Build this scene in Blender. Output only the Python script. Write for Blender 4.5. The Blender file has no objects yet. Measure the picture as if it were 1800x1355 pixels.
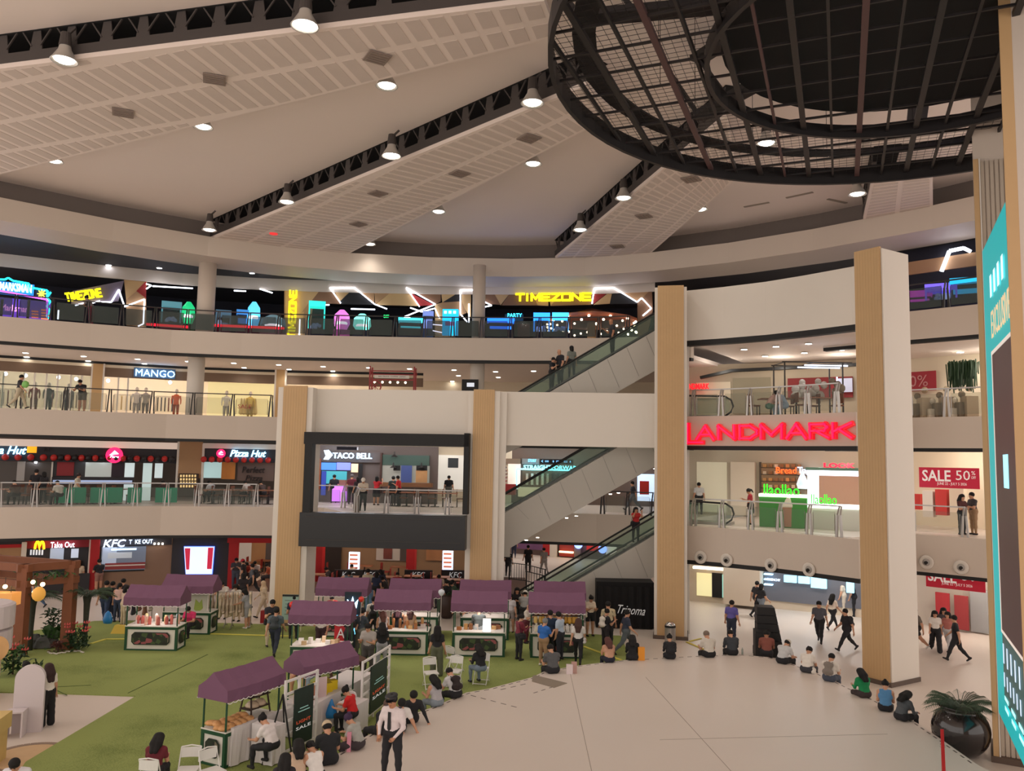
import bpy, math, random
import numpy as np
from mathutils import Vector, Matrix
random.seed(7)
SC = bpy.context.scene
COL = SC.collection
R = math.radians
# ------------------------------------------------------------------ camera, world, exposure
CAM = Vector((0, 0, 7.0)); FPX = 1420.0
PITCH = math.atan(130.5/1420.0); ROLL = 0.0185
_F = Vector((0, math.cos(PITCH), math.sin(PITCH)))
_U0 = Vector((0, -math.sin(PITCH), math.cos(PITCH))); _R0 = Vector((1, 0, 0))
_R = _R0*math.cos(ROLL) + _U0*math.sin(ROLL)
_U = _U0*math.cos(ROLL) - _R0*math.sin(ROLL)
cd = bpy.data.cameras.new('camera'); cam = bpy.data.objects.new('camera', cd); COL.objects.link(cam)
cd.sensor_width = 36.0; cd.lens = FPX*36.0/1800.0; cd.clip_end = 300
m = Matrix((_R, _U, -_F)).transposed().to_4x4(); m.translation = CAM
cam.matrix_world = m; SC.camera = cam
W0 = bpy.data.worlds.new('world'); SC.world = W0; W0.use_nodes = True
bg = W0.node_tree.nodes['Background']; bg.inputs[0].default_value = (1.0, 0.905, 0.84, 1); bg.inputs[1].default_value = 1.4
SC.view_settings.view_transform = 'Standard'; SC.view_settings.look = 'None'
SC.view_settings.gamma = 1; SC.view_settings.use_curve_mapping = False
SC.view_settings.exposure = 0.16
LAMP_W = 230; DOWN_W = 42
Z2, Z3, Z4, ZS, ZC = 4.4, 8.95, 13.2, 16.9, 18.9

def ray(px, py): return _F + _R*((px-900)/FPX) + _U*((677.5-py)/FPX)
def PZ(px, py, z):
    d = ray(px, py); t = (z-CAM.z)/d.z; return CAM + d*t
def PY(px, py, Y):
    d = ray(px, py); return CAM + d*(Y/d.y)
def hor(px): return 808 + .0185*(px-900)
# ------------------------------------------------------------------ materials
def lin(c): return tuple(((x/255)/12.92 if x/255 <= .04045 else ((x/255+.055)/1.055)**2.4) for x in c)
MATS = {}
def mat(name, rgb, rough=.6, metal=0, emit=0, var=0, scale=3.0, alpha=None, coat=0, bump=0):
    if name in MATS: return MATS[name]
    M = bpy.data.materials.new(name); M.use_nodes = True; nt = M.node_tree; b = nt.nodes['Principled BSDF']
    c = lin(rgb) + (1,)
    b.inputs['Base Color'].default_value = c; b.inputs['Roughness'].default_value = rough
    b.inputs['Metallic'].default_value = metal; b.inputs['Coat Weight'].default_value = coat
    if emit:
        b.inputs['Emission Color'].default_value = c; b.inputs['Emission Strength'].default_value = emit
    if var or bump:
        tc = nt.nodes.new('ShaderNodeTexCoord'); n = nt.nodes.new('ShaderNodeTexNoise'); n.inputs['Scale'].default_value = scale
        n.inputs['Detail'].default_value = 4; nt.links.new(tc.outputs['Object'], n.inputs['Vector'])
        if var:
            mx = nt.nodes.new('ShaderNodeMix'); mx.data_type = 'RGBA'
            mx.inputs['A'].default_value = tuple(max(0, v*(1-var)) for v in c[:3])+(1,)
            mx.inputs['B'].default_value = tuple(min(1, v*(1+var)) for v in c[:3])+(1,)
            nt.links.new(n.outputs['Fac'], mx.inputs['Factor']); nt.links.new(mx.outputs['Result'], b.inputs['Base Color'])
        if bump:
            bp = nt.nodes.new('ShaderNodeBump'); bp.inputs['Strength'].default_value = bump; bp.inputs['Distance'].default_value = .01
            nt.links.new(n.outputs['Fac'], bp.inputs['Height']); nt.links.new(bp.outputs['Normal'], b.inputs['Normal'])
    MATS[name] = M; return M
def glass(name, rgb, t):
    if name in MATS: return MATS[name]
    M = bpy.data.materials.new(name); M.use_nodes = True; nt = M.node_tree; nt.nodes.clear()
    o = nt.nodes.new('ShaderNodeOutputMaterial'); a = nt.nodes.new('ShaderNodeBsdfTransparent'); a.inputs[0].default_value = lin(rgb)+(1,)
    g = nt.nodes.new('ShaderNodeBsdfPrincipled'); g.inputs['Base Color'].default_value = lin((150, 165, 160))+(1,); g.inputs['Roughness'].default_value = .05
    x = nt.nodes.new('ShaderNodeMixShader'); x.inputs[0].default_value = t
    nt.links.new(a.outputs[0], x.inputs[1]); nt.links.new(g.outputs[0], x.inputs[2]); nt.links.new(x.outputs[0], o.inputs[0])
    MATS[name] = M; return M
def cmat(rgb, kind='cloth'):
    """plain cloth / plastic of one colour"""
    return mat('%s_%02x%02x%02x' % ((kind,)+tuple(rgb)), rgb, rough=.85 if kind == 'cloth' else .45, var=.12 if kind == 'cloth' else 0, scale=14)
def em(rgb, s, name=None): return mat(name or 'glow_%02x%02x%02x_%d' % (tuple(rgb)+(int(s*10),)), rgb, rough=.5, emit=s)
WHITE = mat('white_paint', (222, 214, 203), .55, var=.03, scale=.6)
PAINT = mat('beige_paint', (206, 192, 178), .6, var=.04, scale=.4)
CEILP = mat('ceiling_paint', (232, 218, 209), .75, var=.03, scale=.3)
WOOD = mat('pale_wood_laminate', (196, 160, 114), .5, var=.05, scale=1.5)
BLACK = mat('black_paint', (13, 13, 14), .6)
DARKC = mat('dark_ceiling', (40, 38, 44), .7, var=.2, scale=2)
CHAR = mat('charcoal_steel', (72, 66, 64), .5, metal=.2)
GREYP = mat('grey_recess', (120, 110, 104), .7)
ESCP = mat('escalator_cladding', (186, 180, 170), .45, metal=.15, var=.03, scale=.8)
STEEL = mat('brushed_steel', (168, 164, 160), .32, metal=.75)
CHROME = mat('chrome', (205, 205, 205), .15, metal=1)
DARKM = mat('dark_metal', (58, 55, 54), .45, metal=.4)
RUBB = mat('black_rubber', (18, 18, 19), .5)
RAILG = glass('rail_glass', (246, 246, 243), .08)
RAILD = glass('smoked_rail_glass', (190, 192, 194), .16)
SHOPG = glass('shop_glass', (235, 240, 238), .10)
FLOORM = mat('cream_tile', (212, 200, 189), .42, var=.03, scale=.35)
STAGE = mat('stage_tile', (214, 202, 192), .45, var=.04, scale=.3)
SKIN = [mat('skin_%d' % i, c, .6) for i, c in enumerate([(196, 146, 116), (178, 126, 94), (150, 102, 74), (214, 168, 138)])]
HAIRM = mat('black_hair', (17, 14, 13), .85, var=.2, scale=30)
HAIRB = mat('brown_hair', (62, 40, 34), .5, var=.2, scale=30)
HAIRG = mat('grey_hair', (128, 126, 124), .6, var=.2, scale=30)
PURPLE = mat('purple_canvas', (116, 77, 103), .8, var=.08, scale=2, bump=.3)
GREEN = mat('dark_green_steel', (18, 70, 42), .45)
LEAF = mat('leaf_green', (66, 100, 54), .5, var=.3, scale=5)
LEAFD = mat('dark_leaf', (44, 70, 42), .5, var=.3, scale=5)
def ribbed(name, rgb, scale, axis=0, depth=.35):
    M = mat(name, rgb, .55); nt = M.node_tree; b = nt.nodes['Principled BSDF']
    if len(nt.nodes) > 2: return M
    tc = nt.nodes.new('ShaderNodeTexCoord'); w = nt.nodes.new('ShaderNodeTexWave'); w.inputs['Scale'].default_value = scale
    w.bands_direction = 'XYZ'[axis]
    bp = nt.nodes.new('ShaderNodeBump'); bp.inputs['Strength'].default_value = depth; bp.inputs['Distance'].default_value = .02
    nt.links.new(tc.outputs['Object'], w.inputs['Vector']); nt.links.new(w.outputs['Fac'], bp.inputs['Height']); nt.links.new(bp.outputs['Normal'], b.inputs['Normal'])
    return M
def turf_mat():
    M = mat('artificial_turf', (98, 124, 54), .95); nt = M.node_tree; b = nt.nodes['Principled BSDF']
    tc = nt.nodes.new('ShaderNodeTexCoord'); n = nt.nodes.new('ShaderNodeTexNoise'); n.inputs['Scale'].default_value = 40
    n2 = nt.nodes.new('ShaderNodeTexNoise'); n2.inputs['Scale'].default_value = .5; n2.inputs['Detail'].default_value = 5
    ad = nt.nodes.new('ShaderNodeMath'); ad.operation = 'ADD'
    rp = nt.nodes.new('ShaderNodeValToRGB'); rp.color_ramp.elements[0].position = .7; rp.color_ramp.elements[1].position = 1.3 if False else 1.0
    rp.color_ramp.elements[0].color = lin((98, 112, 48))+(1,); rp.color_ramp.elements[1].color = lin((138, 150, 82))+(1,)
    for q in (n, n2): nt.links.new(tc.outputs['Object'], q.inputs['Vector'])
    nt.links.new(n.outputs['Fac'], ad.inputs[0]); nt.links.new(n2.outputs['Fac'], ad.inputs[1])
    nt.links.new(ad.outputs[0], rp.inputs[0]); nt.links.new(rp.outputs[0], b.inputs['Base Color'])
    return M
TURF = turf_mat()
# ------------------------------------------------------------------ mesh builder
class MB:
    def __init__(s): s.v = []; s.f = []; s.m = []
    def add(s, vs, fs, m=0):
        o = len(s.v); s.v += [tuple(v) for v in vs]; s.f += [tuple(i+o for i in f) for f in fs]; s.m += [m]*len(fs); return s
    def box(s, x, y, z, sx, sy, sz, rz=0, m=0):
        """centre x,y and BOTTOM z"""
        c, sn = math.cos(rz), math.sin(rz); vs = []
        for dz in (0, sz):
            for a, b in ((-1, -1), (1, -1), (1, 1), (-1, 1)):
                u, w = a*sx/2, b*sy/2; vs.append((x+u*c-w*sn, y+u*sn+w*c, z+dz))
        return s.add(vs, [(3, 2, 1, 0), (4, 5, 6, 7), (0, 1, 5, 4), (1, 2, 6, 5), (2, 3, 7, 6), (3, 0, 4, 7)], m)
    def bar(s, a, b, w, h=None, m=0, up=(0, 0, 1)):
        a, b = Vector(a), Vector(b); h = h or w; d = (b-a).normalized(); u = Vector(up)
        if abs(d.dot(u)) > .98: u = Vector((0, 1, 0))
        x = d.cross(u).normalized()*w/2; y = x.cross(d).normalized()*h/2
        vs = [p+sx*x+sy*y for p in (a, b) for sx, sy in ((-1, -1), (1, -1), (1, 1), (-1, 1))]
        return s.add(vs, [(0, 1, 2, 3), (7, 6, 5, 4), (4, 5, 1, 0), (5, 6, 2, 1), (6, 7, 3, 2), (7, 4, 0, 3)], m)
    def cyl(s, a, b, r0, r1=None, n=8, m=0, cap=True):
        a, b = Vector(a), Vector(b); r1 = r0 if r1 is None else r1; d = (b-a).normalized()
        u = Vector((0, 0, 1)) if abs(d.z) < .9 else Vector((1, 0, 0)); x = d.cross(u).normalized(); y = d.cross(x)
        vs = [p+(x*math.cos(6.28318*i/n)+y*math.sin(6.28318*i/n))*r for p, r in ((a, r0), (b, r1)) for i in range(n)]
        fs = [(i, (i+1) % n, n+(i+1) % n, n+i) for i in range(n)]
        if cap: fs += [tuple(range(n-1, -1, -1)), tuple(range(n, 2*n))]
        return s.add(vs, fs, m)
    def tube(s, pts, r, n=6, m=0):
        pts = [Vector(p) for p in pts]; vs = []; k = len(pts)
        rr = r if isinstance(r, (list, tuple)) else [r]*k
        for i, p in enumerate(pts):
            d = (pts[min(i+1, k-1)]-pts[max(i-1, 0)]).normalized(); u = Vector((0, 0, 1)) if abs(d.z) < .9 else Vector((1, 0, 0))
            x = d.cross(u).normalized(); y = d.cross(x)
            vs += [p+(x*math.cos(6.28318*j/n)+y*math.sin(6.28318*j/n))*rr[i] for j in range(n)]
        fs = [(i*n+j, i*n+(j+1) % n, (i+1)*n+(j+1) % n, (i+1)*n+j) for i in range(k-1) for j in range(n)]
        fs += [tuple(range(n-1, -1, -1)), tuple(range((k-1)*n, k*n))]
        return s.add(vs, fs, m)
    def lathe(s, prof, c=(0, 0, 0), n=16, m=0, sx=1, sy=1):
        vs = [(c[0]+r*math.cos(6.28318*i/n)*sx, c[1]+r*math.sin(6.28318*i/n)*sy, c[2]+z) for r, z in prof for i in range(n)]
        fs = [(j*n+i, j*n+(i+1) % n, (j+1)*n+(i+1) % n, (j+1)*n+i) for j in range(len(prof)-1) for i in range(n)]
        fs += [tuple(range(n-1, -1, -1)), tuple(range((len(prof)-1)*n, len(prof)*n))]
        return s.add(vs, fs, m)
    def ball(s, c, r, n=8, m=0, sx=1, sy=1, sz=1):
        k = max(4, n//2+1); pr = [(max(.001, r*math.sin(math.pi*j/k)), -r*math.cos(math.pi*j/k)*sz) for j in range(k+1)]
        return s.lathe(pr, c, n, m, sx, sy)
    def prism(s, poly, z0, z1, m=0):
        n = len(poly); vs = [(p[0], p[1], z0) for p in poly]+[(p[0], p[1], z1) for p in poly]
        a = sum(poly[i][0]*poly[(i+1) % n][1]-poly[(i+1) % n][0]*poly[i][1] for i in range(n))
        fs = [tuple(range(n-1, -1, -1)), tuple(range(n, 2*n))]+[(i, (i+1) % n, n+(i+1) % n, n+i) for i in range(n)]
        if a < 0: fs = [f[::-1] for f in fs]
        return s.add(vs, fs, m)
    def slab(s, pts, n, t, m=0):
        """planar polygon pts (3D) thickened by t along n"""
        n = Vector(n).normalized()*t; k = len(pts); pts = [Vector(p) for p in pts]
        return s.add(pts+[p+n for p in pts], [tuple(range(k-1, -1, -1)), tuple(range(k, 2*k))]+[(i, (i+1) % k, k+(i+1) % k, k+i) for i in range(k)], m)
    def mesh(s, name, mats, smooth=False):
        me = bpy.data.meshes.new(name); me.from_pydata(s.v, [], s.f)
        for q in mats: me.materials.append(q)
        if len(mats) > 1: me.polygons.foreach_set('material_index', s.m)
        if smooth: me.polygons.foreach_set('use_smooth', [True]*len(me.polygons))
        me.update(); return me
    def obj(s, name, mats, parent=None, smooth=False, world=False):
        if not isinstance(mats, (list, tuple)): mats = [mats]
        return put(name, s.mesh(name, mats, smooth), parent, world)
def put(name, me, parent=None, world=False):
    o = bpy.data.objects.new(name, me); COL.objects.link(o)
    if parent is not None:
        o.parent = parent; CHD.setdefault(parent.name, []).append(o)
        if world: o.matrix_parent_inverse = parent.matrix_basis.inverted()
    return o
def tag(o, label, cat, group=None, kind=None):
    if label: o['label'] = label
    if cat: o['category'] = cat
    if group: o['group'] = group
    if kind: o['kind'] = kind
    return o
def thing(name, label, cat, loc=(0, 0, 0), rz=0, group=None, kind=None, sc=1):
    o = bpy.data.objects.new(name, None); COL.objects.link(o); o.empty_display_size = .2
    o.matrix_basis = Matrix.Translation(Vector(loc)) @ Matrix.Rotation(rz, 4, 'Z') @ Matrix.Diagonal((sc, sc, sc, 1))
    return tag(o, label, cat, group, kind)
def struct(o, label=None, cat='structure'):
    o['kind'] = 'structure'
    if label: o['label'] = label
    o['category'] = cat
    return o
CHD = {}
def copy_tree(o, loc, rz=0, label=None, group=None, sc=1):
    def cp(q, par):
        c = q.copy(); COL.objects.link(c)
        if par is not None: c.parent = par; CHD.setdefault(par.name, []).append(c)
        for k in CHD.get(q.name, []): cp(k, c)
        return c
    c = cp(o, None)
    c.matrix_basis = Matrix.Translation(Vector(loc)) @ Matrix.Rotation(rz, 4, 'Z') @ Matrix.Diagonal((sc, sc, sc, 1))
    if label: c['label'] = label
    if group: c['group'] = group
    return c
# ------------------------------------------------------------------ text
_TX = {}
def text_mesh(s, w, h, mats, ext=.04, shear=0, bold=0, spacing=1.0):
    cu = bpy.data.curves.new('t', 'FONT'); cu.body = s; cu.extrude = ext; cu.offset = bold; cu.shear = shear; cu.space_character = spacing; cu.resolution_u = 2
    cu.align_x = 'LEFT'; o = bpy.data.objects.new('t', cu)
    me = bpy.data.meshes.new_from_object(o); bpy.data.objects.remove(o); bpy.data.curves.remove(cu)
    n = len(me.vertices); a = np.empty(n*3, dtype=np.float32); me.vertices.foreach_get('co', a); a = a.reshape(-1, 3)
    mn, mx = a.min(0), a.max(0); sx = w/(mx[0]-mn[0]); sy = h/(mx[1]-mn[1]) if h else sx
    a[:, 0] = (a[:, 0]-(mn[0]+mx[0])/2)*sx; a[:, 1] = (a[:, 1]-mn[1])*sy
    me.vertices.foreach_set('co', a.ravel()); me.materials.clear(); me.materials.append(mats); me.name = 'lettering'
    return me
def frame3(p, t, up=(0, 0, 1)):
    """matrix: local x along t, local y up, local z = normal toward viewer"""
    t = Vector(t).normalized(); up = Vector(up); n = t.cross(up).normalized(); up = n.cross(t).normalized()
    M = Matrix((t, up, n)).transposed().to_4x4(); M.translation = Vector(p); return M
def text(name, s, p, t, w, h, M, parent=None, up=(0, 0, 1), **k):
    st = k.pop('st', 0); me = strokes(s, w, h, st, M, k.get('ext', .04)) if st else text_mesh(s, w, h, M, **k)
    o = bpy.data.objects.new(name, me); COL.objects.link(o)
    mt = frame3(p, t, up)
    if parent is not None:
        o.parent = parent; CHD.setdefault(parent.name, []).append(o); o.matrix_basis = parent.matrix_basis.inverted() @ mt
    else: o.matrix_basis = mt
    return o
_G = {'T': [(0, 1, 1, 1), (.5, 0, .5, 1)], 'I': [(.5, 0, .5, 1)], 'M': [(0, 0, 0, 1), (0, 1, .5, .25), (.5, .25, 1, 1), (1, 1, 1, 0)], 'E': [(0, 0, 0, 1), (0, 0, 1, 0), (0, .5, .9, .5), (0, 1, 1, 1)], 'Z': [(0, 1, 1, 1), (1, 1, 0, 0), (0, 0, 1, 0)],
 'O': [(0, .1, 0, .9), (0, 1, 1, 1), (1, .9, 1, .1), (1, 0, 0, 0)], 'N': [(0, 0, 0, 1), (0, 1, 1, 0), (1, 0, 1, 1)], 'L': [(0, 1, 0, 0), (0, 0, 1, 0)], 'A': [(0, 0, .5, 1), (.5, 1, 1, 0), (.22, .35, .78, .35)], 'D': [(0, 0, 0, 1), (0, 1, .6, 1), (.6, 1, 1, .65), (1, .65, 1, .35), (1, .35, .6, 0), (.6, 0, 0, 0)],
 'R': [(0, 0, 0, 1), (0, 1, .8, 1), (.8, 1, .95, .78), (.95, .78, .8, .5), (.8, .5, 0, .5), (.35, .5, 1, 0)], 'K': [(0, 0, 0, 1), (0, .4, 1, 1), (.35, .6, 1, 0)]}
def strokes(s, w, h, th, M, ext=.05, gap=.28):
    """heavy sign letters built from strokes, centred on x, standing on y=0, facing +z"""
    mb = MB(); ws = [.0 if c == 'I' else 1 for c in s]; cw = (w-th)/(sum(ws)+gap*(len(s)-1)+.25*s.count('I')); x = -w/2+th/2; H = h-th
    for c in s:
        k = cw if c != 'I' else cw*.25
        for x0, y0, x1, y1 in _G[c]:
            a = Vector((x+x0*k, th/2+y0*H, 0)); b = Vector((x+x1*k, th/2+y1*H, 0)); d = (b-a).normalized()*th*.5; mb.bar(a-d, b+d, ext*2, th)
        x += k+gap*cw+(.15*cw if c == 'I' else 0)
    return mb.mesh('lettering', [M])
# ------------------------------------------------------------------ plan curves
class Curve:
    def __init__(s, pts): s.p = [Vector((p[0], p[1])) for p in pts]
    def off(s, d):
        out = []; n = len(s.p)
        for i in range(n):
            t = (s.p[min(i+1, n-1)]-s.p[max(i-1, 0)]).normalized(); out.append(s.p[i]+Vector((-t.y, t.x))*d)
        return Curve(out)
    def on(s, px, py):
        """the point of the vertical wall over this curve that the eye sees through pixel px,py, and the wall's direction there"""
        d = ray(px, py); h = Vector((d.x, d.y)); best = None; n = len(s.p)
        for i in range(n-1):
            a, b = s.p[i], s.p[i+1]; e = b-a; det = h.x*(-e.y)+h.y*e.x
            if abs(det) < 1e-9: continue
            t = (a.x*(-e.y)+a.y*e.x)/det; u = (h.x*a.y-h.y*a.x)/det
            lo = -9 if i == 0 else -1e-4; hi = 9 if i == n-2 else 1.0001
            if t > 0 and lo <= u <= hi and (best is None or t < best[0]): best = (t, e.normalized())
        t, e = best; return CAM+d*t, Vector((e.x, e.y, 0))
    def seg(s, px0, px1, step=1.0):
        """points of the curve between two picture columns"""
        a, b = s.on(px0, 806)[0], s.on(px1, 806)[0]; out = [Vector((a.x, a.y))]
        for p in s.p:
            if a.x+.05 < p.x < b.x-.05: out.append(p.copy())
        out.append(Vector((b.x, b.y))); return Curve(out)
    def resample(s, step):
        out = [s.p[0].copy()]; acc = 0
        for i in range(len(s.p)-1):
            a, b = s.p[i], s.p[i+1]; L = (b-a).length; q = step-acc
            while q <= L: out.append(a+(b-a)*(q/L)); q += step
            acc = (acc+L) % step
        return Curve(out)
def strip(mb, c, z0, z1, th, m=0):
    """wall along curve c, from c outward by th"""
    o = c.off(th); n = len(c.p)
    vs = [(p.x, p.y, z) for q, z in ((c, z0), (o, z0), (o, z1), (c, z1)) for p in q.p]
    fs = []
    for i in range(n-1):
        for k in range(4): a, b = k*n, ((k+1) % 4)*n; fs.append((a+i, a+i+1, b+i+1, b+i))
    fs += [(0, n, 2*n, 3*n), (n-1, 4*n-1, 3*n-1, 2*n-1)]
    return mb.add(vs, [f[::-1] for f in fs], m)
def panel(mb, S, x0, y0, x1, y1, th=.06, m=0, out=0.0):
    """slab on wall S covering picture box x0,y0 - x1,y1; stands out of the wall by th towards the hall"""
    xm = (x0+x1)/2
    a = S.on(x0, (y0+y1)/2)[0]; b = S.on(x1, (y0+y1)/2)[0]; z1 = S.on(xm, y0)[0].z; z0 = S.on(xm, y1)[0].z
    t = Vector((b.x-a.x, b.y-a.y, 0)); n = Vector((t.y, -t.x, 0)).normalized(); a = a+n*out; b = b+n*out
    return mb.slab([(a.x, a.y, z0), (a.x, a.y, z1), (b.x, b.y, z1), (b.x, b.y, z0)], n, th, m)
def poly_on(mb, S, pts, th=.05, m=0, out=0.0):
    P = [S.on(*p)[0] for p in pts]; t = P[0]-P[1]
    n = (P[1]-P[0]).cross(P[2]-P[0]).normalized()
    if n.y > 0: n = -n; P = P[::-1]
    P = [p+n*out for p in P]
    P = P[::-1]
    return mb.slab(P, n, th, m)
def wtext(name, s, S, x0, y0, x1, y1, M, parent=None, out=.1, **k):
    a = S.on(x0, y1)[0]; b = S.on(x1, y1)[0]; c = (a+b)/2; t = Vector((b.x-a.x, b.y-a.y, 0)); n = Vector((t.y, -t.x, 0)).normalized()
    z1 = S.on((x0+x1)/2, y0)[0].z; z0 = S.on((x0+x1)/2, y1)[0].z
    return text(name, s, Vector((c.x, c.y, z0))+n*out, t, t.length, z1-z0, M, parent, **k)
def sign(name, label, s, S, x0, y0, x1, y1, M, **k):
    o = wtext(name, s, S, x0, y0, x1, y1, M, **k); return tag(o, label, 'sign')
# ------------------------------------------------------------------ bodies (signed distance field -> one continuous mesh)
def nets(prims, res, cuts=None, k=.03):
    P = np.array([[*a, *b] for a, b, *_ in prims]); rr = max(max(q[2], q[3]) for q in prims)+.04
    lo = np.minimum(P[:, :3].min(0), P[:, 3:].min(0))-rr; hi = np.maximum(P[:, :3].max(0), P[:, 3:].max(0))+rr
    n = np.ceil((hi-lo)/res).astype(int)+1
    ax = [lo[i]+res*np.arange(n[i]) for i in range(3)]; F = np.full(n, 1.0, dtype=np.float32)
    def dist(X, Y, Z, a, b, ra, rb):
        a = np.array(a, float); b = np.array(b, float); d = b-a; L = max(d.dot(d), 1e-9)
        t = np.clip(((X-a[0])*d[0]+(Y-a[1])*d[1]+(Z-a[2])*d[2])/L, 0, 1)
        return np.sqrt((X-a[0]-t*d[0])**2+(Y-a[1]-t*d[1])**2+(Z-a[2]-t*d[2])**2)-(ra+(rb-ra)*t)
    for q in prims:
        a, b, ra, rb = q[:4]; m = max(ra, rb)+.07; s = []
        for i in range(3):
            l = int(max(0, (min(a[i], b[i])-m-lo[i])//res)); h = int(min(n[i], (max(a[i], b[i])+m-lo[i])//res+2)); s.append(slice(l, h))
        X, Y, Z = np.meshgrid(ax[0][s[0]], ax[1][s[1]], ax[2][s[2]], indexing='ij', sparse=True)
        d = dist(X, Y, Z, a, b, ra, rb); f = F[tuple(s)]; kk = q[5] if len(q) > 5 else k
        h = np.clip(.5+.5*(f-d)/kk, 0, 1); F[tuple(s)] = f*(1-h)+d*h-kk*h*(1-h)
    if cuts:
        X, Y, Z = np.meshgrid(*ax, indexing='ij', sparse=True)
        for c in cuts: F = np.maximum(F, c(X, Y, Z))
    S = F < 0
    C = np.zeros(tuple(np.array(F.shape)-1), int); off = [(i, j, l) for i in (0, 1) for j in (0, 1) for l in (0, 1)]
    def sub(A, o): return A[o[0]:A.shape[0]-1+o[0], o[1]:A.shape[1]-1+o[1], o[2]:A.shape[2]-1+o[2]]
    for o in off: C += sub(S, o)
    idx = np.argwhere((C > 0) & (C < 8)); num = -np.ones(C.shape, int); num[tuple(idx.T)] = np.arange(len(idx))
    acc = np.zeros((len(idx), 3)); cnt = np.zeros(len(idx))
    for i in range(8):
        for j in range(i+1, 8):
            oi, oj = np.array(off[i]), np.array(off[j])
            if abs(oi-oj).sum() != 1: continue
            fi = F[tuple((idx+oi).T)]; fj = F[tuple((idx+oj).T)]; mk = (fi < 0) != (fj < 0)
            t = np.where(mk, fi/np.where(mk, fi-fj, 1), 0)[:, None]
            acc += np.where(mk[:, None], oi+(oj-oi)*t, 0); cnt += mk
    V = lo+(idx+acc/cnt[:, None])*res
    Q = []
    for a in range(3):
        o1, o2 = [(1, 2), (2, 0), (0, 1)][a]
        sl0 = [slice(None)]*3; sl1 = [slice(None)]*3; sl0[a] = slice(0, -1); sl1[a] = slice(1, None)
        E = S[tuple(sl0)] != S[tuple(sl1)]; e = np.argwhere(E)
        e = e[(e[:, o1] > 0) & (e[:, o2] > 0) & (e[:, o1] < C.shape[o1]) & (e[:, o2] < C.shape[o2])]
        d1 = np.zeros(3, int); d1[o1] = 1; d2 = np.zeros(3, int); d2[o2] = 1
        q = np.stack([num[tuple((e-d1-d2).T)], num[tuple((e-d2).T)], num[tuple(e.T)], num[tuple((e-d1).T)]], 1)
        ins = S[tuple(e.T)]; q[~ins] = q[~ins][:, ::-1]; Q.append(q)
    Q = np.concatenate(Q); Q = Q[(Q >= 0).all(1)]
    cen = V[Q].mean(1); best = np.full(len(cen), 9.0); tg = np.zeros(len(cen), int)
    for q in prims:
        d = dist(cen[:, 0], cen[:, 1], cen[:, 2], *q[:4]); mk = d < best; best[mk] = d[mk]; tg[mk] = q[4]
    return V, Q, tg
def to_mesh(name, V, Q, tg, nm=7, extra=None):
    me = bpy.data.meshes.new(name); vs = V.tolist(); fs = Q.tolist(); tg = tg.tolist()
    if extra:
        o = len(vs); vs += [tuple(v) for v in extra.v]; fs += [tuple(i+o for i in f) for f in extra.f]; tg += [0]*len(extra.f)
    me.from_pydata(vs, [], fs)
    for i in range(nm): me.materials.append(None)
    me.polygons.foreach_set('material_index', tg); me.polygons.foreach_set('use_smooth', [True]*len(fs)); me.update(); return me
# pose: hip height, lean, thigh (flex, spread) L/R, knee L/R, arm (flex, out) L/R, elbow L/R, forearm inward, head down
D_ = dict(hip=.93, lean=3, thL=(0, 4), thR=(0, 4), knL=2, knR=2, arL=(2, 12), arR=(2, 12), elL=12, elR=12, inn=0, hd=8, bend=0)
POSES = {
 'stand': {}, 'walk': dict(hip=.90, thL=(24, 2), knL=6, thR=(-16, 2), knR=26, arL=(-20, 10), arR=(24, 8), elL=16, elR=24),
 'stride': dict(hip=.87, thL=(34, 2), knL=8, thR=(-24, 2), knR=22, arL=(-22, 10), arR=(20, 8), elL=20, elR=30),
 'phone': dict(arL=(20, 8), arR=(26, 8), elL=88, elR=92, inn=24, hd=26), 'one': dict(arL=(4, 10), arR=(28, 8), elR=96, inn=18, hd=18),
 'reach': dict(lean=14, arL=(40, 8), arR=(50, 6), elL=40, elR=38, hd=20), 'lean': dict(lean=26, hip=.91, arL=(48, 10), arR=(48, 10), elL=60, elR=62, inn=20, hd=10),
 'photo': dict(arL=(70, 10), arR=(74, 8), elL=84, elR=84, inn=20, hd=0), 'cross': dict(arL=(22, 12), arR=(22, 12), elL=92, elR=92, inn=62, hd=5),
 'guard': dict(hip=.925, lean=2, thL=(2, 9), thR=(2, 9), arL=(12, 18), arR=(12, 18), elL=34, elR=34, inn=42, hd=16),
 'sit': dict(hip=.10, sit=1, lean=16, thL=(84, 8), thR=(84, 8), knL=88, knR=88, arL=(28, 8), arR=(28, 8), elL=72, elR=78, inn=22, hd=30),
 'sit2': dict(hip=.10, sit=1, lean=26, thL=(80, 14), thR=(88, 12), knL=80, knR=94, arL=(40, 10), arR=(34, 10), elL=50, elR=60, inn=24, hd=34),
 'sitback': dict(hip=.10, sit=1, lean=-14, thL=(80, 12), thR=(84, 12), knL=60, knR=70, arL=(-32, 18), arR=(-30, 20), elL=2, elR=2, hd=-2),
 'floor': dict(hip=.10, sit=1, lean=22, thL=(96, 40), thR=(92, 44), knL=112, knR=116, arL=(36, 10), arR=(34, 10), elL=76, elR=78, inn=26, hd=32),
 'side': dict(hip=.10, sit=1, lean=8, thL=(70, 10), thR=(76, 16), knL=20, knR=50, arL=(-20, 16), arR=(30, 8), elL=4, elR=80, inn=12, hd=20),
}
_BODY = {}; _HAIR = {}
def rotx(v, a): c, s = math.cos(a), math.sin(a); return Vector((v[0], v[1]*c-v[2]*s, v[1]*s+v[2]*c))
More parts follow.
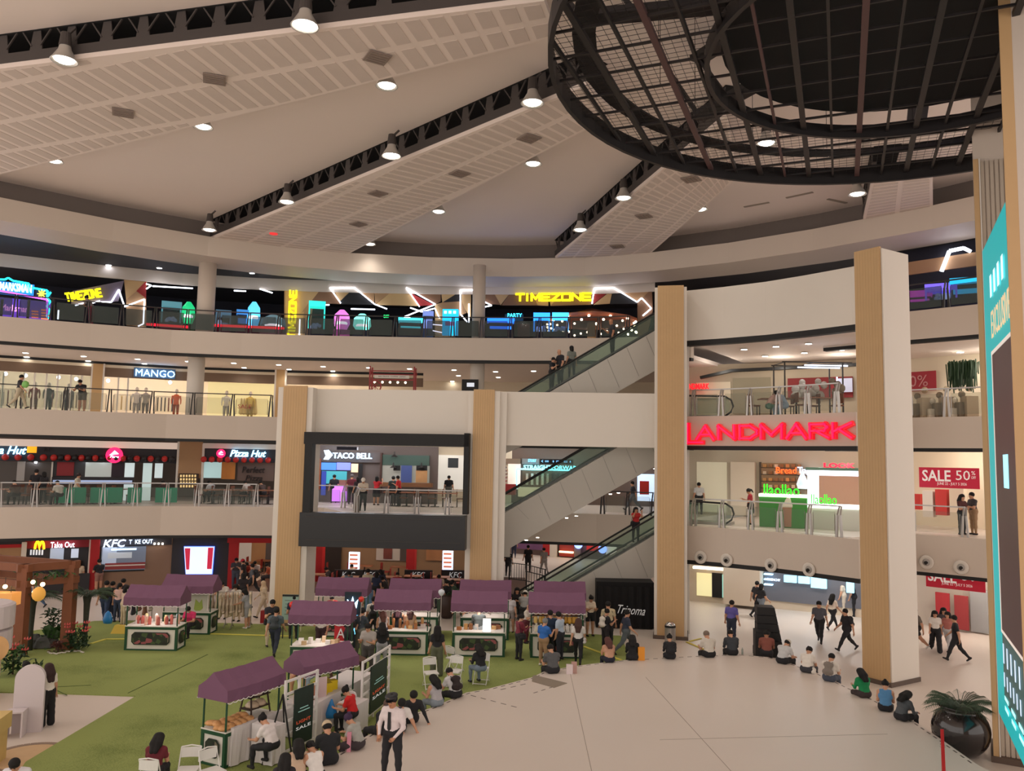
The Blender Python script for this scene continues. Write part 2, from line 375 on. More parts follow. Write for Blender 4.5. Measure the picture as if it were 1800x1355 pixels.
def body(pose, cloth, fem, res):
    key = (pose, cloth, fem, res)
    if key in _BODY: return _BODY[key]
    p = dict(D_); p.update(POSES[pose]); pr = []; A = pr.append
    hw = .085 if not fem else .088; sw = .19 if not fem else .166; bt = 1.13 if not fem else 1.02
    H = Vector((0, 0, p['hip']+(.0 if p.get('sit') else 0))); ln = -R(p['lean'])
    def T(x, y, z, f=1.0): return H+rotx((x, y, z), ln*f)
    sp = .5 if p['lean'] > 12 else .8
    # torso
    A((T(-hw, 0, .0), T(hw, 0, 0), .112*bt+.008, .112*bt+.008, 4)); A((T(-.055, .01, .13, sp), T(.055, .01, .13, sp), .098*bt, .098*bt, 1))
    A((T(-.05, .012, .18, sp), T(.05, .012, .18, sp), .1*bt, .1*bt, 1)); A((T(-.08, .01, .29, .9), T(.08, .01, .29, .9), .108*bt, .108*bt, 1))
    A((T(-.105, 0, .39), T(.105, 0, .39), .088*bt, .088*bt, 1)); A((T(-.05, .0, .07, sp), T(.05, 0, .07, sp), .112*bt, .112*bt, 1))
    if fem: A((T(-.06, .075, .30, .95), T(.06, .075, .30, .95), .052, .052, 1))
    nk = T(0, -.005, .46); hc = nk+rotx((0, .015, .155), ln-R(p['hd'])*.8)
    A((T(0, -.01, .43), nk+(hc-nk)*.45, .062*bt, .054*bt, 0))
    M = Matrix.Rotation(ln-R(p['hd']), 4, 'X'); M.translation = hc
    def Hd(x, y, z): return M @ Vector((x, y, z))
    A((Hd(0, -.018, .032), Hd(0, .004, -.015), .092, .082, 0)); A((Hd(0, .03, -.055), Hd(0, .045, -.078), .052, .042, 0))
    A((Hd(0, .088, .0), Hd(0, .104, -.026), .011, .015, 0, .01)); A((Hd(.084, -.01, -.005), Hd(.086, -.016, -.03), .014, .012, 0, .01)); A((Hd(-.084, -.01, -.005), Hd(-.086, -.016, -.03), .014, .012, 0, .01))
    # arms
    hands = MB()
    for sd, ar, el in ((-1, p['arL'], p['elL']), (1, p['arR'], p['elR'])):
        S = T(sd*sw, -.01, .395)
        def dr(fl, out): f, o = R(fl), R(out); return rotx((sd*math.sin(o), math.sin(f)*math.cos(o), -math.cos(f)*math.cos(o)), ln*.5)
        d1 = dr(ar[0], ar[1]); E = S+d1*.28; inn = p['inn']
        d2 = dr(ar[0]+el, ar[1]-inn if el > 1 else ar[1]); W = E+d2*.245
        m1 = S+d1*.15
        A((T(sd*(sw-.04), -.005, .40), S, .062*bt, .06*bt, 1)); A((S, m1, .062*bt, .058*bt, 2)); A((m1, E, .044*bt, .039*bt, 3)); A((E, W, .039*bt, .027, 3))
        nrm = d2.cross(Vector((sd, 0, 0)));  nrm = nrm.normalized() if nrm.length > .1 else Vector((0, 0, 1)); tb = nrm.cross(d2).normalized()
        pc = W+d2*.05; A((W+d2*.015-tb*.012, pc+d2*.02-tb*.02, .022, .02, 0, .012)); A((W+d2*.015+tb*.012, pc+d2*.02+tb*.022, .022, .02, 0, .012))
        for q in range(4):
            o = (q-1.5)*.019; b0 = pc+d2*.012+tb*o; L = (.062, .076, .08, .07)[q]; b1 = b0+(d2*.9+nrm*.3).normalized()*L*.55; b2 = b1+(d2*.6+nrm*.8).normalized()*L*.5
            hands.tube([b0, b1, b2], [.009, .0085, .006], 5)
        s2 = tb*(1 if tb.x*sd < 0 else -1); b0 = W+d2*.03+s2*.02; b1 = b0+(d2*.6+s2*.8).normalized()*.038; hands.tube([b0, b1, b1+(d2*.95+s2*.1+nrm*.2).normalized()*.032], [.012, .010, .007], 5)
    # legs
    wide = cloth in ('wide', 'robe'); srt = cloth in ('shorts', 'skirt')
    for sd, th, kn in ((-1, p['thL'], p['knL']), (1, p['thR'], p['knR'])):
        h = H+Vector((sd*hw, 0, -.01)); f, o = R(th[0]), R(th[1]); d1 = Vector((sd*math.sin(o), math.sin(f)*math.cos(o), -math.cos(f)*math.cos(o)))
        K = h+d1*.425; g = R(th[0]-kn); o2 = o*.3 if not p.get('sit') else (-o*.9 if kn > 100 else o*.1); d2 = Vector((sd*math.sin(o2), math.sin(g)*math.cos(o2), -math.cos(g)*math.cos(o2)))
        N = K+d2*.40; mk = h+d1*.27
        A((h, mk, .1*bt+(.012 if wide else 0), .082*bt+(.02 if wide else 0), 4)); A((mk, K, .078*bt+(.025 if wide else 0), .062*bt+(.035 if wide else 0), 5 if srt else 4))
        A((K, K+d2*.16, .06*bt+(.036 if wide else 0), .06*bt+(.036 if wide else 0), 5)); A((K+d2*.16, N, .058*bt+(.036 if wide else 0), .042+(.06 if wide else 0), 5))
        up = -d2; fw = Vector((0, 1, 0))-d2*Vector((0, 1, 0)).dot(d2); fw = fw.normalized() if fw.length > .3 else Vector((0, 0, 1))
        if p.get('sit') and kn > 100: fw = (fw*.5+Vector((-sd*.8, 0, -.1))).normalized()
        B = N+d2*.042; A((B-fw*.035, B+fw*.13, .042, .032, 6, .015))
        if cloth == 'skirt': A((h+d1*.02, h+d1*.30, .115, .135, 4, .09))
        if cloth in ('long', 'robe'): A((h, K, .12, .13, 4, .09)); A((K, N, .13, .15, 4, .09))
    z0 = 0
    if not p.get('sit'):
        z0 = min(min(q[0].z-q[2], q[1].z-q[3]) for q in pr if q[4] == 6)
    else: z0 = H.z-.118
    sh = Vector((0, 0, -z0)); pr = [(q[0]+sh, q[1]+sh)+q[2:] for q in pr]; hands.v = [(a, b, c-z0) for a, b, c in hands.v]; M.translation = hc+sh
    V, Q, tg = nets(pr, res); me = to_mesh('body', V, Q, tg, 7, hands)
    Mt = Matrix.Rotation(ln, 4, 'X'); Mt.translation = H+sh
    _BODY[key] = (me, M, Mt); return _BODY[key]
def hair(st):
    if st in _HAIR: return _HAIR[st]
    cap = [((0, -.022, .035), (0, -.005, .015), .106, .096, 0)]
    cut = [lambda x, y, z: (y+.1)*.75-.1-z]
    zc = (0, 0, 0)
    if st == 'short': pr = cap
    elif st == 'long': pr = cap+[((-.03, -.05, .03), (-.05, -.10, -.16), .09, .09, 0), ((.03, -.05, .03), (.05, -.10, -.16), .09, .09, 0), ((-.04, -.10, -.16), (-.04, -.12, -.34), .08, .05, 0), ((.04, -.10, -.16), (.04, -.12, -.34), .08, .05, 0), ((.07, -.02, 0), (.075, -.02, -.17), .035, .03, 0), ((-.07, -.02, 0), (-.075, -.02, -.17), .035, .03, 0)]; cut = [lambda x, y, z: np.minimum((y+.1)*.75-.1-z, y-.03+0*z)]
    elif st == 'bob': pr = cap+[((0, -.05, .03), (0, -.06, -.10), .098, .09, 0), ((.07, -.02, 0), (.07, -.02, -.1), .035, .03, 0), ((-.07, -.02, 0), (-.07, -.02, -.1), .035, .03, 0)]; cut = [lambda x, y, z: np.minimum((y+.1)*.75-.1-z, y-.03+0*z)]
    elif st == 'bun': pr = cap+[((0, -.11, .075), (0, -.12, .08), .045, .045, 0, .01)]
    elif st == 'pony': pr = cap+[((0, -.10, .05), (0, -.15, .0), .035, .035, 0, .01), ((0, -.15, .0), (0, -.16, -.24), .036, .02, 0, .02)]
    elif st == 'cap': pr = [((0, -.015, .045), (0, -.005, .03), .108, .108, 0)]; cut = [lambda x, y, z: (.01+(y+.1)*.12)-z]; pr = pr+[]
    elif st == 'hijab': pr = [((0, -.02, .03), (0, -.01, -.04), .115, .11, 0), ((0, -.01, -.1), (0, -.0, -.22), .115, .17, 0)]; cut = [lambda x, y, z: .068-np.sqrt(x*x+(y-.10)**2+(z+.005)**2)]
    else: pr = cap
    V, Q, tg = nets(pr, .014, cut, .02); mb = None
    if st == 'cap':
        mb = MB(); pts = [(math.sin(a)*.085, .06+math.cos(a)*.115) for a in [R(x) for x in range(-80, 81, 20)]]; mb.prism(pts, .035, .045)
    me = to_mesh('hair', V, Q, tg, 1, mb); _HAIR[st] = me; return me
def face_mesh():
    if 'f' in _HAIR: return _HAIR['f'], _HAIR['m']
    e = MB()
    for s in (-1, 1): e.ball((s*.034, .078, .008), .011, 6, sx=1.3, sy=.7, sz=.6); e.box(s*.034, .084, .026, .036, .008, .006)
    m_ = MB(); m_.box(0, .089, -.058, .042, .01, .009)
    _HAIR['f'] = e.mesh('eyes', [mat('eye_dark', (30, 22, 20), .3)]); _HAIR['m'] = m_.mesh('mouth', [mat('lips', (150, 86, 76), .5)]); return _HAIR['f'], _HAIR['m']
def bag_mesh(kind):
    if kind in _HAIR: return _HAIR[kind]
    if kind == 'backpack':
        pr = [((-.08, -.17, .36), (.08, -.17, .36), .075, .075, 0), ((-.09, -.18, .14), (.09, -.18, .14), .085, .085, 0), ((0, -.18, .36), (0, -.18, .14), .1, .11, 0), ((-.05, -.26, .16), (.05, -.26, .16), .05, .05, 0)]
        mb = MB()
        for s in (-1, 1): mb.tube([(s*.09, -.12, .44), (s*.105, .03, .475), (s*.12, .115, .36), (s*.13, .09, .2), (s*.12, -.1, .13)], .014, 5)
        V, Q, t = nets(pr, .025); me = to_mesh('backpack', V, Q, t, 1, mb)
    elif kind == 'shoulder_bag':
        pr = [((.2, -.02, .02), (.22, .10, .02), .05, .05, 0), ((.21, -.03, -.08), (.23, .11, -.08), .055, .055, 0), ((.21, .04, .02), (.22, .04, -.08), .06, .06, 0)]
        mb = MB(); mb.tube([(.21, -.03, .03), (.12, -.10, .4), (.09, .0, .485), (.12, .1, .38), (.22, .1, .03)], .01, 5)
        V, Q, t = nets(pr, .022); me = to_mesh('shoulder_bag', V, Q, t, 1, mb)
    elif kind == 'mask':
        mb = MB(); mb.ball((0, .068, -.045), .05, 8, sx=1.05, sy=.7, sz=.85); me = mb.mesh('face_mask', [None], True)
    elif kind == 'apron':
        mb = MB(); mb.box(0, .125, -.25, .3, .02, .5); me = mb.mesh('apron', [None])
    _HAIR[kind] = me; return me
def person(px, py, z, face, pose, cloth, hr, top, bot, H, label, shoe=(40, 38, 40), sleeve=None, arm=0, leg=None, skin=0, res=.024, hairc=None, bag=None, group=None, Y=None, near=False, name='person'):
    """px,py: picture column/row of the feet (or of the seat for someone sitting) on the level z"""
    fem = hr in ('long', 'bun', 'pony', 'bob', 'hijab')
    me, Mh, Mt = body(pose, cloth, fem, res)
    p = PZ(px, py, z) if Y is None else Vector((PY(px, py, Y).x, Y, z if z is not None else PY(px, py, Y).z))
    sc = H/1.70
    e = thing(name, label, 'person', p, R(face), group, sc=sc)
    b = put('body', me, e); sk = SKIN[skin]; tm = cmat(top); bm = cmat(bot)
    ms = [sk, tm, tm if arm < 3 else sk, tm if arm in (1,) else sk, bm, bm if cloth not in ('shorts', 'skirt', 'short') else sk, cmat(shoe)]
    if arm == 2: ms[2] = tm
    if leg: ms[5] = cmat(leg)
    for i, q in enumerate(ms): b.material_slots[i].link = 'OBJECT'; b.material_slots[i].material = q
    def child(nm, mesh, M, mm):
        c = put(nm, mesh, e); c.matrix_basis = M
        if mm is not None: c.material_slots[0].link = 'OBJECT'; c.material_slots[0].material = mm
        return c
    hm = cmat(hairc) if hairc else HAIRM
    if hr == 'cap':
        child('cap', hair('cap'), Mh, cmat(hairc or (30, 30, 34))); c = child('hair', hair('short'), Mh @ Matrix.Translation((0, 0, -.012)) @ Matrix.Diagonal((.96, .96, .96, 1)), HAIRM)
    elif hr != 'bald': child('headscarf' if hr == 'hijab' else 'hair', hair(hr), Mh, hm)
    f, mo = face_mesh(); child('eyes', f, Mh, None); child('mouth', mo, Mh, None)
    for bg_ in (bag or []):
        k, c = bg_; child(k, bag_mesh(k), Mh if k == 'mask' else Mt, cmat(c))
    return e
# ------------------------------------------------------------------ plan of the hall
K = Curve([(-30, 31.5), (-24, 37), (-20.5, 38.8), (-17.2, 40.3), (-13.9, 41.0), (-12, 41.2), (-8.8, 41.3), (-4.4, 41.3), (0, 41.0), (4.3, 40.4), (7.5, 39.3), (10.5, 37.2), (13.3, 34.6), (15.8, 31.9), (17.4, 30.4), (19, 28.8), (23, 24.5)])
BAY = Curve([(7.3, 33.9), (8.7, 33.0), (10.1, 31.9), (11.2, 30.7), (12.4, 29.2), (12.9, 28.4)])
PORT = Curve([(-9.75, 34.2), (6.0, 33.1)])
UP = Curve([(-29, 27), (-22.3, 34.1), (-18.9, 37.2), (-15.4, 39.8), (-12, 41.5), (-8.7, 42.6), (-4.5, 43.2), (-.1, 43.2), (3.8, 42.6), (7.3, 41.2), (10.6, 39.2), (13.8, 36.6), (17.4, 32.9), (19.5, 30.3), (23, 25.5)])
BACK = Curve([(6.0, 43.4), (10.0, 41.8), (14.5, 39.5), (22, 35)])
# ground
mb = MB(); mb.box(0, 28, -.4, 84, 76, .4); fl = struct(mb.obj('floor', FLOORM), 'cream tiled ground floor of the mall hall', 'floor')
mb = MB()
def zline(pts, z): return [PZ(x, y, z) for x, y in pts]
edge_px = [(470, 1420), (520, 1372), (560, 1345), (600, 1321), (650, 1290), (700, 1264), (760, 1243), (820, 1217), (860, 1210), (936, 1190), (956, 1180), (1013, 1170), (1046, 1166), (1098, 1160), (1160, 1156), (1230, 1152), (1300, 1150), (1350, 1155), (1397, 1168), (1440, 1184), (1481, 1203), (1540, 1231), (1613, 1271), (1650, 1296), (1720, 1345)]
edge = zline(edge_px, .45)
poly = [(p.x, p.y) for p in edge]+[(14, 2), (-3, 1)]
mb.prism(poly, 0, .45); st = struct(mb.obj('floor_stage', STAGE), 'raised cream tiled round stage in the foreground', 'stage')
# joints of the stage: thin dark lines let into its surface, and its mosaic edge
mb = MB()
for a, b in (((1135, 1190), (1285, 1355)), ((1160, 1300), (1560, 1290)), ((1000, 1172), (1040, 1355))):
    p, q = PZ(*a, .451), PZ(*b, .451); mb.bar(p, q, .012, .004)
mb.obj('stage_joint', mat('joint_grey', (150, 138, 126), .8), st)['kind'] = 'stuff'
mb = MB(); c = Curve([(p.x, p.y) for p in edge]).off(-.09).resample(.16)
for i, p in enumerate(c.p[:-1]):
    q = c.p[i+1]
    if i % 2 == 0: mb.bar((p.x, p.y, .452), (q.x, q.y, .452), .035, .004)
for a, b in (((828, 1222), (908, 1243)), ((880, 1212), (932, 1200)), ((938, 1218), (985, 1203))):
    pa, pb = PZ(*a, .452), PZ(*b, .452); L = (pb-pa).length; n_ = int(L/.17); d = (pb-pa)/n_
    for i in range(0, n_, 2): mb.bar(pa+d*i, pa+d*(i+1), .03, .004)
mb.obj('edge_tile', mat('edge_tile_dark', (84, 76, 70), .6), st)['kind'] = 'stuff'
mb = MB(); q = zline([(936, 1189), (940, 1187), (997, 1201), (974, 1209), (935, 1198)], .45); mb.prism([(p.x, p.y) for p in q], .45, .462)
tag(mb.obj('floor_mat', mat('mat_grey', (138, 126, 112), .9)), 'flat grey brown floor mat lying at the stage edge beside the turf', 'mat')
# artificial turf
L1 = zline([(-260, 1400), (-200, 1225), (95, 1219), (239, 1224), (45, 1340), (-60, 1400)], .012)
out = zline([(-60, 1500), (45, 1340), (239, 1224), (95, 1219), (-60, 1216), (-60, 1140), (46, 1111), (166, 1092), (224, 1091), (480, 1098), (700, 1108), (1000, 1112), (1054, 1116), (1092, 1118), (1104, 1150)], .012)
o2 = [(p.x, p.y) for p in out]
ed2 = Curve([(p.x, p.y) for p in edge[:14]]).p[::-1]
poly = o2+[(p.x, p.y-.02) for p in ed2]+[(-4.5, 10.5)]
import mathutils
tess = mathutils.geometry.tessellate_polygon([[Vector((x, y, 0)) for x, y in poly]])
mb = MB(); mb.add([(x, y, .03) for x, y in poly], [tuple(t) for t in tess]); n_ = len(poly)
mb.add([(x, y, .03) for x, y in poly]+[(x, y, .0) for x, y in poly], [(i, (i+1) % n_, n_+(i+1) % n_, n_+i) for i in range(n_)])
tag(mb.obj('artificial_turf', TURF), 'green artificial turf laid over the hall floor under the market stalls', 'turf')
for a, b, l in (((160, 1131), (186, 1123), 'left'), ((186, 1123), (228, 1123), 'stall'), ((345, 1113), (515, 1118), 'middle'), ((1026, 1136), (1092, 1160), 'right')):
    mb = MB(); mb.bar(PZ(*a, .045), PZ(*b, .045), .12, .02)
    tag(mb.obj('cable_cover', mat('tape_yellow', (214, 206, 90), .7)), {'left': 'short yellow cable cover on the turf beside the red flowers', 'stall': 'yellow cable cover on the turf running up to the leftmost stall', 'middle': 'long yellow cable cover on the turf in front of the clothes racks', 'right': 'yellow cable cover on the turf beside the rightmost stall'}[l], 'cable cover')
mb = MB()
for a, b in (((0, 1165), (118, 1222)), ((225, 1218), (365, 1150)), ((100, 1207), (160, 1204))): mb.bar(PZ(*a, .034), PZ(*b, .034), .03, .006)
mb.obj('turf_seam', mat('turf_seam_dark', (70, 88, 38), 1))['kind'] = 'stuff'
# floor slabs with fascias: left/centre ring
def level(z, zb, nm, c0, c1, lab, depth=16, curve=K, trim=.14):
    c = curve.seg(c0, c1); r = MB(); strip(r, c, zb, z, .35)
    o = struct(r.obj('wall_'+nm, PAINT), lab, 'balcony front')
    t = MB(); strip(t, c.off(.02), zb-trim, zb, .3); t.obj('black_trim', BLACK, o)  # black trim strip below the balcony front
    f = MB(); strip(f, (curve.seg(c0, 1486) if curve is BAY else c).off(.34), z-.3, z+(.012 if curve is BAY else (.006 if c0 < 0 else 0)), depth); struct(f.obj('floor_'+nm, FLOORM), lab.replace('balcony front', 'floor slab'), 'floor')
    return c
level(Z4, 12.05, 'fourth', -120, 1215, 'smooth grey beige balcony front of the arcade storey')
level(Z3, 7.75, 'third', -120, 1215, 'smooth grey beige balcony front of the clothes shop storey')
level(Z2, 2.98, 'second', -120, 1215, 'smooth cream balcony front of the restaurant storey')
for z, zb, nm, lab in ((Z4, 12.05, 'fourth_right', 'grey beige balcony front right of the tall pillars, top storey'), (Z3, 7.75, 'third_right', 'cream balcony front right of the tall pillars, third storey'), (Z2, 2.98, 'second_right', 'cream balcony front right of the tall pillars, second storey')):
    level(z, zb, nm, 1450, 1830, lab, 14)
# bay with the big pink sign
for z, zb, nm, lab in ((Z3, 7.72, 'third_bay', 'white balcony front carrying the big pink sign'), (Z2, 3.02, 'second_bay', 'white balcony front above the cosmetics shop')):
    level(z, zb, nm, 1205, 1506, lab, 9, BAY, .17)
mb = MB(); c = BAY.seg(1205, 1508); strip(mb, c, 12.15, 14.3, .3); o = struct(mb.obj('wall_bay_top', WHITE), 'tall curved white wall band joining the two tallest pillars', 'wall band')
mb = MB(); strip(mb, c, 11.93, 12.15, .34); mb.obj('black_trim', BLACK, o)  # black trim strip along the lower edge of the band
# soffits under the storeys
def soffit(z, c0, c1, nm, lab, M, depth, curve=K, th=.2):
    mb = MB(); strip(mb, curve.seg(c0, c1).off(.36), z, z+th, depth); return struct(mb.obj('ceiling_'+nm, M), lab, 'ceiling')
soffit(12.0, -120, 1215, 'third', 'white ceiling over the clothes shop walkway', CEILP, 15)
soffit(7.9, -120, 1215, 'second', 'white ceiling over the restaurant walkway', CEILP, 15)
soffit(7.9, 1500, 1830, 'second_right', 'white ceiling over the second storey walkway, right', CEILP, 14)
soffit(12.0, 1500, 1830, 'third_right', 'white ceiling over the third storey walkway, right', CEILP, 14)
soffit(3.1, -120, 1215, 'ground', 'ceiling over the ground floor restaurants', CEILP, 15)
soffit(3.1, 1500, 1830, 'ground_right', 'ceiling over the ground floor walkway, right', CEILP, 14)
mb = MB(); strip(mb, UP.seg(-150, 1830).off(.5), ZS+.25, ZS+.4, 16); struct(mb.obj('ceiling_arcade', DARKC), 'near black ceiling over the arcade storey', 'ceiling')
for z, nm, lab in ((12.13, 'bay_third', 'white ceiling inside the bay above the pink sign'), (7.85, 'bay_second', 'white ceiling inside the bay above the frozen yogurt kiosk'), (3.07, 'bay_ground', 'white ceiling of the cosmetics shop')):
    mb = MB(); strip(mb, BAY.seg(1205, 1486).off(.4), z, z+.15, 11); struct(mb.obj('ceiling_'+nm, CEILP), lab, 'ceiling')
# upper fascia beam under the hall ceiling
mb = MB(); strip(mb, UP.seg(-150, 1830), ZS, 17.9, .5); o = struct(mb.obj('wall_ceiling_beam', PAINT), 'long curved beige beam under the edge of the hall ceiling', 'beam')
mb = MB(); strip(mb, UP.seg(-150, 1830).off(.5), ZS, ZS+.15, 2.2); mb.obj('beam_underside', PAINT, o)
mb = MB(); strip(mb, UP.seg(-150, 1830).off(1.0), 17.8, ZC+.3, .2); struct(mb.obj('wall_ceiling_recess', GREYP), 'grey recessed band between curved beam and ceiling', 'wall')
# hall ceiling : a flat field with a round opening
CX, CY = 8.4, 15.9
n = 192; ringp = [(CX+5.0*math.cos(2*math.pi*i/n), CY+5.0*math.sin(2*math.pi*i/n)) for i in range(n)]
outp = []
for i in range(n):
    a = 2*math.pi*i/n; outp.append((CX+46*math.cos(a), CY+46*math.sin(a)))
# clip the outer ring to just behind the beam
def clipout(i):
    a = 2*math.pi*i/n; d = Vector((math.cos(a), math.sin(a))); c = UP.off(1.3); r = 60 if i in range(0, 1) else 38
    for j in range(len(c.p)-1):
        p, q = c.p[j], c.p[j+1]; e = q-p; det = -d.x*e.y+d.y*e.x
        if abs(det) < 1e-6: continue
        w = p-Vector((CX, CY)); t = (w.x*(-e.y)+e.x*w.y)/det; u = (d.x*w.y-d.y*w.x)/det
        if -.001 <= u <= 1.001 and t > 0: r = t; break
    return (CX+r*d.x, CY+r*d.y)
outp = [clipout(i) for i in range(n)]
mb = MB(); vs = [(x, y, ZC) for x, y in ringp]+[(x, y, ZC) for x, y in outp]+[(x, y, ZC+.25) for x, y in ringp]+[(x, y, ZC+.25) for x, y in outp]
mb.add(vs, [(i, (i+1) % n, n+(i+1) % n, n+i) for i in range(n)]+[(2*n+i, 3*n+i, 3*n+(i+1) % n, 2*n+(i+1) % n) for i in range(n)]+[(i, 2*n+i, 2*n+(i+1) % n, (i+1) % n) for i in range(n)])
HC = struct(mb.obj('ceiling', CEILP), 'broad flat beige ceiling of the hall', 'ceiling')
mb = MB(); mb.box(CX, CY, ZC+3.2, 14, 14, .3)
for a in range(12):
    t = a*math.pi/6; mb.bar((CX+5.2*math.cos(t), CY+5.2*math.sin(t), ZC+1.6), (CX+5.2*math.cos(t+.5236), CY+5.2*math.sin(t+.5236), ZC+1.6), .1, 3.4)
struct(mb.obj('ceiling_void', mat('void_black', (14, 13, 14), .9)), 'black void above the round opening in the ceiling', 'ceiling')
# perforated drop panels
PATCH = mat('perforated_board', (204, 189, 179), .85, var=.05, scale=2)
TRIMP = mat('drop_panel_board', (228, 213, 203), .7)
def P2(*p): return Vector(p[0])if len(p) == 1 else Vector(p)
DROPS = {
 'second from the left': [(-15.5, 40.3), (-9.0, 42.8), (3.1, 24.5), (2.0, 22.6)],
 'leftmost, above the camera side': [(-24.5, 24.7), (-22.5, 32.2), (1.0, 19.9), (.6, 18.3)],
 'third from the left': [(2.2, 42.9), (7.1, 41.6), (8.45, 30.0), (6.6, 24.5)],
 'rightmost, short': [(15.4, 34.9), (17.5, 33.0), (15.2, 28.6), (13.3, 29.2)]}
nrow = {'second from the left': (4, 46, 2), 'leftmost, above the camera side': (4, 42, 2), 'third from the left': (5, 34, 2), 'rightmost, short': (2, 14, 2)}
patch_n = 0
DZ = 17.88
for nm, q in DROPS.items():
    q = [Vector((x, y)) for x, y in q]; mb = MB(); mb.prism([(p.x, p.y) for p in q], DZ, DZ+.16)
    cx = sum((p for p in q), Vector((0, 0)))/4
    e = struct(mb.obj('ceiling_drop_panel', TRIMP), 'dropped perforated ceiling panel, '+nm, 'ceiling panel')
    # grid of perforated fields
    rows, colsN, _ = nrow[nm]; W0_ = (q[1]-q[0]).length; W1 = (q[2]-q[3]).length; fld = W0_/rows
    for j in range(colsN):
        t0 = (j+.12)/colsN; t1 = (j+.80)/colsN
        a0, b0 = q[0].lerp(q[3], t0), q[1].lerp(q[2], t0); a1, b1 = q[0].lerp(q[3], t1), q[1].lerp(q[2], t1)
        w = (b0-a0).length; w1_ = (b1-a1).length; u = (b0-a0)/w; u1 = (b1-a1)/w1_; m0 = (a0+b0)/2; m1 = (a1+b1)/2
        k = rows
        for i in range(k):
            lo = (i-k/2)*fld+fld*.07; hi = lo+fld*.86
            def cl(v, ww): return max(-ww/2+.12, min(ww/2-.12, v))
            l0, h0, l1, h1 = cl(lo, w), cl(hi, w), cl(lo, w1_), cl(hi, w1_)
            if h0-l0 < .12 or h1-l1 < .12: continue
            pb = MB(); pb.prism([tuple(m0+u*l0), tuple(m0+u*h0), tuple(m1+u1*h1), tuple(m1+u1*l1)], DZ-.012, DZ+.004)
            pb.obj('perforated_field', PATCH, e)
    # slot edge: dark box girder with gusset plates along the near long side (q0-q3)
    gb = MB(); a, b = q[0], q[3]; d = (b-a).normalized(); nn = Vector((d.y, -d.x))
    if (a+nn-cx).length < (a-cx).length: nn = -nn
    a2, b2 = a+nn*.02, b+nn*.02
    gb.prism([tuple(a2), tuple(b2), tuple(b2-nn*.15), tuple(a2-nn*.15)], DZ+.14, DZ+.42)
    g = struct(gb.obj('slot_girder', CHAR), 'dark steel girder in the ceiling slot beside the drop panel, '+nm, 'girder')
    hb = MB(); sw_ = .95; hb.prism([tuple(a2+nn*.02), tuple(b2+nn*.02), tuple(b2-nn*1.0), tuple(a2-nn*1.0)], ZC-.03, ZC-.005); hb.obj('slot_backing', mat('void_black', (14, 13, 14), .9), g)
    L = (b-a).length; n_ = int(L/1.15)
    for i in range(n_):
        p = a2+d*(i+.5)*L/n_-nn*.02; wb = MB()
        wb.slab([(p.x-d.x*.22, p.y-d.y*.22, DZ+.4), (p.x+d.x*.22, p.y+d.y*.22, DZ+.4), (p.x+d.x*.12, p.y+d.y*.12, ZC), (p.x-d.x*.12, p.y-d.y*.12, ZC)], (-nn.x, -nn.y, 0), .03)
        for s in (-1, 1): wb.bar((p.x+d.x*.15*s, p.y+d.y*.15*s, DZ+.55), (p.x+d.x*.5*s, p.y+d.y*.5*s, ZC), .04, .04)
        wb.obj('gusset_plate', CHAR, g)
# air grilles on the drop panels
grb = MB(); grb.box(0, 0, -.03, .62, .62, .03); 
for i in range(5): grb.box(0, -.24+i*.12, -.05, .5, .05, .02)
gm = grb.mesh('air_grille', [mat('grille_dark', (140, 124, 114), .7)])
for i, (x, y, l) in enumerate([(377, 139, 'square air grille on the leftmost drop panel, middle one'), (216, 198, 'square air grille on the leftmost drop panel, lowest one'), (663, 101, 'square air grille on the leftmost drop panel near the bright lamp'), (930, 243, 'square air grille on the second drop panel, topmost'), (808, 305, 'square air grille on the second drop panel, second from the top'), (664, 340, 'square air grille on the second drop panel, third from the top'), (630, 394, 'square air grille on the second drop panel, lowest'), (1215, 315, 'square air grille on the third drop panel, topmost'), (1132, 380, 'square air grille on the third drop panel, middle'), (1085, 433, 'square air grille on the third drop panel, lowest')]):
    o = put('air_grille', gm); o.matrix_basis = Matrix.Translation(PZ(x, y, DZ-.03)) @ Matrix.Rotation(R(20+i*5), 4, 'Z'); tag(o, l, 'grille', 'air grilles in the ceiling')
mb = MB(); mb.cyl((0, 0, -.05), (0, 0, 0), .2, .2, 12); o = mb.obj('warning_light', em((200, 40, 40), 1.2)); o.location = PZ(481, 410, DZ); tag(o, 'small red round light on the second ceiling drop panel', 'light')
for i, (a, b) in enumerate([((1308, 364), (1352, 356)), ((1382, 348), (1429, 338)), ((1455, 350), (1488, 357))]):
    mb = MB(); mb.bar(PZ(*a, ZC-.02), PZ(*b, ZC-.02), .14, .03); tag(mb.obj('slot_vent', mat('vent_grey', (150, 138, 126), .7)), 'narrow slot vent in the ceiling below the black ring, '+('leftmost', 'middle', 'rightmost')[i], 'vent')
# ------------------------------------------------------------------ hanging black mesh ring
RZ = 15.6; RC = Vector((8.45, 15.7, RZ)); RO, RI = 7.8, 4.5
BK = mat('ring_black_steel', (34, 30, 31), .5, metal=.2); BKR = mat('ring_red_brown', (78, 52, 52), .55)  # black for the ring, reddish brown for a few of its grid beams
ring = thing('ceiling_ring', 'huge round black steel grid ring hanging under the ceiling', 'ceiling ring', RC)
def circ(r, z, n=64): return [(r*math.cos(2*math.pi*i/n), r*math.sin(2*math.pi*i/n), z) for i in range(n+1)]
for r_, nm, h in ((RO, 'outer_rim', .5), (RI, 'inner_rim', .34)):
    mb = MB(); c = circ(r_, 0)
    for i in range(64): mb.bar(c[i], c[i+1], .1, h)
    mb.obj(nm, BK, ring)
mb = MB(); c = circ(RO-.7, .45)
for i in range(64): mb.bar(c[i], c[i+1], .5, .05)
mb.obj('rim_plate', BK, ring)
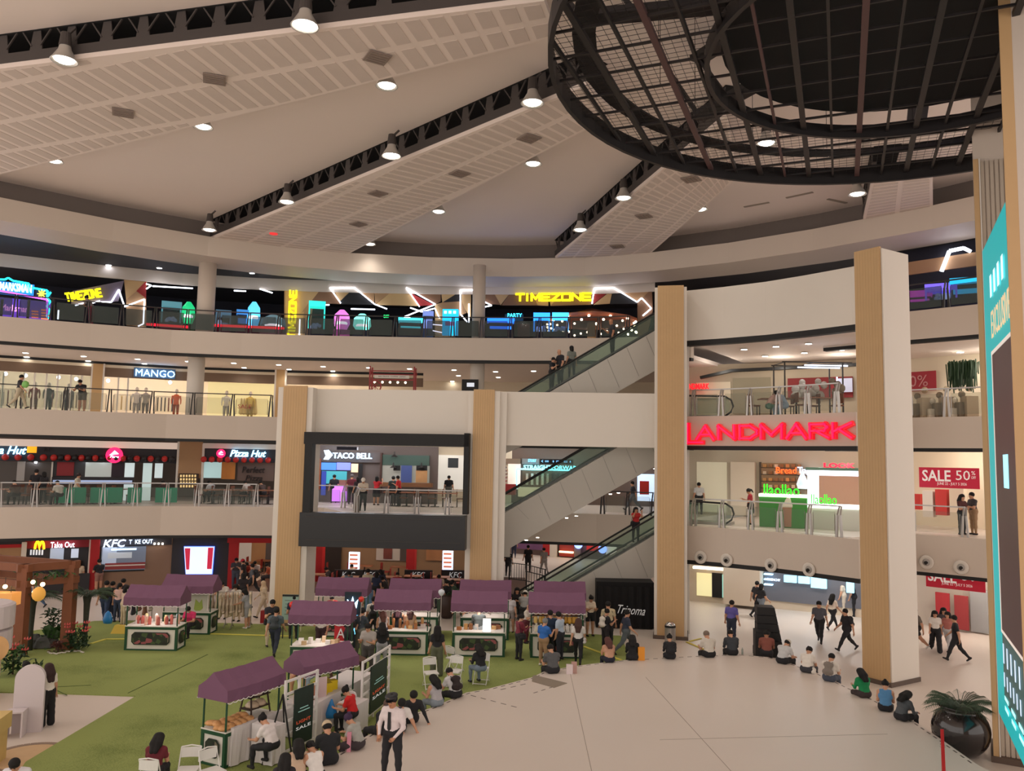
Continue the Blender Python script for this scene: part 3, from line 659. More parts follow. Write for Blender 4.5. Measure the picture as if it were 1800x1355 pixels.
g1 = (PZ(1170, 258, RZ)-PZ(1028, 0, RZ)); g1.z = 0; g1.normalize(); g2 = Vector((-g1.y, g1.x, 0))
for s, (d, e) in enumerate(((g1, g2), (g2, g1))):
    stp = .66 if s == 0 else 1.0; k = int(RO/stp)
    for i in range(-k, k+1):
        t = i*stp
        if abs(t) >= RO-.1: continue
        hl = math.sqrt(RO*RO-t*t); th = (.13 if i % 2 == 0 else .06) if s == 0 else .05
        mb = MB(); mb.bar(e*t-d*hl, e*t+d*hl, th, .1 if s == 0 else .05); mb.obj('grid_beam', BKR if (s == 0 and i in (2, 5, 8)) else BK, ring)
mb = MB(); stp = .2
for d, e in ((g1, g2), (g2, g1)):
    k = int(RO/stp)
    for i in range(-k, k+1):
        t = i*stp
        if abs(t) > RO-.05: continue
        hl = math.sqrt(RO*RO-t*t); hi = math.sqrt(max(0, (RI)**2-t*t))
        for a, b in ((-hl, -hi), (hi, hl)):
            mb.bar(e*t+d*a+Vector((0, 0, .1)), e*t+d*b+Vector((0, 0, .1)), .008, .008)
mb.obj('wire_mesh', BK, ring)['kind'] = 'stuff'
for i in range(7):      # radial roof trusses over the ring
    a = 2*math.pi*i/7+.25; mb = MB(); d = Vector((math.cos(a), math.sin(a), 0))
    for zz in (1.2, 2.9): mb.bar(d*3.6+Vector((0, 0, zz)), d*7.3+Vector((0, 0, zz)), .5, .16)
    for j in range(4): mb.bar(d*(3.6+j*1.2)+Vector((0, 0, 1.2)), d*(4.8+j*1.2)+Vector((0, 0, 2.9)), .1, .1)
    mb.obj('radial_truss', BK, ring)
for i in range(16):
    a = 2*math.pi*i/16; mb = MB(); d = Vector((math.cos(a), math.sin(a), 0)); mb.bar(d*5.6, d*5.6+Vector((0, 0, 3.2)), .012); mb.obj('hanger_rod', BK, ring)
mb = MB()
for r_, zz in ((4.0, 1.6), (3.1, 2.4)):
    c = circ(r_, zz, 40)
    for i in range(40): mb.bar(c[i], c[i+1], .5, .25)
mb.obj('duct_ring', mat('duct_black', (30, 29, 30), .6), ring)['kind'] = 'stuff'
MB().cyl((0, 0, .4), (0, 0, .5), 4.2, 4.2, 40).obj('black_void_disc', mat('void_black', (14, 13, 14), .9), ring)  # black disc added so the middle of the ring reads as a dark void
for a0, a1 in (((1, 2, .9), (2.6, 3.6, 1.8)), ((2.6, 2, .9), (1, 3.6, 1.9)), ((-.5, 3.4, .9), (.8, 2.4, 2)), ((4, 3, 1), (2.8, 1.6, 2))):
    mb = MB(); mb.bar(a0, a1, .1, .1); mb.obj('brace', CHAR, ring)
# ------------------------------------------------------------------ pillars
WRIB = ribbed('wood_slat_panel', (210, 174, 122), 1.9, 0, .25)
def pillar(base, yaw, w, d, z, lab, gap=.16, side=.3):
    """wood-faced pillar; base = middle of the wood face, yaw = direction the face looks at"""
    t = thing('pillar', lab, 'pillar', base, yaw, kind='structure')
    mb = MB(); mb.box(0, d/2, 0, w+2*gap, d, z-.06); mb.obj('shaft', WHITE, t)
    mb = MB(); n_ = 9
    mb.box(0, -.0, .14, w, .07, z-.14)
    mb.obj('backing_board', WOOD, t)
    for i in range(n_):
        s = MB(); s.box(-w/2+w*(i+.5)/n_, -.05, .14, w/n_*.97, .03, z-.14); s.obj('wood_slat', WOOD, t)
    mb = MB(); mb.box(0, d/2-.04, 0, w+2*gap+.08, d+.12, .14); mb.obj('plinth', mat('plinth_brown', (92, 76, 66), .6), t)
    return t
pillar((-9.15, 34.1, 0), R(-4), 1.02, 1.3, 9.95, 'wood faced pillar at the left end of the colonnade', .24)
pillar((-1.15, 33.65, 0), R(-2), .88, 1.2, 9.9, 'wood faced pillar between the black framed opening and the escalators', .22)
pillar((6.5, 32.95, 0), R(-12), 1.06, 1.2, 14.3, 'tall wood faced pillar left of the big pink sign', .12)
p4 = pillar((12.02, 26.95, 0), R(-58), .95, 1.5, 14.35, 'tallest wood faced pillar right of the big pink sign', .05)
# white return walls beside the pillars of the bay
mb = MB(); mb.box(7.3, 34.5, 0, .4, .9, 14.25); struct(mb.obj('wall_bay_left', WHITE), 'white return wall between the tall pillar and the pink sign bay', 'wall')
# bands of the colonnade
def band(x0, x1, z0, z1, lab, off=.5, th=.5):
    mb = MB(); strip(mb, PORT.seg(x0, x1).off(off), z0, z1, th); return struct(mb.obj('wall_colonnade_band', WHITE), lab, 'wall band')
band(545, 838, 7.95, 9.88, 'plain white band above the black framed opening')
band(868, 1158, 7.6, 9.86, 'plain white band above the escalators')
mb = MB(); mb.box(-.45, 34.1, 0, .5, .6, 9.8); struct(mb.obj('wall_colonnade_jamb', WHITE), 'white jamb right of the middle wood pillar', 'wall')
# black frame box
F_ = PORT.off(.05)
fr = thing('black_frame', 'big black frame box around the opening with the railing', 'frame', (-5, 33.8, 0), kind='structure')
for nm, b in (('frame_top', (541, 762, 827, 783)), ('frame_side', (541, 762, 553, 903)), ('frame_side', (817, 762, 826, 903))):
    mb = MB(); panel(mb, F_, *b, th=.5); mb.obj(nm, BLACK, fr, world=True)
mb = MB(); panel(mb, F_, 534, 902, 821, 961, th=.62); mb.obj('lower_panel', mat('screen_black', (17, 17, 19), .35), fr, world=True)
mb = MB(); panel(mb, F_, 545, 908, 812, 909.5, th=.66); panel(mb, F_, 545, 948, 812, 949.5, th=.66); mb.obj('panel_groove', DARKM, fr, world=True)
mb = MB(); panel(mb, PORT.off(1.0), 549, 779, 817, 784, th=.1); mb.obj('white_lip', WHITE, fr, world=True)
# forward second floor slab in that opening
mb = MB(); mb.prism([(-9.4, 41.2), (-7.4, 37.6), (-1.0, 37.3), (-1.0, 41.5)], 3.0, Z2+.014); struct(mb.obj('floor_second_forward', FLOORM), 'cream floor slab behind the black frame', 'floor')
# ------------------------------------------------------------------ foreground pillar with the big screen
t = thing('pillar', 'near pillar at the right edge with ribbed face behind the turquoise screen', 'pillar', (11.72, 20.1, 0), R(-30), kind='structure')
mb = MB(); mb.box(1.2, .75, .14, 2.4, 1.2, 16.6); mb.obj('shaft', PAINT, t)
for i in range(20):
    mb = MB(); mb.box(.2+i*.105, .13, .14, .075, .05, 14.7); mb.obj('ribbed_slat', mat('ribbed_face', (186, 172, 155), .5), t)
mb = MB(); mb.box(.06, .08, .14, .12, .16, 14.75); mb.box(.14, .06, .14, .03, .14, 14.75, m=1); mb.obj('wood_edge', [WOOD, WHITE], t)
mb = MB(); mb.box(1.2, .7, 0, 2.5, 1.5, .14); mb.obj('plinth', mat('plinth_brown', (92, 76, 66), .6), t)
t2 = thing('pillar', 'beige pillar with wood edge at the far right edge', 'pillar', (9.16, 14.7, 0), R(-31.5), kind='structure')
mb = MB(); mb.box(1.0, .5, 0, 1.6, .9, 17.5); mb.obj('shaft', PAINT, t2)
mb = MB(); mb.box(.10, .42, 0, .2, .75, 17.5); mb.obj('wood_edge', WOOD, t2)
led = thing('led_screen', 'tall turquoise advertising screen on the near right pillar', 'screen', (11.62, 19.6, 0))
A = Vector((11.62, 19.6, 0)); B = Vector((9.6, 15.2, 0)); tt = (B-A).normalized(); nn = Vector((tt.y, -tt.x, 0));
if nn.x > 0: nn = -nn
def ledp(u0, u1, z0, z1, o=0.0, th=.03):
    mb = MB(); a = A+tt*u0+nn*o; b = A+tt*u1+nn*o; mb.slab([(a.x, a.y, z0), (b.x, b.y, z0), (b.x, b.y, z1), (a.x, a.y, z1)], nn, th); return mb
ledp(-.08, 4.9, 1.2, 12.45, -.12, .1).obj('screen_frame', mat('frame_grey', (150, 148, 140), .5), led, world=True)
ledp(0, 4.8, 1.3, 12.35, 0).obj('screen_face', em((16, 160, 164), .72, 'screen_teal'), led, world=True)
ledp(1.3, 4.8, 3.4, 9.6, .032, .012).obj('dark_picture', em((62, 42, 44), .5, 'screen_dark'), led, world=True)
ledp(1.3, 4.8, 1.9, 3.4, .032, .01).obj('dark_band', em((54, 84, 82), .5, 'screen_band'), led, world=True)
for a in ((1.25, 4.8, 9.6, 9.68), (1.25, 4.8, 3.38, 3.44), (1.25, 1.32, 3.4, 9.66)): ledp(*a, .046, .01).obj('picture_border', em((214, 200, 190), .7, 'screen_line'), led, world=True)
for z, s, w, h, M in ((10.9, 'but now', 2.2, .5, em((200, 232, 236), 1.0)), (9.95, 'EXCLUSIVE', 3.0, .62, em((214, 180, 140), .9)), (2.75, 'OPEN NOW', 2.4, .42, em((196, 214, 240), 1)), (2.25, 'AT LEVEL TWO', 2.4, .3, em((196, 214, 240), 1)), (1.75, 'FOLLOW US', 2.6, .3, em((170, 240, 240), 1))):
    if s in ('but now', 'OPEN NOW', 'AT LEVEL TWO', 'FOLLOW US'): s = {'but now': '- - - -', 'OPEN NOW': 'I I I I I', 'AT LEVEL TWO': 'I I I I I I', 'FOLLOW US': '= = ='}[s]
    c = A+tt*(1.5+w/2)+nn*.06; text('screen_text', s, (c.x, c.y, z), tt, w, h, M, led, ext=.004)
ledp(2.6, 3.3, 6.6, 7.3, .046, .01).obj('picture_patch', em((150, 220, 240), 1.2), led, world=True)
# ------------------------------------------------------------------ columns of the storeys
def column(px, S, z0, z1, r, lab, M=PAINT):
    p, _ = S.on(px, 700); mb = MB(); mb.cyl((0, 0, z0), (0, 0, z1), r, r, 24)
    o = mb.obj('column', M, smooth=True); o.location = (p.x, p.y, 0); return struct(o, lab, 'column')
column(353, K.off(.9), Z4, ZS+.3, .44, 'round beige column on the arcade storey, left')
column(838, K.off(.9), Z4, ZS+.3, .34, 'round beige column on the arcade storey, centre')
column(342, K.off(1.3), Z3, 12.0, .42, 'round white column left of the window with pale mannequins', WHITE)
column(838, K.off(1.3), Z3, 12.0, .38, 'round white column behind the small black sign', WHITE)
# ------------------------------------------------------------------ railings
def railing(pts, z, lab, step=1.45, glassM=RAILG, dark=False, h=1.12, tag_=True):
    c = Curve(pts).resample(step); base = Vector((c.p[0].x, c.p[0].y, z)); t = thing('railing', lab, 'railing', base, kind='structure')
    SM = DARKM if dark else STEEL
    for i, p in enumerate(c.p):
        q = c.p[min(i+1, len(c.p)-1)]; o = c.p[max(i-1, 0)]; d = (q-o).normalized(); nn = Vector((-d.y, d.x))
        mb = MB(); P = Vector((p.x, p.y, z)); D3 = Vector((d.x, d.y, 0)); N3 = Vector((nn.x, nn.y, 0))
        for s in (-1, 1):
            mb.slab([P+D3*(s*.1-.035), P+D3*(s*.1+.035), P+D3*(s*.055+.03)+Vector((0, 0, .8)), P+D3*(s*.055-.03)+Vector((0, 0, .8))], N3, .1)
            mb.bar(P+D3*s*.055+Vector((0, 0, .78))+N3*.05, P+D3*s*.04+N3*.18+Vector((0, 0, h)), .06, .03)
        mb.obj('post', SM, t, world=True)
        if i < len(c.p)-1:
            Q = Vector((q.x, q.y, z)); mb = MB(); a, b = P+D3*.16+N3*.06, Q-D3*.16+N3*.06
            mb.slab([a+Vector((0, 0, .1)), b+Vector((0, 0, .1)), b+Vector((0, 0, .92)), a+Vector((0, 0, .92))], N3, .012); mb.obj('glass_panel', glassM, t, world=True)
            mb = MB(); mb.bar(a+Vector((0, 0, .1)), a+Vector((0, 0, .85)), .02); mb.bar(b+Vector((0, 0, .1)), b+Vector((0, 0, .85)), .02); mb.obj('glass_clamp', SM, t, world=True)
    mb = MB()
    for i in range(len(c.p)-1):
        p, q = c.p[i], c.p[i+1]; d = (q-p).normalized(); nn = Vector((-d.y, d.x))*.18; mb.bar((p.x+nn.x, p.y+nn.y, z+h), (q.x+nn.x, q.y+nn.y, z+h), .07, .05)
    mb.obj('handrail', SM, t, world=True)
    return t
def kp(S, a, b, o): return [(p.x, p.y) for p in S.seg(a, b).off(o).p]
railing(kp(K, -60, 1150, .12), Z4, 'dark railing in front of the arcade', 1.5, RAILD, True)
railing(kp(K, -60, 497, .12), Z3, 'glass railing in front of the clothes shops', 1.9, RAILG, True)
railing(kp(K, -60, 490, .12), Z2, 'steel and glass railing in front of the pizza restaurant', 1.42)
railing([(-9.9, 41.4), (-7.9, 41.3), (-7.25, 37.8), (-1.2, 37.5)], Z2, 'steel and glass railing inside the black frame', 1.42)
railing([(4.6, 40.5), (7.0, 39.7), (9, 38.6)], Z2, 'dark short railing behind the escalator', 1.25, RAILG, True)
railing(kp(BAY, 1216, 1506, .12), Z3, 'glass railing above the big pink sign', 1.2)
railing(kp(BAY, 1216, 1506, .12), Z2, 'glass railing in front of the frozen yogurt kiosk', 1.2)
railing(kp(K, 1596, 1780, .12), Z4, 'dark railing of the top storey, right of the tall pillars', 1.5, RAILD, True)
railing(kp(K, 1596, 1780, .12), Z3, 'glass railing of the third storey, right of the tall pillars', 1.4)
railing(kp(K, 1596, 1780, .12), Z2, 'glass railing of the second storey, right of the tall pillars', 1.9)
# ------------------------------------------------------------------ escalators
def escalator(x0, z0, z1, slope, lab, Y=36.0, flat=.9):
    t = thing('escalator', lab, 'escalator', (x0, Y, z0)); rise = z1-z0; L = rise/slope
    mb = MB()
    def side(y, y2):
        pts = [(-flat, y, 0), (0, y, 0), (L, y, rise), (L+flat, y, rise), (L+flat, y, rise-1.2), (L+.3, y, rise-1.65), (0.55, y, -1.35), (-.1, y, -1.65), (-flat, y, -1.65)]
        if z0 < 1: pts = [(-flat, y, .0), (0, y, 0.02), (L, y, rise), (L+flat, y, rise), (L+flat, y, rise-1.2), (L+.3, y, rise-1.65), (2.75, y, .0)]
        mb.slab(pts, (0, 1 if y2 > y else -1, 0), abs(y2-y))
    side(0, .14); side(1.28, 1.42); mb.obj('side_cladding', ESCP, t)
    mb = MB(); k = 8      # cladding joints
    for i in range(1, k):
        x = L*i/k; z = rise*i/k
        if z0 < 1 and x < 1.2: continue
        mb.bar((x, -.004, z-.02), (x+.55, -.004, max(z-1.3, .01-0*z) if z0 > 1 else max(.05, z-1.3)), .015, .006)
    mb.obj('cladding_joint', CHAR, t)
    mb = MB(); mb.slab([(-.1, .14, -1.6), (L+.3, .14, rise-1.62), (L+.3, 1.28, rise-1.62), (-.1, 1.28, -1.6)], (0, 0, 1), .06) if z0 > 1 else mb.slab([(2.75, .14, .02), (L+.3, .14, rise-1.62), (L+.3, 1.28, rise-1.62), (2.75, 1.28, .02)], (0, 0, 1), .06)
    mb.obj('underside', mat('underside_grey', (120, 112, 104), .6), t)
    for i in range(int(L/.34)):
        s = MB(); x = i*.34; s.box(x+.2, .71, x*slope-.18, .36, .96, .2); s.obj('step', mat('step_grey', (130, 130, 126), .5, metal=.4), t)
    for y, in ((.07,), (1.35,)):
        mb = MB(); mb.slab([(-flat-.2, y, .05), (0, y, .05), (L, y, rise+.05), (L+flat, y, rise+.05), (L+flat, y, rise+.78), (L, y, rise+.78), (0, y, .78), (-flat-.2, y, .78)], (0, 1, 0), .015); mb.obj('balustrade_glass', glass('esc_glass', (240, 248, 243), .1), t)
        mb = MB(); mb.tube([(-flat-.2, y, .1), (-flat-.42, y, .35), (-flat-.3, y, .72), (-flat, y, .82), (0, y, .82), (L, y, rise+.82), (L+flat, y, rise+.82)], .045, 6); mb.obj('handrail', RUBB, t)
        mb = MB(); mb.bar((0, y, .1), (L, y, rise+.1), .05, .08); mb.obj('skirt_rail', mat('skirt_grey', (70, 76, 72), .4), t)
    return t
escalator(.05, 0.0, Z2, .6, 'lowest escalator rising from the ground floor behind the stalls')
escalator(-.65, Z2, Z3, .6, 'middle escalator rising beside the straightforward neon shop sign')
escalator(-.1, Z3, Z4, .61, 'upper escalator rising to the arcade storey')
mb = MB()
p, _ = PORT.off(2).on(890, 930); mb.box(-.25, 36.6, 2.75, .6, 1.3, 1.7); struct(mb.obj('wall_escalator_landing', ESCP), 'grey landing block at the foot of the middle escalator', 'wall')
for i, (x, y) in enumerate([(925, 949), (945, 944.5), (996, 910), (1013, 906.5), (1073, 868), (1087, 866), (1151, 823.5)]):
    o = MB().cyl((0, 0, -.02), (0, 0, 0), .07, .07, 10).obj('spotlight', em((255, 240, 220), 14)); o.location = PY(x, y, 36.7); tag(o, 'small round lamp under the middle escalator', 'lamp', 'lamps under the middle escalator')
# ------------------------------------------------------------------ lamps
refl = MB().lathe([(.12, .62), (.15, .4), (.17, .3), (.34, .0), (.36, -.02), (.33, -.02), (.16, .25), (.14, .3)], n=20).mesh('reflector', [mat('lamp_white', (200, 196, 190), .35, metal=.5)], True)
housing = MB().cyl((0, 0, .4), (0, 0, .78), .17, .13, 14).mesh('housing', [CHAR])
bulb = MB().ball((0, 0, .02), .27, 12, sz=.3).mesh('bulb', [em((255, 246, 232), 26, 'lamp_glow')], True); bulbd = MB().ball((0, 0, .02), .27, 12, sz=.3).mesh('bulb', [em((255, 246, 232), 5, 'lamp_glow_dim')], True)
brk = MB().bar((0, 0, .7), (.25, 0, .95), .06).mesh('bracket', [CHAR])
def highbay(px, py, z, lab, bright=1, sc=1, on=True):
    p = PZ(px, py, z); t = thing('high_bay_lamp', lab, 'lamp', p, 0, 'high bay lamps of the hall', sc=sc)
    put('reflector', refl, t); put('housing', housing, t); put('bracket', brk, t)
    put('bulb', bulb if bright > 1 else bulbd, t)
    if on:
        L = bpy.data.lights.new('lamp', 'SPOT'); L.energy = LAMP_W*bright; L.spot_size = R(125); L.spot_blend = .9; L.shadow_soft_size = .35; L.color = (1, .93, .84)
        lo = bpy.data.objects.new('lamp_light', L); COL.objects.link(lo); lo.parent = t; lo.location = (0, 0, -.1)
HB = [(113, 106, 'on the leftmost ceiling slot, left'), (536, 45, 'on the leftmost ceiling slot, glaring'), (936, 181, 'on the middle ceiling slot near the black ring'), (688, 274, 'on the middle ceiling slot, second from the ring'), (504, 355, 'on the middle ceiling slot, third from the ring'), (368, 404, 'at the lower end of the middle ceiling slot'), (1096, 348, 'on the right ceiling slot, upper'), (1020, 404, 'on the right ceiling slot, lower'), (1507, 341, 'beside the rightmost drop panel'),
      (95, 283, 'flush in the left ceiling field, leftmost'), (357, 223, 'flush in the left ceiling field, middle'), (680, 151, 'flush in the left ceiling field, right'), (937, 288, 'flush below the middle drop panel, right'), (771, 372, 'flush below the middle drop panel, left'), (650, 429, 'at the tip of the middle drop panel'), (1231, 368, 'flush right of the third drop panel'), (1287, 313, 'under the rim of the black ring'),
      (1415, 75, 'glaring inside the black ring'), (1576, 50, 'unlit inside the black ring'), (1347, 252, 'seen through the ring mesh, left'), (1522, 267, 'seen through the ring mesh, right')]
for i, (x, y, l) in enumerate(HB):
    z = 17.75 if i < 9 else (18.25 if i < 17 else 17.6)
    highbay(x, y, z, 'bell shaped lamp '+l, 1.6 if i in (1, 17, 3) else 1, 1.0 if i < 9 else .95, on=(i != 18))
DISC = MB().cyl((0, 0, -.02), (0, 0, .0), .13, .13, 12).mesh('diffuser', [em((255, 247, 236), 16, 'downlight_glow')]); DRING = MB().cyl((0, 0, -.012), (0, 0, .01), .17, .17, 12).mesh('ring', [WHITE])
DISCC = MB().cyl((0, 0, -.02), (0, 0, .0), .13, .13, 12).mesh('diffuser', [em((228, 236, 255), 16, 'downlight_glow_cool')])
def downs(lst, z, lab, grp, w, cool=False, every=1, pos=None):
    for i, (x, y) in enumerate(lst):
        p = PZ(x, y, z) if pos is None else Vector((x, y, z)); t = thing('downlight', lab, 'downlight', p, 0, grp); put('ring', DRING, t); put('diffuser', DISCC if cool else DISC, t)
        if i % every == 0:
            L = bpy.data.lights.new('down', 'SPOT'); L.energy = w; L.spot_size = R(150); L.spot_blend = .7; L.shadow_soft_size = .15; L.color = (.86, .9, 1) if cool else (1, .93, .84)
            lo = bpy.data.objects.new('down_light', L); COL.objects.link(lo); lo.parent = t; lo.location = (0, 0, -.06)
downs([(17, 452), (89, 463), (107, 460), (191, 466), (280, 471), (443, 480), (517, 483), (589, 483), (666, 485), (735, 487), (810, 487), (895, 488), (1189, 485), (1272, 476), (1357, 467), (1452, 457), (1660, 423)], ZS+.24, 'small round downlight in the black ceiling above the arcade', 'downlights above the arcade', DOWN_W, True, 2)
downs([(45, 620), (47, 627), (147, 626), (155, 634), (242, 631), (254, 639), (330, 635), (411, 638), (429, 646), (490, 641), (508, 649), (568, 644), (585, 652), (648, 646), (720, 648), (798, 650), (806, 660), (795, 670), (801, 683), (871, 653), (876, 663), (883, 672), (867, 677), (938, 652), (747, 674)], 11.99, 'small round downlight in the white ceiling above the clothes shops', 'downlights above the clothes shops', DOWN_W, False, 2)
downs([(1308, 614), (1364, 609), (1421, 604), (1345, 626), (1414, 620), (1479, 615), (1477, 636), (1390, 641), (1313, 646)], 12.09, 'small round downlight in the white ceiling above the pink sign bay', 'downlights above the pink sign bay', DOWN_W, False, 2)
downs([(1688, 619)], 11.99, 'single round downlight right of the tall pillars, third storey', None, DOWN_W*2)
downs([(-22, 40.5), (-18, 42.5), (-14, 43.4), (-10.5, 43.5), (-7.6, 43.3), (-4.5, 41.6), (-2.2, 43.2), (1.5, 43.5), (5, 43)], 7.88, 'small round downlight over the restaurant walkway', 'downlights over the restaurant walkway', DOWN_W*1.3, False, 1, True)
downs([(9, 35), (11, 34.5), (13, 33), (10, 37.5), (12.5, 36.5), (15, 35.5)], 7.83, 'small round downlight above the frozen yogurt kiosk', 'downlights above the frozen yogurt kiosk', DOWN_W*1.2, False, 1, True)
downs([(-20, 41.5), (-14.5, 44.5), (-8, 44.5), (-4, 44.5), (1, 44.5), (3, 47), (5, 44), (10, 36.5), (13, 35), (15, 38), (18.5, 34), (20.5, 33)], 3.08, 'small round downlight in the ground floor ceiling', 'downlights in the ground floor ceiling', DOWN_W*1.5, False, 1, True)
downs([(17.2, 34), (19.2, 33)], 7.88, 'small round downlight above the second storey sale banner', 'downlights above the sale banner', DOWN_W*1.3, False, 1, True)
# ------------------------------------------------------------------ shop fronts
def WM(rgb, **k): return mat('wall_%02x%02x%02x' % tuple(rgb), rgb, k.get('rough', .7), var=k.get('var', .04), scale=1)
BR = WM((120, 98, 80)); TAN = WM((196, 160, 112)); TAN2 = WM((168, 130, 92)); REDP = WM((176, 26, 30)); CHP = WM((46, 44, 48)); CREAM = WM((222, 208, 184)); LW = em((235, 240, 255), 5, 'neon_white')
def shopwall(nm, lab, S, c0, c1, z0, z1, M, th=.2):
    mb = MB(); strip(mb, S.seg(c0, c1), z0, z1, th); return struct(mb.obj('wall_'+nm, M), lab, 'wall')
def box_on(nm, lab, cat, S, x0, y0, x1, y1, M, th=.1, out=0, parent=None, grp=None, kind=None):
    mb = MB(); panel(mb, S, x0, y0, x1, y1, th=th, out=out); o = mb.obj(nm, M, parent, world=parent is not None)
    if parent is None: tag(o, lab, cat, grp, kind)
    return o
def at_s(S, px, py): return S.on(px, py)[0]
def face_yaw(p): return math.atan2(-(p.x-CAM.x), (p.y-CAM.y))   # local -y looks at the hall's eye side
def fill(p, w, col=(1, .92, .8), size=.2):  # added fill lamp without a fitting, brightens the shop interiors
    L = bpy.data.lights.new('shop', 'POINT'); L.energy = w*.5; L.shadow_soft_size = size; L.color = col
    o = bpy.data.objects.new('shop_fill_light', L); COL.objects.link(o); o.location = p
S4, S3, S2, S1 = K.off(5.0), K.off(6.3), K.off(5.0), K.off(2.6)
S4B, S3B, S2B, S1B = K.off(13), K.off(11), K.off(9), K.off(9)
for S, z0, z1, nm, M in ((S4B, Z4, ZS+.3, 'arcade_back', mat('arcade_dark', (30, 28, 40), .8)), (S3B, Z3, 12, 'clothes_back', CREAM), (S2B, Z2, 7.9, 'restaurant_back', WM((110, 96, 86))), (S1B, 0, 3.1, 'ground_back', WM((150, 128, 106)))):
    for c0, c1 in (((-120, 1830),) if z0 else ((-120, 868), (1500, 1830))): shopwall(nm, 'back wall behind the shops, %s%s' % (nm.replace('_', ' '), '' if c0 < 0 else ' right'), S, c0, c1, z0, z1, M)
# ---- arcade storey
mb = MB(); strip(mb, S4.off(-.15).seg(-120, 1150), ZS-.42, ZS+.25, .15); struct(mb.obj('wall_arcade_bulkhead', PAINT), 'grey bulkhead band above the arcade front', 'wall')
for i in range(10):
    x = -60+i*118; 
    if x > 205: break
ar = thing('arcade_front', 'arcade front of wooden, black and red triangle panels right of the yellow vertical sign', 'shop front', at_s(S4, 800, 560), kind='structure')
def tri(pts, M, nm='triangle_panel', par=ar, S=S4, out=0.0, th=.08):
    mb = MB(); poly_on(mb, S, pts, th=th, out=out); return mb.obj(nm, M, par, world=True)
BRS = WM((128, 92, 66)); BKP = WM((26, 24, 26)); RDP = WM((150, 36, 34))
def quadrow(pts_list):
    for pts, M in pts_list: tri(pts, M)
quadrow([([(502, 503), (545, 503), (545, 530), (502, 590)], TAN), ([(500, 503), (504, 503), (520, 590), (500, 590)], TAN2), ([(515, 505), (532, 505), (546, 532)], BKP), ([(532, 504), (568, 504), (546, 532)], TAN), ([(504, 540), (522, 528), (546, 532), (535, 548), (510, 552)], TAN2), ([(504, 552), (535, 548), (530, 590), (504, 590)], TAN), ([(535, 548), (546, 532), (550, 536), (545, 590), (530, 590)], TAN2),
  ([(568, 504), (585, 505), (600, 535), (546, 532)], BRS), ([(581, 506), (622, 506), (600, 528), (598, 530)], TAN), ([(622, 508), (658, 536), (600, 535), (598, 530)], BKP), ([(622, 506), (658, 506), (658, 536)], TAN2), ([(658, 506), (696, 507), (660, 535)], TAN2), ([(696, 507), (715, 507), (735, 538), (660, 536)], TAN), ([(715, 507), (775, 509), (775, 530), (765, 536)], BRS), ([(716, 512), (762, 536), (738, 538)], RDP), ([(775, 509), (812, 511), (778, 532)], TAN), ([(812, 511), (812, 530), (778, 532)], BKP), ([(778, 532), (812, 530), (820, 550), (800, 560), (768, 536)], TAN2), ([(812, 511), (828, 511), (828, 560), (812, 535)], TAN), ([(765, 536), (778, 532), (790, 545), (800, 592), (765, 592)], TAN),
  ([(838, 511), (866, 511), (880, 536), (850, 534)], BRS), ([(866, 511), (900, 511), (880, 537)], TAN), ([(900, 511), (945, 513), (945, 537), (882, 537)], BRS), ([(915, 511), (964, 512), (964, 538), (945, 537)], TAN2), ([(964, 511), (992, 511), (968, 538)], TAN2), ([(992, 511), (1042, 511), (1040, 536), (968, 538)], BRS), ([(1046, 510), (1077, 508), (1043, 535)], RDP), ([(1077, 509), (1072, 534), (1043, 536)], TAN), ([(1079, 508), (1121, 534), (1073, 535)], BKP), ([(1080, 507), (1140, 498), (1146, 505), (1128, 530), (1121, 532)], TAN2), ([(1121, 532), (1146, 508), (1148, 545), (1136, 600), (1121, 590)], BRS)])
def neon(pts, lab, M=LW, r=.038, S=S4, out=.2, loop=False):
    P = []
    for x, y in pts:
        p, t = S.on(x, y); n_ = Vector((t.y, -t.x, 0)); P.append(p+n_*out)
    mb = MB()
    for a, b in zip(P, P[1:]): mb.cyl(a, b, r, n=6)
    return tag(mb.obj('light_tube', M), lab, 'light')
neon([(600, 534), (581, 507), (624, 507), (660, 536), (681, 544)], 'white light tube outline over the black panel right of the vertical yellow sign')
neon([(738, 540), (715, 507), (766, 536), (711, 558), (722, 560)], 'white zigzag light tube around the small red triangle')
neon([(722, 542), (742, 549), (765, 543), (773, 560)], 'short white light tube behind the red triangle')
neon([(848, 511), (810, 511), (810, 553), (822, 567)], 'white light tube bent around the round column')
neon([(825, 535), (825, 568)], 'short upright white light tube by the round column')
neon([(849, 530), (865, 538), (850, 541)], 'short white light tube right of the round column')
neon([(1041, 535), (1045, 508), (1080, 507), (1121, 532), (1129, 525), (1146, 543), (1131, 556)], 'long white light tube beside the widest yellow sign')
neon([(618, 544), (660, 545)], 'flat white light tube under the black panel')
neon([(548, 537), (580, 537)], 'small white light tube right of the vertical yellow sign')
neon([(528, 562), (527, 590)], 'upright white light tube at the foot of the vertical yellow sign')
neon([(132, 538), (147, 534)], 'short white light tube under the tilted yellow sign, left'); neon([(160, 534), (176, 530)], 'short white light tube under the tilted yellow sign, middle')
neon([(178, 532), (196, 532), (209, 510), (219, 540), (254, 527), (252, 570), (243, 574)], 'white light tube rising to a peak beside the tilted yellow sign')
neon([(257, 509), (266, 503), (257, 500)], 'small white arrow shaped light tube in the arcade, left'); neon([(268, 504), (340, 508)], 'long thin white light tube in the arcade, left')
neon([(103, 546), (102, 562)], 'short upright light tube right of the cyan zigzag'); neon([(412, 512), (433, 513)], 'white ceiling light tube left of the vertical yellow sign'); neon([(458, 509), (480, 516)], 'slanted white ceiling light tube left of the vertical yellow sign')
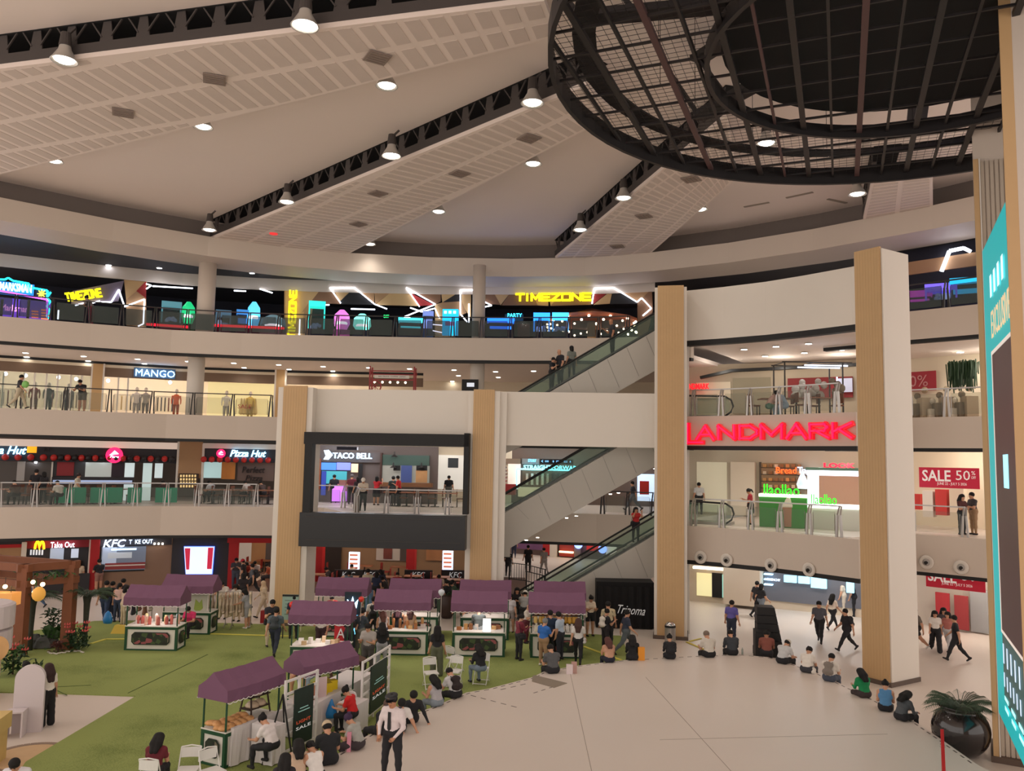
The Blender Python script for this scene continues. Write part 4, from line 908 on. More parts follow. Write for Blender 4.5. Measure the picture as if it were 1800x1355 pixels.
for a, b, s in (((736, 569), (782, 573), 'upper'), ((742, 578), (790, 588), 'lower')): neon([a, b], 'glaring white light tube behind the arcade railing, '+s, em((240, 236, 255), 4), r=.03)
YEL = em((240, 228, 20), 1.6, 'sign_yellow')
sign('illuminated_sign', 'widest yellow illuminated arcade sign', 'TIMEZONE', S4, 907, 517, 1038, 531, YEL, out=.3, st=.085, ext=.06)
ph = S4.on(514, 590)[0]; tx = S4.on(514, 590)[1]; nrm = Vector((tx.y, -tx.x, 0)); z1 = S4.on(514, 513)[0].z; z0 = S4.on(514, 596)[0].z
o = text('illuminated_sign', 'TIMEZONE', Vector((ph.x, ph.y, (z0+z1)/2))+nrm*.3+Vector((tx.x, tx.y, 0))*.2, (0, 0, 1), z1-z0, .42, YEL, up=(-tx.x, -tx.y, 0), st=.06, ext=.05); tag(o, 'vertical yellow illuminated arcade sign on the wood panel', 'sign')
# tilted board with the third sign
bd = thing('arcade_board', 'tilted grey board with the left yellow arcade sign', 'board', at_s(S4, 170, 540))
tri([(128, 512), (218, 494), (208, 530), (125, 536)], WM((120, 108, 124)), 'board_face', bd, out=.05)
tri([(218, 492), (234, 492), (258, 492), (258, 500), (222, 527)], TAN, 'triangle_panel', bd); tri([(257, 494), (257, 525), (240, 512)], RDP, 'triangle_panel', bd, out=.05); tri([(222, 527), (240, 512), (257, 525), (257, 575), (222, 572)], TAN2, 'triangle_panel', bd)
a = at_s(S4, 124, 533); b = at_s(S4, 186, 524); d = b-a; o = text('illuminated_sign', 'TIMEZONE', (a+b)/2+Vector((0, -.4, 0)), d, d.length, .46, YEL, up=(0, 0, 1), st=.052, ext=.05); tag(o, 'tilted yellow illuminated arcade sign on the grey board', 'sign')
# neon shooting gallery
CY_ = em((30, 220, 230), 3.2, 'neon_cyan'); MG = em((200, 80, 230), 2.6, 'neon_magenta')
g = thing('shooting_gallery', 'neon lit shooting gallery booth at the left end of the arcade', 'arcade booth', at_s(S4, 50, 556))
G4 = K.off(3.6)
box_on('back_wall', '', '', G4, -40, 522, 90, 572, em((92, 60, 168), .7, 'booth_violet'), .05, -.6, g)
box_on('sign_box', '', '', G4, -40, 497, 60, 518, em((20, 110, 190), 1.4), .25, 0, g); box_on('sign_box', '', '', G4, 62, 510, 90, 524, mat('booth_dark', (16, 30, 60), .5), .2, 0, g)
wtext('lettering', 'MARKSMAN', G4, 0, 500, 56, 514, em((210, 240, 255), 4), g, out=.3, bold=.02); wtext('lettering', 'Marksman', G4, 1, 534, 48, 545, em((236, 160, 220), 1.6), g, out=-.4)
for pts, M in (([(-40, 492), (16, 494), (22, 491), (30, 496), (58, 501), (58, 516)], CY_), ([(62, 508), (90, 513), (90, 527)], CY_), ([(-40, 512), (0, 512), (90, 529), (90, 560)], MG), ([(96, 516), (89, 525), (95, 532), (89, 541), (95, 548), (89, 557), (93, 562)], CY_)):
    mb = MB(); P = [at_s(G4, *p)+Vector((0, -.35, 0)) for p in pts]
    for a, b in zip(P, P[1:]): mb.cyl(a, b, .05, n=6)
    mb.obj('neon_outline', M, g, world=True)
for x in (0, 47): box_on('booth_post', '', '', G4, x, 526, x+5, 575, mat('booth_post', (30, 24, 50), .5), .12, 0, g)
for x0, x1 in ((55, 67), (72, 87)):
    for k in range(5): box_on('shelf', '', '', G4, x0, 545+k*5-(x0-55)*.12, x1, 547+k*5-(x0-55)*.12, em((230, 130, 80), 1), .15, -.3, g)
mb = MB(); c = at_s(G4, 81, 519)+Vector((0, -.4, 0))
for k in range(8): mb.cyl(c, c+Vector((math.cos(k*.785)*.22, 0, math.sin(k*.785)*.22)), .05, .02, 5)
mb.obj('star_light', em((240, 220, 60), 3), g, world=True)
# arcade machines seen above the balcony edge
def machine(px, py, w, h, M1, M2, lab, kind='claw', S=K.off(3.0), z=Z4):
    p = at_s(S, px, py); p.z = z; t = thing('arcade_machine', lab, 'arcade machine', p, face_yaw(p))
    mb = MB(); mb.box(0, 0, 0, w, .8, .75); mb.obj('cabinet', M1, t)
    mb = MB()
    if kind == 'claw':
        for x in (-1, 1):
            for y in (-1, 1): mb.box(x*(w/2-.04), y*.36, .75, .07, .07, h-1.05)
        mb.obj('frame', M2, t); mb = MB(); mb.box(0, 0, .75, w-.1, .6, h-1.05); mb.obj('glass_case', SHOPG, t)
        mb = MB()
        for q in range(10): mb.ball((random.uniform(-.3, .3)*w, random.uniform(-.2, .2), .85+random.random()*.2), .1, 6)
        mb.obj('plush_prizes', em((150, 170, 210), .5), t)['kind'] = 'stuff'
        mb = MB(); mb.box(0, 0, h-.3, w, .8, .3); mb.obj('header', M2, t)
    elif kind == 'screen':
        mb = MB(); mb.box(0, .1, .75, w*.9, .3, h-1.0); mb.obj('housing', M1, t); mb = MB(); mb.box(0, -.07, .95, w*.8, .04, h-1.4); mb.obj('monitor', M2, t); mb = MB(); mb.box(0, 0, h-.25, w, .5, .25); mb.obj('header', M2, t)
    else:
        mb.lathe([(w*.3, .75), (w*.5, h*.6), (w*.45, h*.85), (w*.15, h)], n=12); mb.obj('rounded_top', M2, t)
        mb = MB(); mb.lathe([(w*.32, h*.55), (w*.36, h*.58), (w*.32, h*.62)], c=(0, -.25, 0), n=12); mb.obj('ring_light', em((250, 250, 255), 2), t)
    return t
DKB = mat('machine_navy', (26, 30, 60), .4)
MM = [(556, 575, .9, 2.3, DKB, em((40, 200, 190), 1.3), 'turquoise lit claw machine right of the vertical yellow sign', 'claw'), (600, 585, .9, 1.9, mat('machine_pink', (190, 90, 180), .5), em((230, 120, 210), 1.0), 'pink heart topped arcade machine behind the railing', 'round'), (636, 585, 1.0, 1.7, DKB, em((120, 230, 210), 1.6), 'small arcade machine with green and white lights', 'round'), (722, 585, 1.4, 1.5, DKB, em((70, 200, 215), 1.5), 'low cyan lit arcade machine by the glaring light tubes', 'screen'),
  (752, 580, .6, 1.9, mat('machine_slate', (70, 80, 110), .5), em((120, 140, 210), .8), 'narrow slate blue arcade machine', 'screen'), (880, 585, 1.5, 1.55, DKB, em((30, 110, 240), 2.2), 'blue lit arcade machine right of the round column', 'screen'), (952, 575, .9, 1.8, DKB, em((40, 140, 240), 2.2), 'blue framed claw machine, left of a pair', 'claw'), (985, 575, .9, 1.8, DKB, em((60, 170, 250), 2.2), 'blue framed claw machine, right of a pair', 'claw'),
  (300, 570, 1.0, 1.9, DKB, em((70, 120, 130), 1.0), 'dim glass arcade machine with a white figure on top', 'claw'), (330, 570, .7, 2.0, mat('machine_green', (20, 90, 60), .5), em((30, 190, 120), 1.0), 'green lit arcade machine left of the round column', 'round'), (392, 570, .8, 1.6, DKB, em((60, 90, 110), .9), 'dark blue arcade machine right of the round column, left side', 'claw'), (445, 575, .7, 2.2, DKB, em((80, 180, 230), 1.5), 'tall arcade machine with light blue figure on top', 'round'), (480, 575, 1.4, 1.5, mat('machine_grey', (80, 90, 100), .5), em((90, 120, 130), .6), 'grey car shaped arcade machine left of the vertical sign', 'round'), (430, 572, .9, 1.7, DKB, em((50, 120, 190), 1.0), 'blue arcade machine beside the long red strip', 'screen')]
for a in MM: machine(*a)
KR = K.off(2.6)
for px, h, M, lab, kd in ((1612, 1.3, em((210, 60, 200), .9), 'magenta lit arcade machine right of the tallest pillar', 'screen'), (1655, 1.45, em((120, 100, 240), .9), 'violet framed arcade machine right of the tallest pillar', 'claw'), (1700, 1.6, em((30, 180, 230), 1.0), 'cyan arcade machine beside the near pillar', 'screen')): machine(px, 545, 1.2, h, DKB, M, lab, kd, KR)
for x0, x1, y, l in ((257, 333, 571, 'left'), (372, 500, 573, 'middle')): box_on('light_strip', 'long glowing red strip in the arcade behind the railing, '+l, 'light', K.off(2.2), x0, y, x1, y+4, em((230, 20, 40), 2.2), .1)
o = box_on('info_totem', 'tall cyan information totem left of the round column', 'totem', K.off(1.4), 779, 545, 806, 590, em((20, 170, 225), 1.5), .3); t = box_on('screen_picture', '', '', K.off(1.4), 784, 567, 801, 574, em((120, 90, 150), .8), .02, .3, o)
for k in range(3): box_on('screen_icon', '', '', K.off(1.4), 782+k*8, 548, 787+k*8, 553, em((200, 230, 250), 1.2), .02, .3, o)
box_on('party_sign', 'cyan neon box sign with the word party', 'sign', S4.off(1), 888, 553, 920, 569, mat('sign_dark', (30, 60, 80), .5), .2); sign('illuminated_sign', 'cyan neon word party inside the arcade', 'PARTY', S4.off(1), 893, 553, 918, 559, em((60, 210, 250), 3), out=.4)
box_on('poster', 'red and grey poster stand behind the arcade railing', 'poster', K.off(1.5), 910, 570, 931, 592, mat('poster_red', (140, 50, 60), .6), .1)
sign('exit_sign', 'small green exit sign deep in the arcade', 'EXIT', S4.off(2), 675, 554, 684, 559, em((40, 200, 110), 2), out=.1)
t = thing('carousel', 'round roofed carousel hung with warm bulbs deep in the arcade', 'carousel', at_s(K.off(6.5), 1040, 560)); t.location.z = Z4
KIDP = mat('carousel_roof', (150, 84, 60), .6)
mb = MB(); mb.lathe([(2.6, 1.9), (2.7, 2.05), (1.4, 2.35), (.1, 2.75)], n=16); mb.obj('roof', KIDP, t); mb = MB(); mb.cyl((0, 0, 0), (0, 0, 2), .25, .25, 10); mb.obj('centre_post', TAN, t)
BL = MB().ball((0, 0, 0), .07, 6).mesh('bulb', [em((255, 225, 190), 12, 'bulb_glow')])
for i in range(40):
    a = i*math.pi/20; o = put('bulb', BL, t); o.location = (2.6*math.cos(a), 2.6*math.sin(a), 1.75+.12*math.sin(i*2.2)-(.35 if i % 3 == 0 else 0))
# ---- clothes storey
F3 = thing('shop_front', 'clothes shop fronts of the third storey with brown sign band', 'shop front', at_s(S3, 200, 650), kind='structure')
for x0, x1 in ((-100, 161), (180, 327), (359, 486), (502, 740)):
    box_on('dark_gap', '', '', S3, x0, 625+x0*.04 if 0 else 618+.062*max(x0, -60)+6, x1, 623+.062*max(x0, -60)+6, BLACK, .08, 0, F3) if 0 else None
def band3(x0, x1, dy0, dy1, M, nm, out=0, th=.12, S=S3):
    mb = MB(); z = lambda dy: S.on(240, 640+dy)[0].z; strip(mb, S.seg(x0, x1).off(-out-th), z(dy1), z(dy0), th); return mb.obj(nm, M, F3, world=True)
band3(-100, 740, -1, 4, BLACK, 'dark_gap'); band3(-100, 740, 4, 9, CREAM, 'cream_strip'); band3(-100, 740, 9, 25, BR, 'sign_band')
for x, w in ((161, 18), (486, 15)):
    for dx, ww, M in ((0, w, TAN), (-3, 3, WHITE), (w, 3, WHITE)): box_on('wood_pier', '', '', S3, x+dx, 640, x+dx+ww, 745, M, .3, 0, F3)
for x in (2, 38, 57, 78, 98, 121, 140, 205, 222): box_on('window_frame', '', '', S3, x, 655, x+3, 745, WHITE, .08, 0, F3)
box_on('window_pane', '', '', S3, -60, 655, 160, 745, SHOPG, .02, 0, F3)
sign('illuminated_sign', 'white illuminated name sign over the middle clothes shop', 'MANGO', S3, 238, 651, 307, 663, em((170, 215, 255), 3.0), out=.3, ext=.05)
box_on('sign_board', 'grey blue board behind the white illuminated name sign', 'board', S3, 235, 648, 308, 665, mat('board_bluegrey', (74, 96, 116), .5), .06, .13)
mann = [(240, 700, (235, 225, 215), 'white top, standing left of the round column'), (256, 700, (180, 170, 160), 'grey clothes, second from the round column'), (310, 700, (226, 110, 70), 'orange clothes beside the round column'), (398, 705, (230, 225, 210), 'white jacket in the cream window'), (440, 705, (235, 205, 110), 'yellow dress in the cream window'), (60, 700, (150, 60, 60), 'red clothes behind the left window'), (120, 700, (110, 104, 110), 'grey coat behind the left window'), (85, 700, (60, 60, 70), 'dark coat behind the left window')]
MANW = mat('mannequin_white', (226, 214, 200), .4)
for x, y, c, l in mann:
    p = at_s(S3.off(.5), x, y); t = thing('mannequin', 'shop mannequin with '+l, 'mannequin', (p.x, p.y, Z3), face_yaw(p)); cm = cmat(c)
    mb = MB(); mb.ball((0, 0, 1.66), .1, 10, sz=1.3); mb.cyl((0, 0, 1.42), (0, 0, 1.56), .05, .045); mb.obj('head', MANW, t, smooth=True)
    mb = MB(); mb.lathe([(.17, .85), (.13, 1.08), (.2, 1.36), (.09, 1.46)], n=12, sy=.6)
    for s in (-1, 1): mb.tube([(s*.2, 0, 1.38), (s*.25, -.02, 1.12), (s*.24, -.08, .9)], [.055, .045, .03])
    mb.obj('top', cm, t, smooth=True); mb = MB()
    for s in (-1, 1): mb.tube([(s*.09, 0, .88), (s*.1, 0, .45), (s*.1, 0, .04)], [.095, .065, .045], 8)
    mb.obj('trousers', cmat(tuple(int(v*.7) for v in c)), t, smooth=True); mb = MB(); mb.cyl((0, 0, 0), (0, 0, .03), .22, .22, 14); mb.obj('base', STEEL, t)
for j, (x, n_, l) in enumerate([(20, 7, 'left shop window'), (105, 7, 'left shop, middle'), (146, 6, 'left shop beside the wood pier'), (225, 6, 'middle shop, left'), (283, 7, 'middle shop'), (450, 6, 'cream window')]):
    p = at_s(S3.off(2.2), x, 700); t = thing('clothes_rack', 'clothes rack with hanging garments, '+l, 'clothes rack', (p.x, p.y, Z3), face_yaw(p)); mb = MB()
    mb.tube([(-.7, 0, 0), (-.7, 0, 1.4), (.7, 0, 1.4), (.7, 0, 0)], .02, 5); mb.bar((-.7, -.25, .03), (-.7, .25, .03), .03); mb.bar((.7, -.25, .03), (.7, .25, .03), .03); mb.obj('frame', STEEL, t)
    for i in range(n_):
        mb = MB(); xx = -.6+1.2*i/(n_-1); mb.slab([(xx, -.22, .55), (xx, .22, .55), (xx, .2, 1.25), (xx, .04, 1.36), (xx, -.04, 1.36), (xx, -.2, 1.25)], (1, 0, 0), .07); mb.obj('garment', cmat(random.choice([(70, 66, 70), (150, 130, 120), (200, 190, 180), (120, 60, 60), (210, 180, 120), (60, 66, 90)])), t)
mb = MB(); strip(mb, S3.off(1.2).seg(359, 480), Z3, 11.6, .1); struct(mb.obj('wall_cream_window', em((232, 216, 160), .55, 'lit_window_back')), 'lit cream back of the sale window', 'wall')
sign('window_lettering', 'red word sale on the cream shop window', 'SALE', S3, 418, 711, 442, 718, mat('red_letter', (190, 40, 30), .5), out=.05)
for i in range(6):
    o = MB().lathe([(.05, 0), (.14, .1), (.05, .9), (.01, 1.0)], n=8).obj('window_ornament', mat('pale_gold', (226, 200, 130), .4)); p = at_s(S3.off(.6), 424+i*5, 712); o.location = (p.x, p.y, Z3+.4); tag(o, 'tall pale ornament in the cream sale window', 'ornament', 'ornaments in the cream sale window')
for x in (520, 535, 550, 565, 580, 595, 610, 625): fillp = at_s(S3.off(2), x, 690)
for x in (0, 60, 120, 200, 260, 310, 400, 450, 520, 580, 640): fill(Vector((at_s(S3.off(2.5), x, 690).x, at_s(S3.off(2.5), x, 690).y, 11.2)), 90, (1, .92, .82))
for i, x in enumerate((10, 45, 103, 134, 190, 299)):
    o = MB().ball((0, 0, 0), .1, 8).obj('spot_lamp', em((220, 225, 255), 10)); p = at_s(S3.off(.8), x, 657+i*3); o.location = p; tag(o, 'bright spot lamp inside the clothes shops', 'lamp', 'spot lamps inside the clothes shops')
# red vending scaffold and black sign above the colonnade
p = at_s(K.off(.8), 690, 690); t = thing('red_cart', 'red wheeled scaffold cart with a white name board', 'cart', (p.x, p.y, Z3+.72), 0); RDM = mat('cart_red', (150, 26, 30), .4)
for x in (-1.15, 1.15):
    for y in (-.35, .35): o = MB().bar((x, y, -.72), (x, y, 2.05), .07).obj('post', RDM, t)
    MB().bar((x, -.35, 2.0), (x*1.05, .35, 1.7), .05).obj('slanted_rail', RDM, t)
for z in (1.35, 1.62, 1.8): MB().bar((-1.15, -.35, z), (1.15, -.35, z), .05).obj('crossbar', RDM, t)
mb = MB(); mb.box(0, -.4, 1.42, 1.8, .03, .16); b_ = mb.obj('name_board', WHITE, t)
o = put('lettering', text_mesh('RED TRUCK - COFFEE - JAPAN', 1.4, .08, mat('letter_dark', (60, 50, 50), .6), ext=.003), t); o.matrix_basis = frame3((0, -.42, 1.46), (1, 0, 0))
for x in (-.85, ): 
    w = MB(); n_ = 18
    for i in range(n_):
        a, b = 6.2832*i/n_, 6.2832*(i+1)/n_; w.bar((x+.3*math.cos(a), -.42, .98+.3*math.sin(a)), (x+.3*math.cos(b), -.42, .98+.3*math.sin(b)), .06)
    for i in range(8): a = 6.2832*i/8; w.bar((x, -.42, .98), (x+.3*math.cos(a), -.42, .98+.3*math.sin(a)), .03)
    w.obj('wheel', RDM, t)
for i in range(5): o = put('bulb', MB().ball((0, 0, 0), .06, 6).mesh('bulb', [em((255, 225, 190), 8)]), t); o.location = (-.9+i*.4, -.3, 1.22)
o = box_on('black_sign_board', 'small black board with white label beside the round column', 'sign', K.off(.9), 812, 667, 841, 690, BLACK, .08); box_on('label', '', '', K.off(.9), 821, 673, 834, 680, em((200, 205, 215), .8), .01, .09, o)
# ---- restaurant storey : pizza restaurant
F2 = thing('shop_front', 'dark pizza restaurant front with red and black lanterns', 'shop front', at_s(S2, 200, 840), kind='structure')
def bx2(nm, x0, y0, x1, y1, M, th=.1, out=0, S=S2): return box_on(nm, '', '', S, x0, y0, x1, y1, M, th, out, F2)
bx2('top_strip', -60, 774, 312, 786, em((226, 205, 190), .35, 'lit_strip'), .2); bx2('top_strip', 358, 780, 488, 789, WHITE, .2)
bx2('front_band', -60, 786, 312, 812, CHP, .12); bx2('front_band', 358, 789, 488, 812, CHP, .12)
bx2('side_post', 90, 786, 93, 866, WHITE, .14); bx2('side_post', 310, 776, 314, 895, WHITE, .2); bx2('side_post', 354, 780, 358, 895, WHITE, .2)
bx2('wood_panel', 315, 775, 356, 840, TAN2, .2); bx2('menu_shelf', 316, 832, 350, 858, WM((60, 40, 30)), .3, .1)
for r in range(4):
    for c in range(6): bx2('menu_card', 319+c*5, 834+r*6, 322+c*5, 838+r*6, em((220, 190, 130), .6), .03, .41)
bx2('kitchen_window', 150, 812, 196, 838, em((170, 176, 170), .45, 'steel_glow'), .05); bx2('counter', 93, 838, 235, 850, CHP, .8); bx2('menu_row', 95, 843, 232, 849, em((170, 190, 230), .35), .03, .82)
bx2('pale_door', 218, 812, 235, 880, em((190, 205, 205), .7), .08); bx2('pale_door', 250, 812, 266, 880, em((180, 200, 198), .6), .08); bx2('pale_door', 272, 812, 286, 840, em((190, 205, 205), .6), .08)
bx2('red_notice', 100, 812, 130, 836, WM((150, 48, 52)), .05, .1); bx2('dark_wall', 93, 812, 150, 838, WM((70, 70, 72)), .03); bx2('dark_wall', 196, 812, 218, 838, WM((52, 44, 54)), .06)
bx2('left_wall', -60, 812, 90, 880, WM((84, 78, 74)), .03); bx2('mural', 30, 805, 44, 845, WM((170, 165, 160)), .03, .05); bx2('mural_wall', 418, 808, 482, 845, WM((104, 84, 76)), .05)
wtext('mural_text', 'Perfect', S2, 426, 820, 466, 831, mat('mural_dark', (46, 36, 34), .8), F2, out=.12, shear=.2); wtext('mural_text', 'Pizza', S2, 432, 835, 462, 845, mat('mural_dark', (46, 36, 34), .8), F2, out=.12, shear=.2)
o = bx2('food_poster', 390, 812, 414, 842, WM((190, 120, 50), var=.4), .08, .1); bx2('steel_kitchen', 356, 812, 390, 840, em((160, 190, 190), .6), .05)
bx2('lower_wall', -60, 880, 312, 892, CHP, .1)
sign('illuminated_sign', 'blue white script restaurant sign at the left picture edge', 'Pizza Hut', S2, -35, 784, 47, 798, em((150, 215, 255), 4.0, 'sign_ice'), out=.35, shear=.3, bold=.02)
sign('illuminated_sign', 'blue white script restaurant sign right of the wood pier', 'Pizza Hut', S2, 406, 791, 469, 803, em((150, 215, 255), 4.0, 'sign_ice'), out=.35, shear=.3, bold=.02)
o = box_on('orange_sign', 'orange sign board right of the left script sign', 'sign', S2, 48, 785, 93, 796, em((240, 160, 20), .9), .15, .15); wtext('lettering', 'BUY 1', S2, 76, 786, 90, 794, mat('letter_dark', (60, 50, 50), .6), o, out=.33)
for x, y, r, l in ((209, 800, .42, 'large round pink neon restaurant emblem over the counter'), (394, 797, .24, 'small round pink neon emblem beside the right script sign')):
    p = at_s(S2, x, y); t = thing('round_sign', l, 'sign', p+Vector((0, -.5, 0)), face_yaw(p)); MB().cyl((0, 0, 0), (0, -.12, 0), r, r, 24).obj('disc', em((236, 30, 90), 1.6), t)
    mb = MB(); mb.slab([(-r*.6, -.125, -.02*r), (r*.5, -.125, .15*r), (r*.3, -.125, .35*r), (0, -.125, .6*r), (-r*.3, -.125, .25*r)], (0, -1, 0), .02); mb.obj('hat_emblem', em((255, 220, 235), 2.5), t)
    o = put('lettering', text_mesh('Pizza', r*1.0, r*.3, em((255, 230, 240), 3), ext=.01, shear=.3), t); o.matrix_basis = frame3((0, -.14, -r*.35), (1, 0, 0))
BALR = MB().ball((0, 0, 0), .17, 10).mesh('lantern', [mat('lantern_red', (190, 40, 34), .5)], True); BALK = MB().ball((0, 0, 0), .17, 10).mesh('lantern', [mat('lantern_black', (30, 26, 28), .5)], True)
k = 0
for x in list(range(20, 90, 22))+list(range(104, 312, 12))+list(range(364, 486, 14)):
    p = at_s(S2, x, 803+.012*x); o = put('paper_lantern', BALR if (x < 95 or x > 360 or k % 2 == 0) else BALK); o.location = p+Vector((0, -.5, 0)); k += 1
    tag(o, 'red round paper lantern in the row over the pizza restaurant' if o.data == BALR else 'black round paper lantern in the row over the pizza restaurant', 'lantern', 'red lanterns over the pizza restaurant' if o.data == BALR else 'black lanterns over the pizza restaurant')
for i, (x, y) in enumerate(((155, 807), (184, 808), (21, 805), (58, 808), (67, 812))): o = put('pendant_lamp', MB().ball((0, 0, 0), .08, 6).mesh('bulb', [em((235, 240, 255), 12)])); o.location = at_s(S2, x, y)+Vector((0, -.2, 0)); tag(o, 'small glowing pendant lamp in the pizza restaurant', 'lamp', 'pendant lamps in the pizza restaurant')
# dining tables and chairs behind the railing
TBL = MB().box(0, 0, .72, .9, .7, .04).mesh('table_top', [mat('table_brown', (150, 98, 68), .5)]); TLG = MB().cyl((0, 0, 0), (0, 0, .72), .04, .04, 8).box(0, 0, 0, .45, .45, .03).mesh('table_leg', [DARKM])
def dining_table(p, lab, rz=0, grp=None):
    t = thing('dining_table', lab, 'table', p, rz, grp); put('table_top', TBL, t); put('table_leg', TLG, t); return t
CS = MB().box(0, 0, .43, .42, .42, .05).mesh('seat', [mat('chair_brown', (120, 74, 52), .6)]); CB = MB().box(0, .2, .55, .4, .03, .4).mesh('backrest', [mat('chair_brown', (120, 74, 52), .6)]); CL = MB().box(0, 0, 0, .035, .035, .45).mesh('leg', [DARKM])
CS2 = MB().box(0, 0, .43, .42, .42, .05).mesh('seat', [mat('chair_red', (150, 44, 36), .6)]); CB2 = MB().box(0, .2, .55, .4, .03, .4).mesh('backrest', [mat('chair_red', (150, 44, 36), .6)])
def chair(p, rz, lab, grp, red=False):
    t = thing('dining_chair', lab, 'chair', p, rz, grp); put('seat', CS2 if red else CS, t); put('backrest', CB2 if red else CB, t)
    for x in (-.18, .18):
        for y in (-.18, .18): o = put('leg', CL, t); o.location = (x, y, 0)
for i, x in enumerate((15, 70, 118, 165, 205, 375, 405, 440, 472)):
    p = at_s(K.off(2.2), x, 860); dining_table((p.x, p.y, Z2), 'brown dining table behind the restaurant railing', 0, 'dining tables behind the restaurant railing')
    for s in (-1, 1): chair((p.x+s*.75, p.y+.1, Z2), -s*math.pi/2, 'brown dining chair behind the restaurant railing', 'dining chairs behind the restaurant railing')
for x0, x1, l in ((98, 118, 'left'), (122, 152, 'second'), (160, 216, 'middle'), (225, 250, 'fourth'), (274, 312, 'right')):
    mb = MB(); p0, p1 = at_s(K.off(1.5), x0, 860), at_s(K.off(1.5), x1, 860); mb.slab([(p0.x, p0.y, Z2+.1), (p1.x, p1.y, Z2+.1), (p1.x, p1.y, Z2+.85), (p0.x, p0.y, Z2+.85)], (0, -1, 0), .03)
    tag(mb.obj('green_panel', mat('panel_green', (24, 150, 116), .6)), 'bright green low panel behind the railing, '+l, 'screen')  # flat bright green panels standing between railing and tables
# ---- taco restaurant seen through the black frame
T2 = Curve([(-11, 46.5), (0.5, 46.0)])
FT = thing('shop_front', 'taco restaurant front with menu screens and wooden counter', 'shop front', at_s(T2, 640, 840), kind='structure')
def bxt(nm, x0, y0, x1, y1, M, th=.1, out=0, S=T2): return box_on(nm, '', '', S, x0, y0, x1, y1, M, th, out, FT)
shopwall('taco', 'grey wall of the taco restaurant', T2.off(.1), 548, 770, Z2, 7.9, WM((104, 92, 86)))
bxt('sign_wall', 548, 795, 670, 812, WM((92, 82, 78)), .15); bxt('green_wall', 672, 800, 755, 818, WM((64, 88, 78)), .12); bxt('divider', 669, 796, 672, 870, WM((70, 44, 34)), .25)
bxt('orange_frame', 562, 806, 565, 860, WM((150, 80, 50)), .2); bxt('menu_screen', 566, 813, 592, 826, em((60, 110, 200), 1.4), .05, .1); bxt('menu_screen', 593, 813, 617, 826, em((110, 120, 220), 1.2), .05, .1)
bxt('kitchen', 566, 828, 610, 850, em((60, 150, 160), .8), .04, .05); bxt('blue_board', 566, 828, 574, 870, em((40, 60, 150), .6), .05, .12); bxt('lit_niche', 618, 815, 630, 830, em((230, 200, 160), .8), .05, .05); bxt('dark_door', 630, 815, 637, 870, BLACK, .06, .05)
bxt('purple_counter', 590, 853, 612, 880, em((190, 110, 235), 1.1), .5, .3); bxt('counter_box', 593, 843, 612, 853, WM((150, 110, 90)), .3, .3)
bxt('glass_wall', 672, 818, 755, 850, em((150, 150, 140), .35), .05); bxt('wood_bar', 672, 848, 762, 855, WM((130, 88, 56)), .6, .2)
bxt('blue_poster', 706, 818, 725, 848, em((50, 64, 110), .5), .04, .2); bxt('food_poster', 732, 826, 752, 848, WM((196, 150, 100), var=.4), .05, .2); bxt('dark_screen', 733, 818, 752, 827, BLACK, .05, .2); bxt('dark_screen', 693, 818, 705, 827, BLACK, .05, .2)
sign('illuminated_sign', 'blue white illuminated taco restaurant sign inside the black frame', 'TACO BELL', T2, 589, 796, 657, 806, em((190, 225, 255), 4.0), out=.5, bold=.01)
mb = MB(); p = at_s(T2, 580, 801)+Vector((0, -.55, 0)); mb.slab([p+Vector(v) for v in ((-.22, 0, .3), (.05, 0, .32), (.28, 0, .05), (.05, 0, -.22), (-.22, 0, -.2), (-.1, 0, 0))], (0, -1, 0), .06); tag(mb.obj('bell_emblem', em((190, 225, 255), 4.5)), 'small bell emblem left of the taco restaurant sign', 'sign')
bxt('ceiling_vent', 618, 787, 651, 792, mat('vent_navy', (20, 22, 50), .5), .3, 3)
for x, y in ((695, 803), (693, 822), (742, 822)): o = put('pendant_lamp', MB().lathe([(.03, .3), (.05, .12), (.2, 0)], n=10).mesh('shade', [DARKM])); o.location = at_s(T2, x, y)+Vector((0, -.4, 0)); tag(o, 'dark pendant lamp over the taco restaurant window', 'lamp', 'pendant lamps over the taco restaurant window')
for x in (560, 610, 660, 710, 760): q = at_s(T2, x, 830); fill((q.x, q.y-1.6, 7.4), 60, (.95, .95, 1))
for i, x in enumerate((690, 715, 740, 765, 790)):
    p = at_s(K.off(2.6), x, 870); dining_table((p.x, p.y, Z2), 'wooden table in front of the taco restaurant', 0, 'tables in front of the taco restaurant'); chair((p.x+.6, p.y, Z2), 1.57, 'dark chair in front of the taco restaurant', 'chairs in front of the taco restaurant')
# shop with white display wall right of it and neon sign shop behind the escalators
T3 = Curve([(-2.5, 49.5), (8.5, 48)])
FN = thing('shop_front', 'shoe shop with white shelves behind the escalators', 'shop front', at_s(T3, 900, 840), kind='structure')
def bxn(nm, x0, y0, x1, y1, M, th=.1, out=0, S=T3): return box_on(nm, '', '', S, x0, y0, x1, y1, M, th, out, FN)
shopwall('shoe_shop', 'white wall of the shoe shop', T3.off(.1), 755, 900, Z2, 7.9, CREAM); shopwall('neon_shop', 'brown wall behind the cyan neon shop sign', T3.off(.1), 900, 1160, Z2, 7.9, WM((104, 86, 76)))
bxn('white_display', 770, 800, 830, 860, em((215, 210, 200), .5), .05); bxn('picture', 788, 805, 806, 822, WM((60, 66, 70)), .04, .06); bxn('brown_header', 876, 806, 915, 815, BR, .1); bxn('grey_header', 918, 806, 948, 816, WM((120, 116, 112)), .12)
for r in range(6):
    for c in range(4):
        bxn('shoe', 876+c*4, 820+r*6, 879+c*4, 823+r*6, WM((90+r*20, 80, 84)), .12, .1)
    bxn('shelf', 875, 823+r*6, 893, 824+r*6, WHITE, .2, .05)
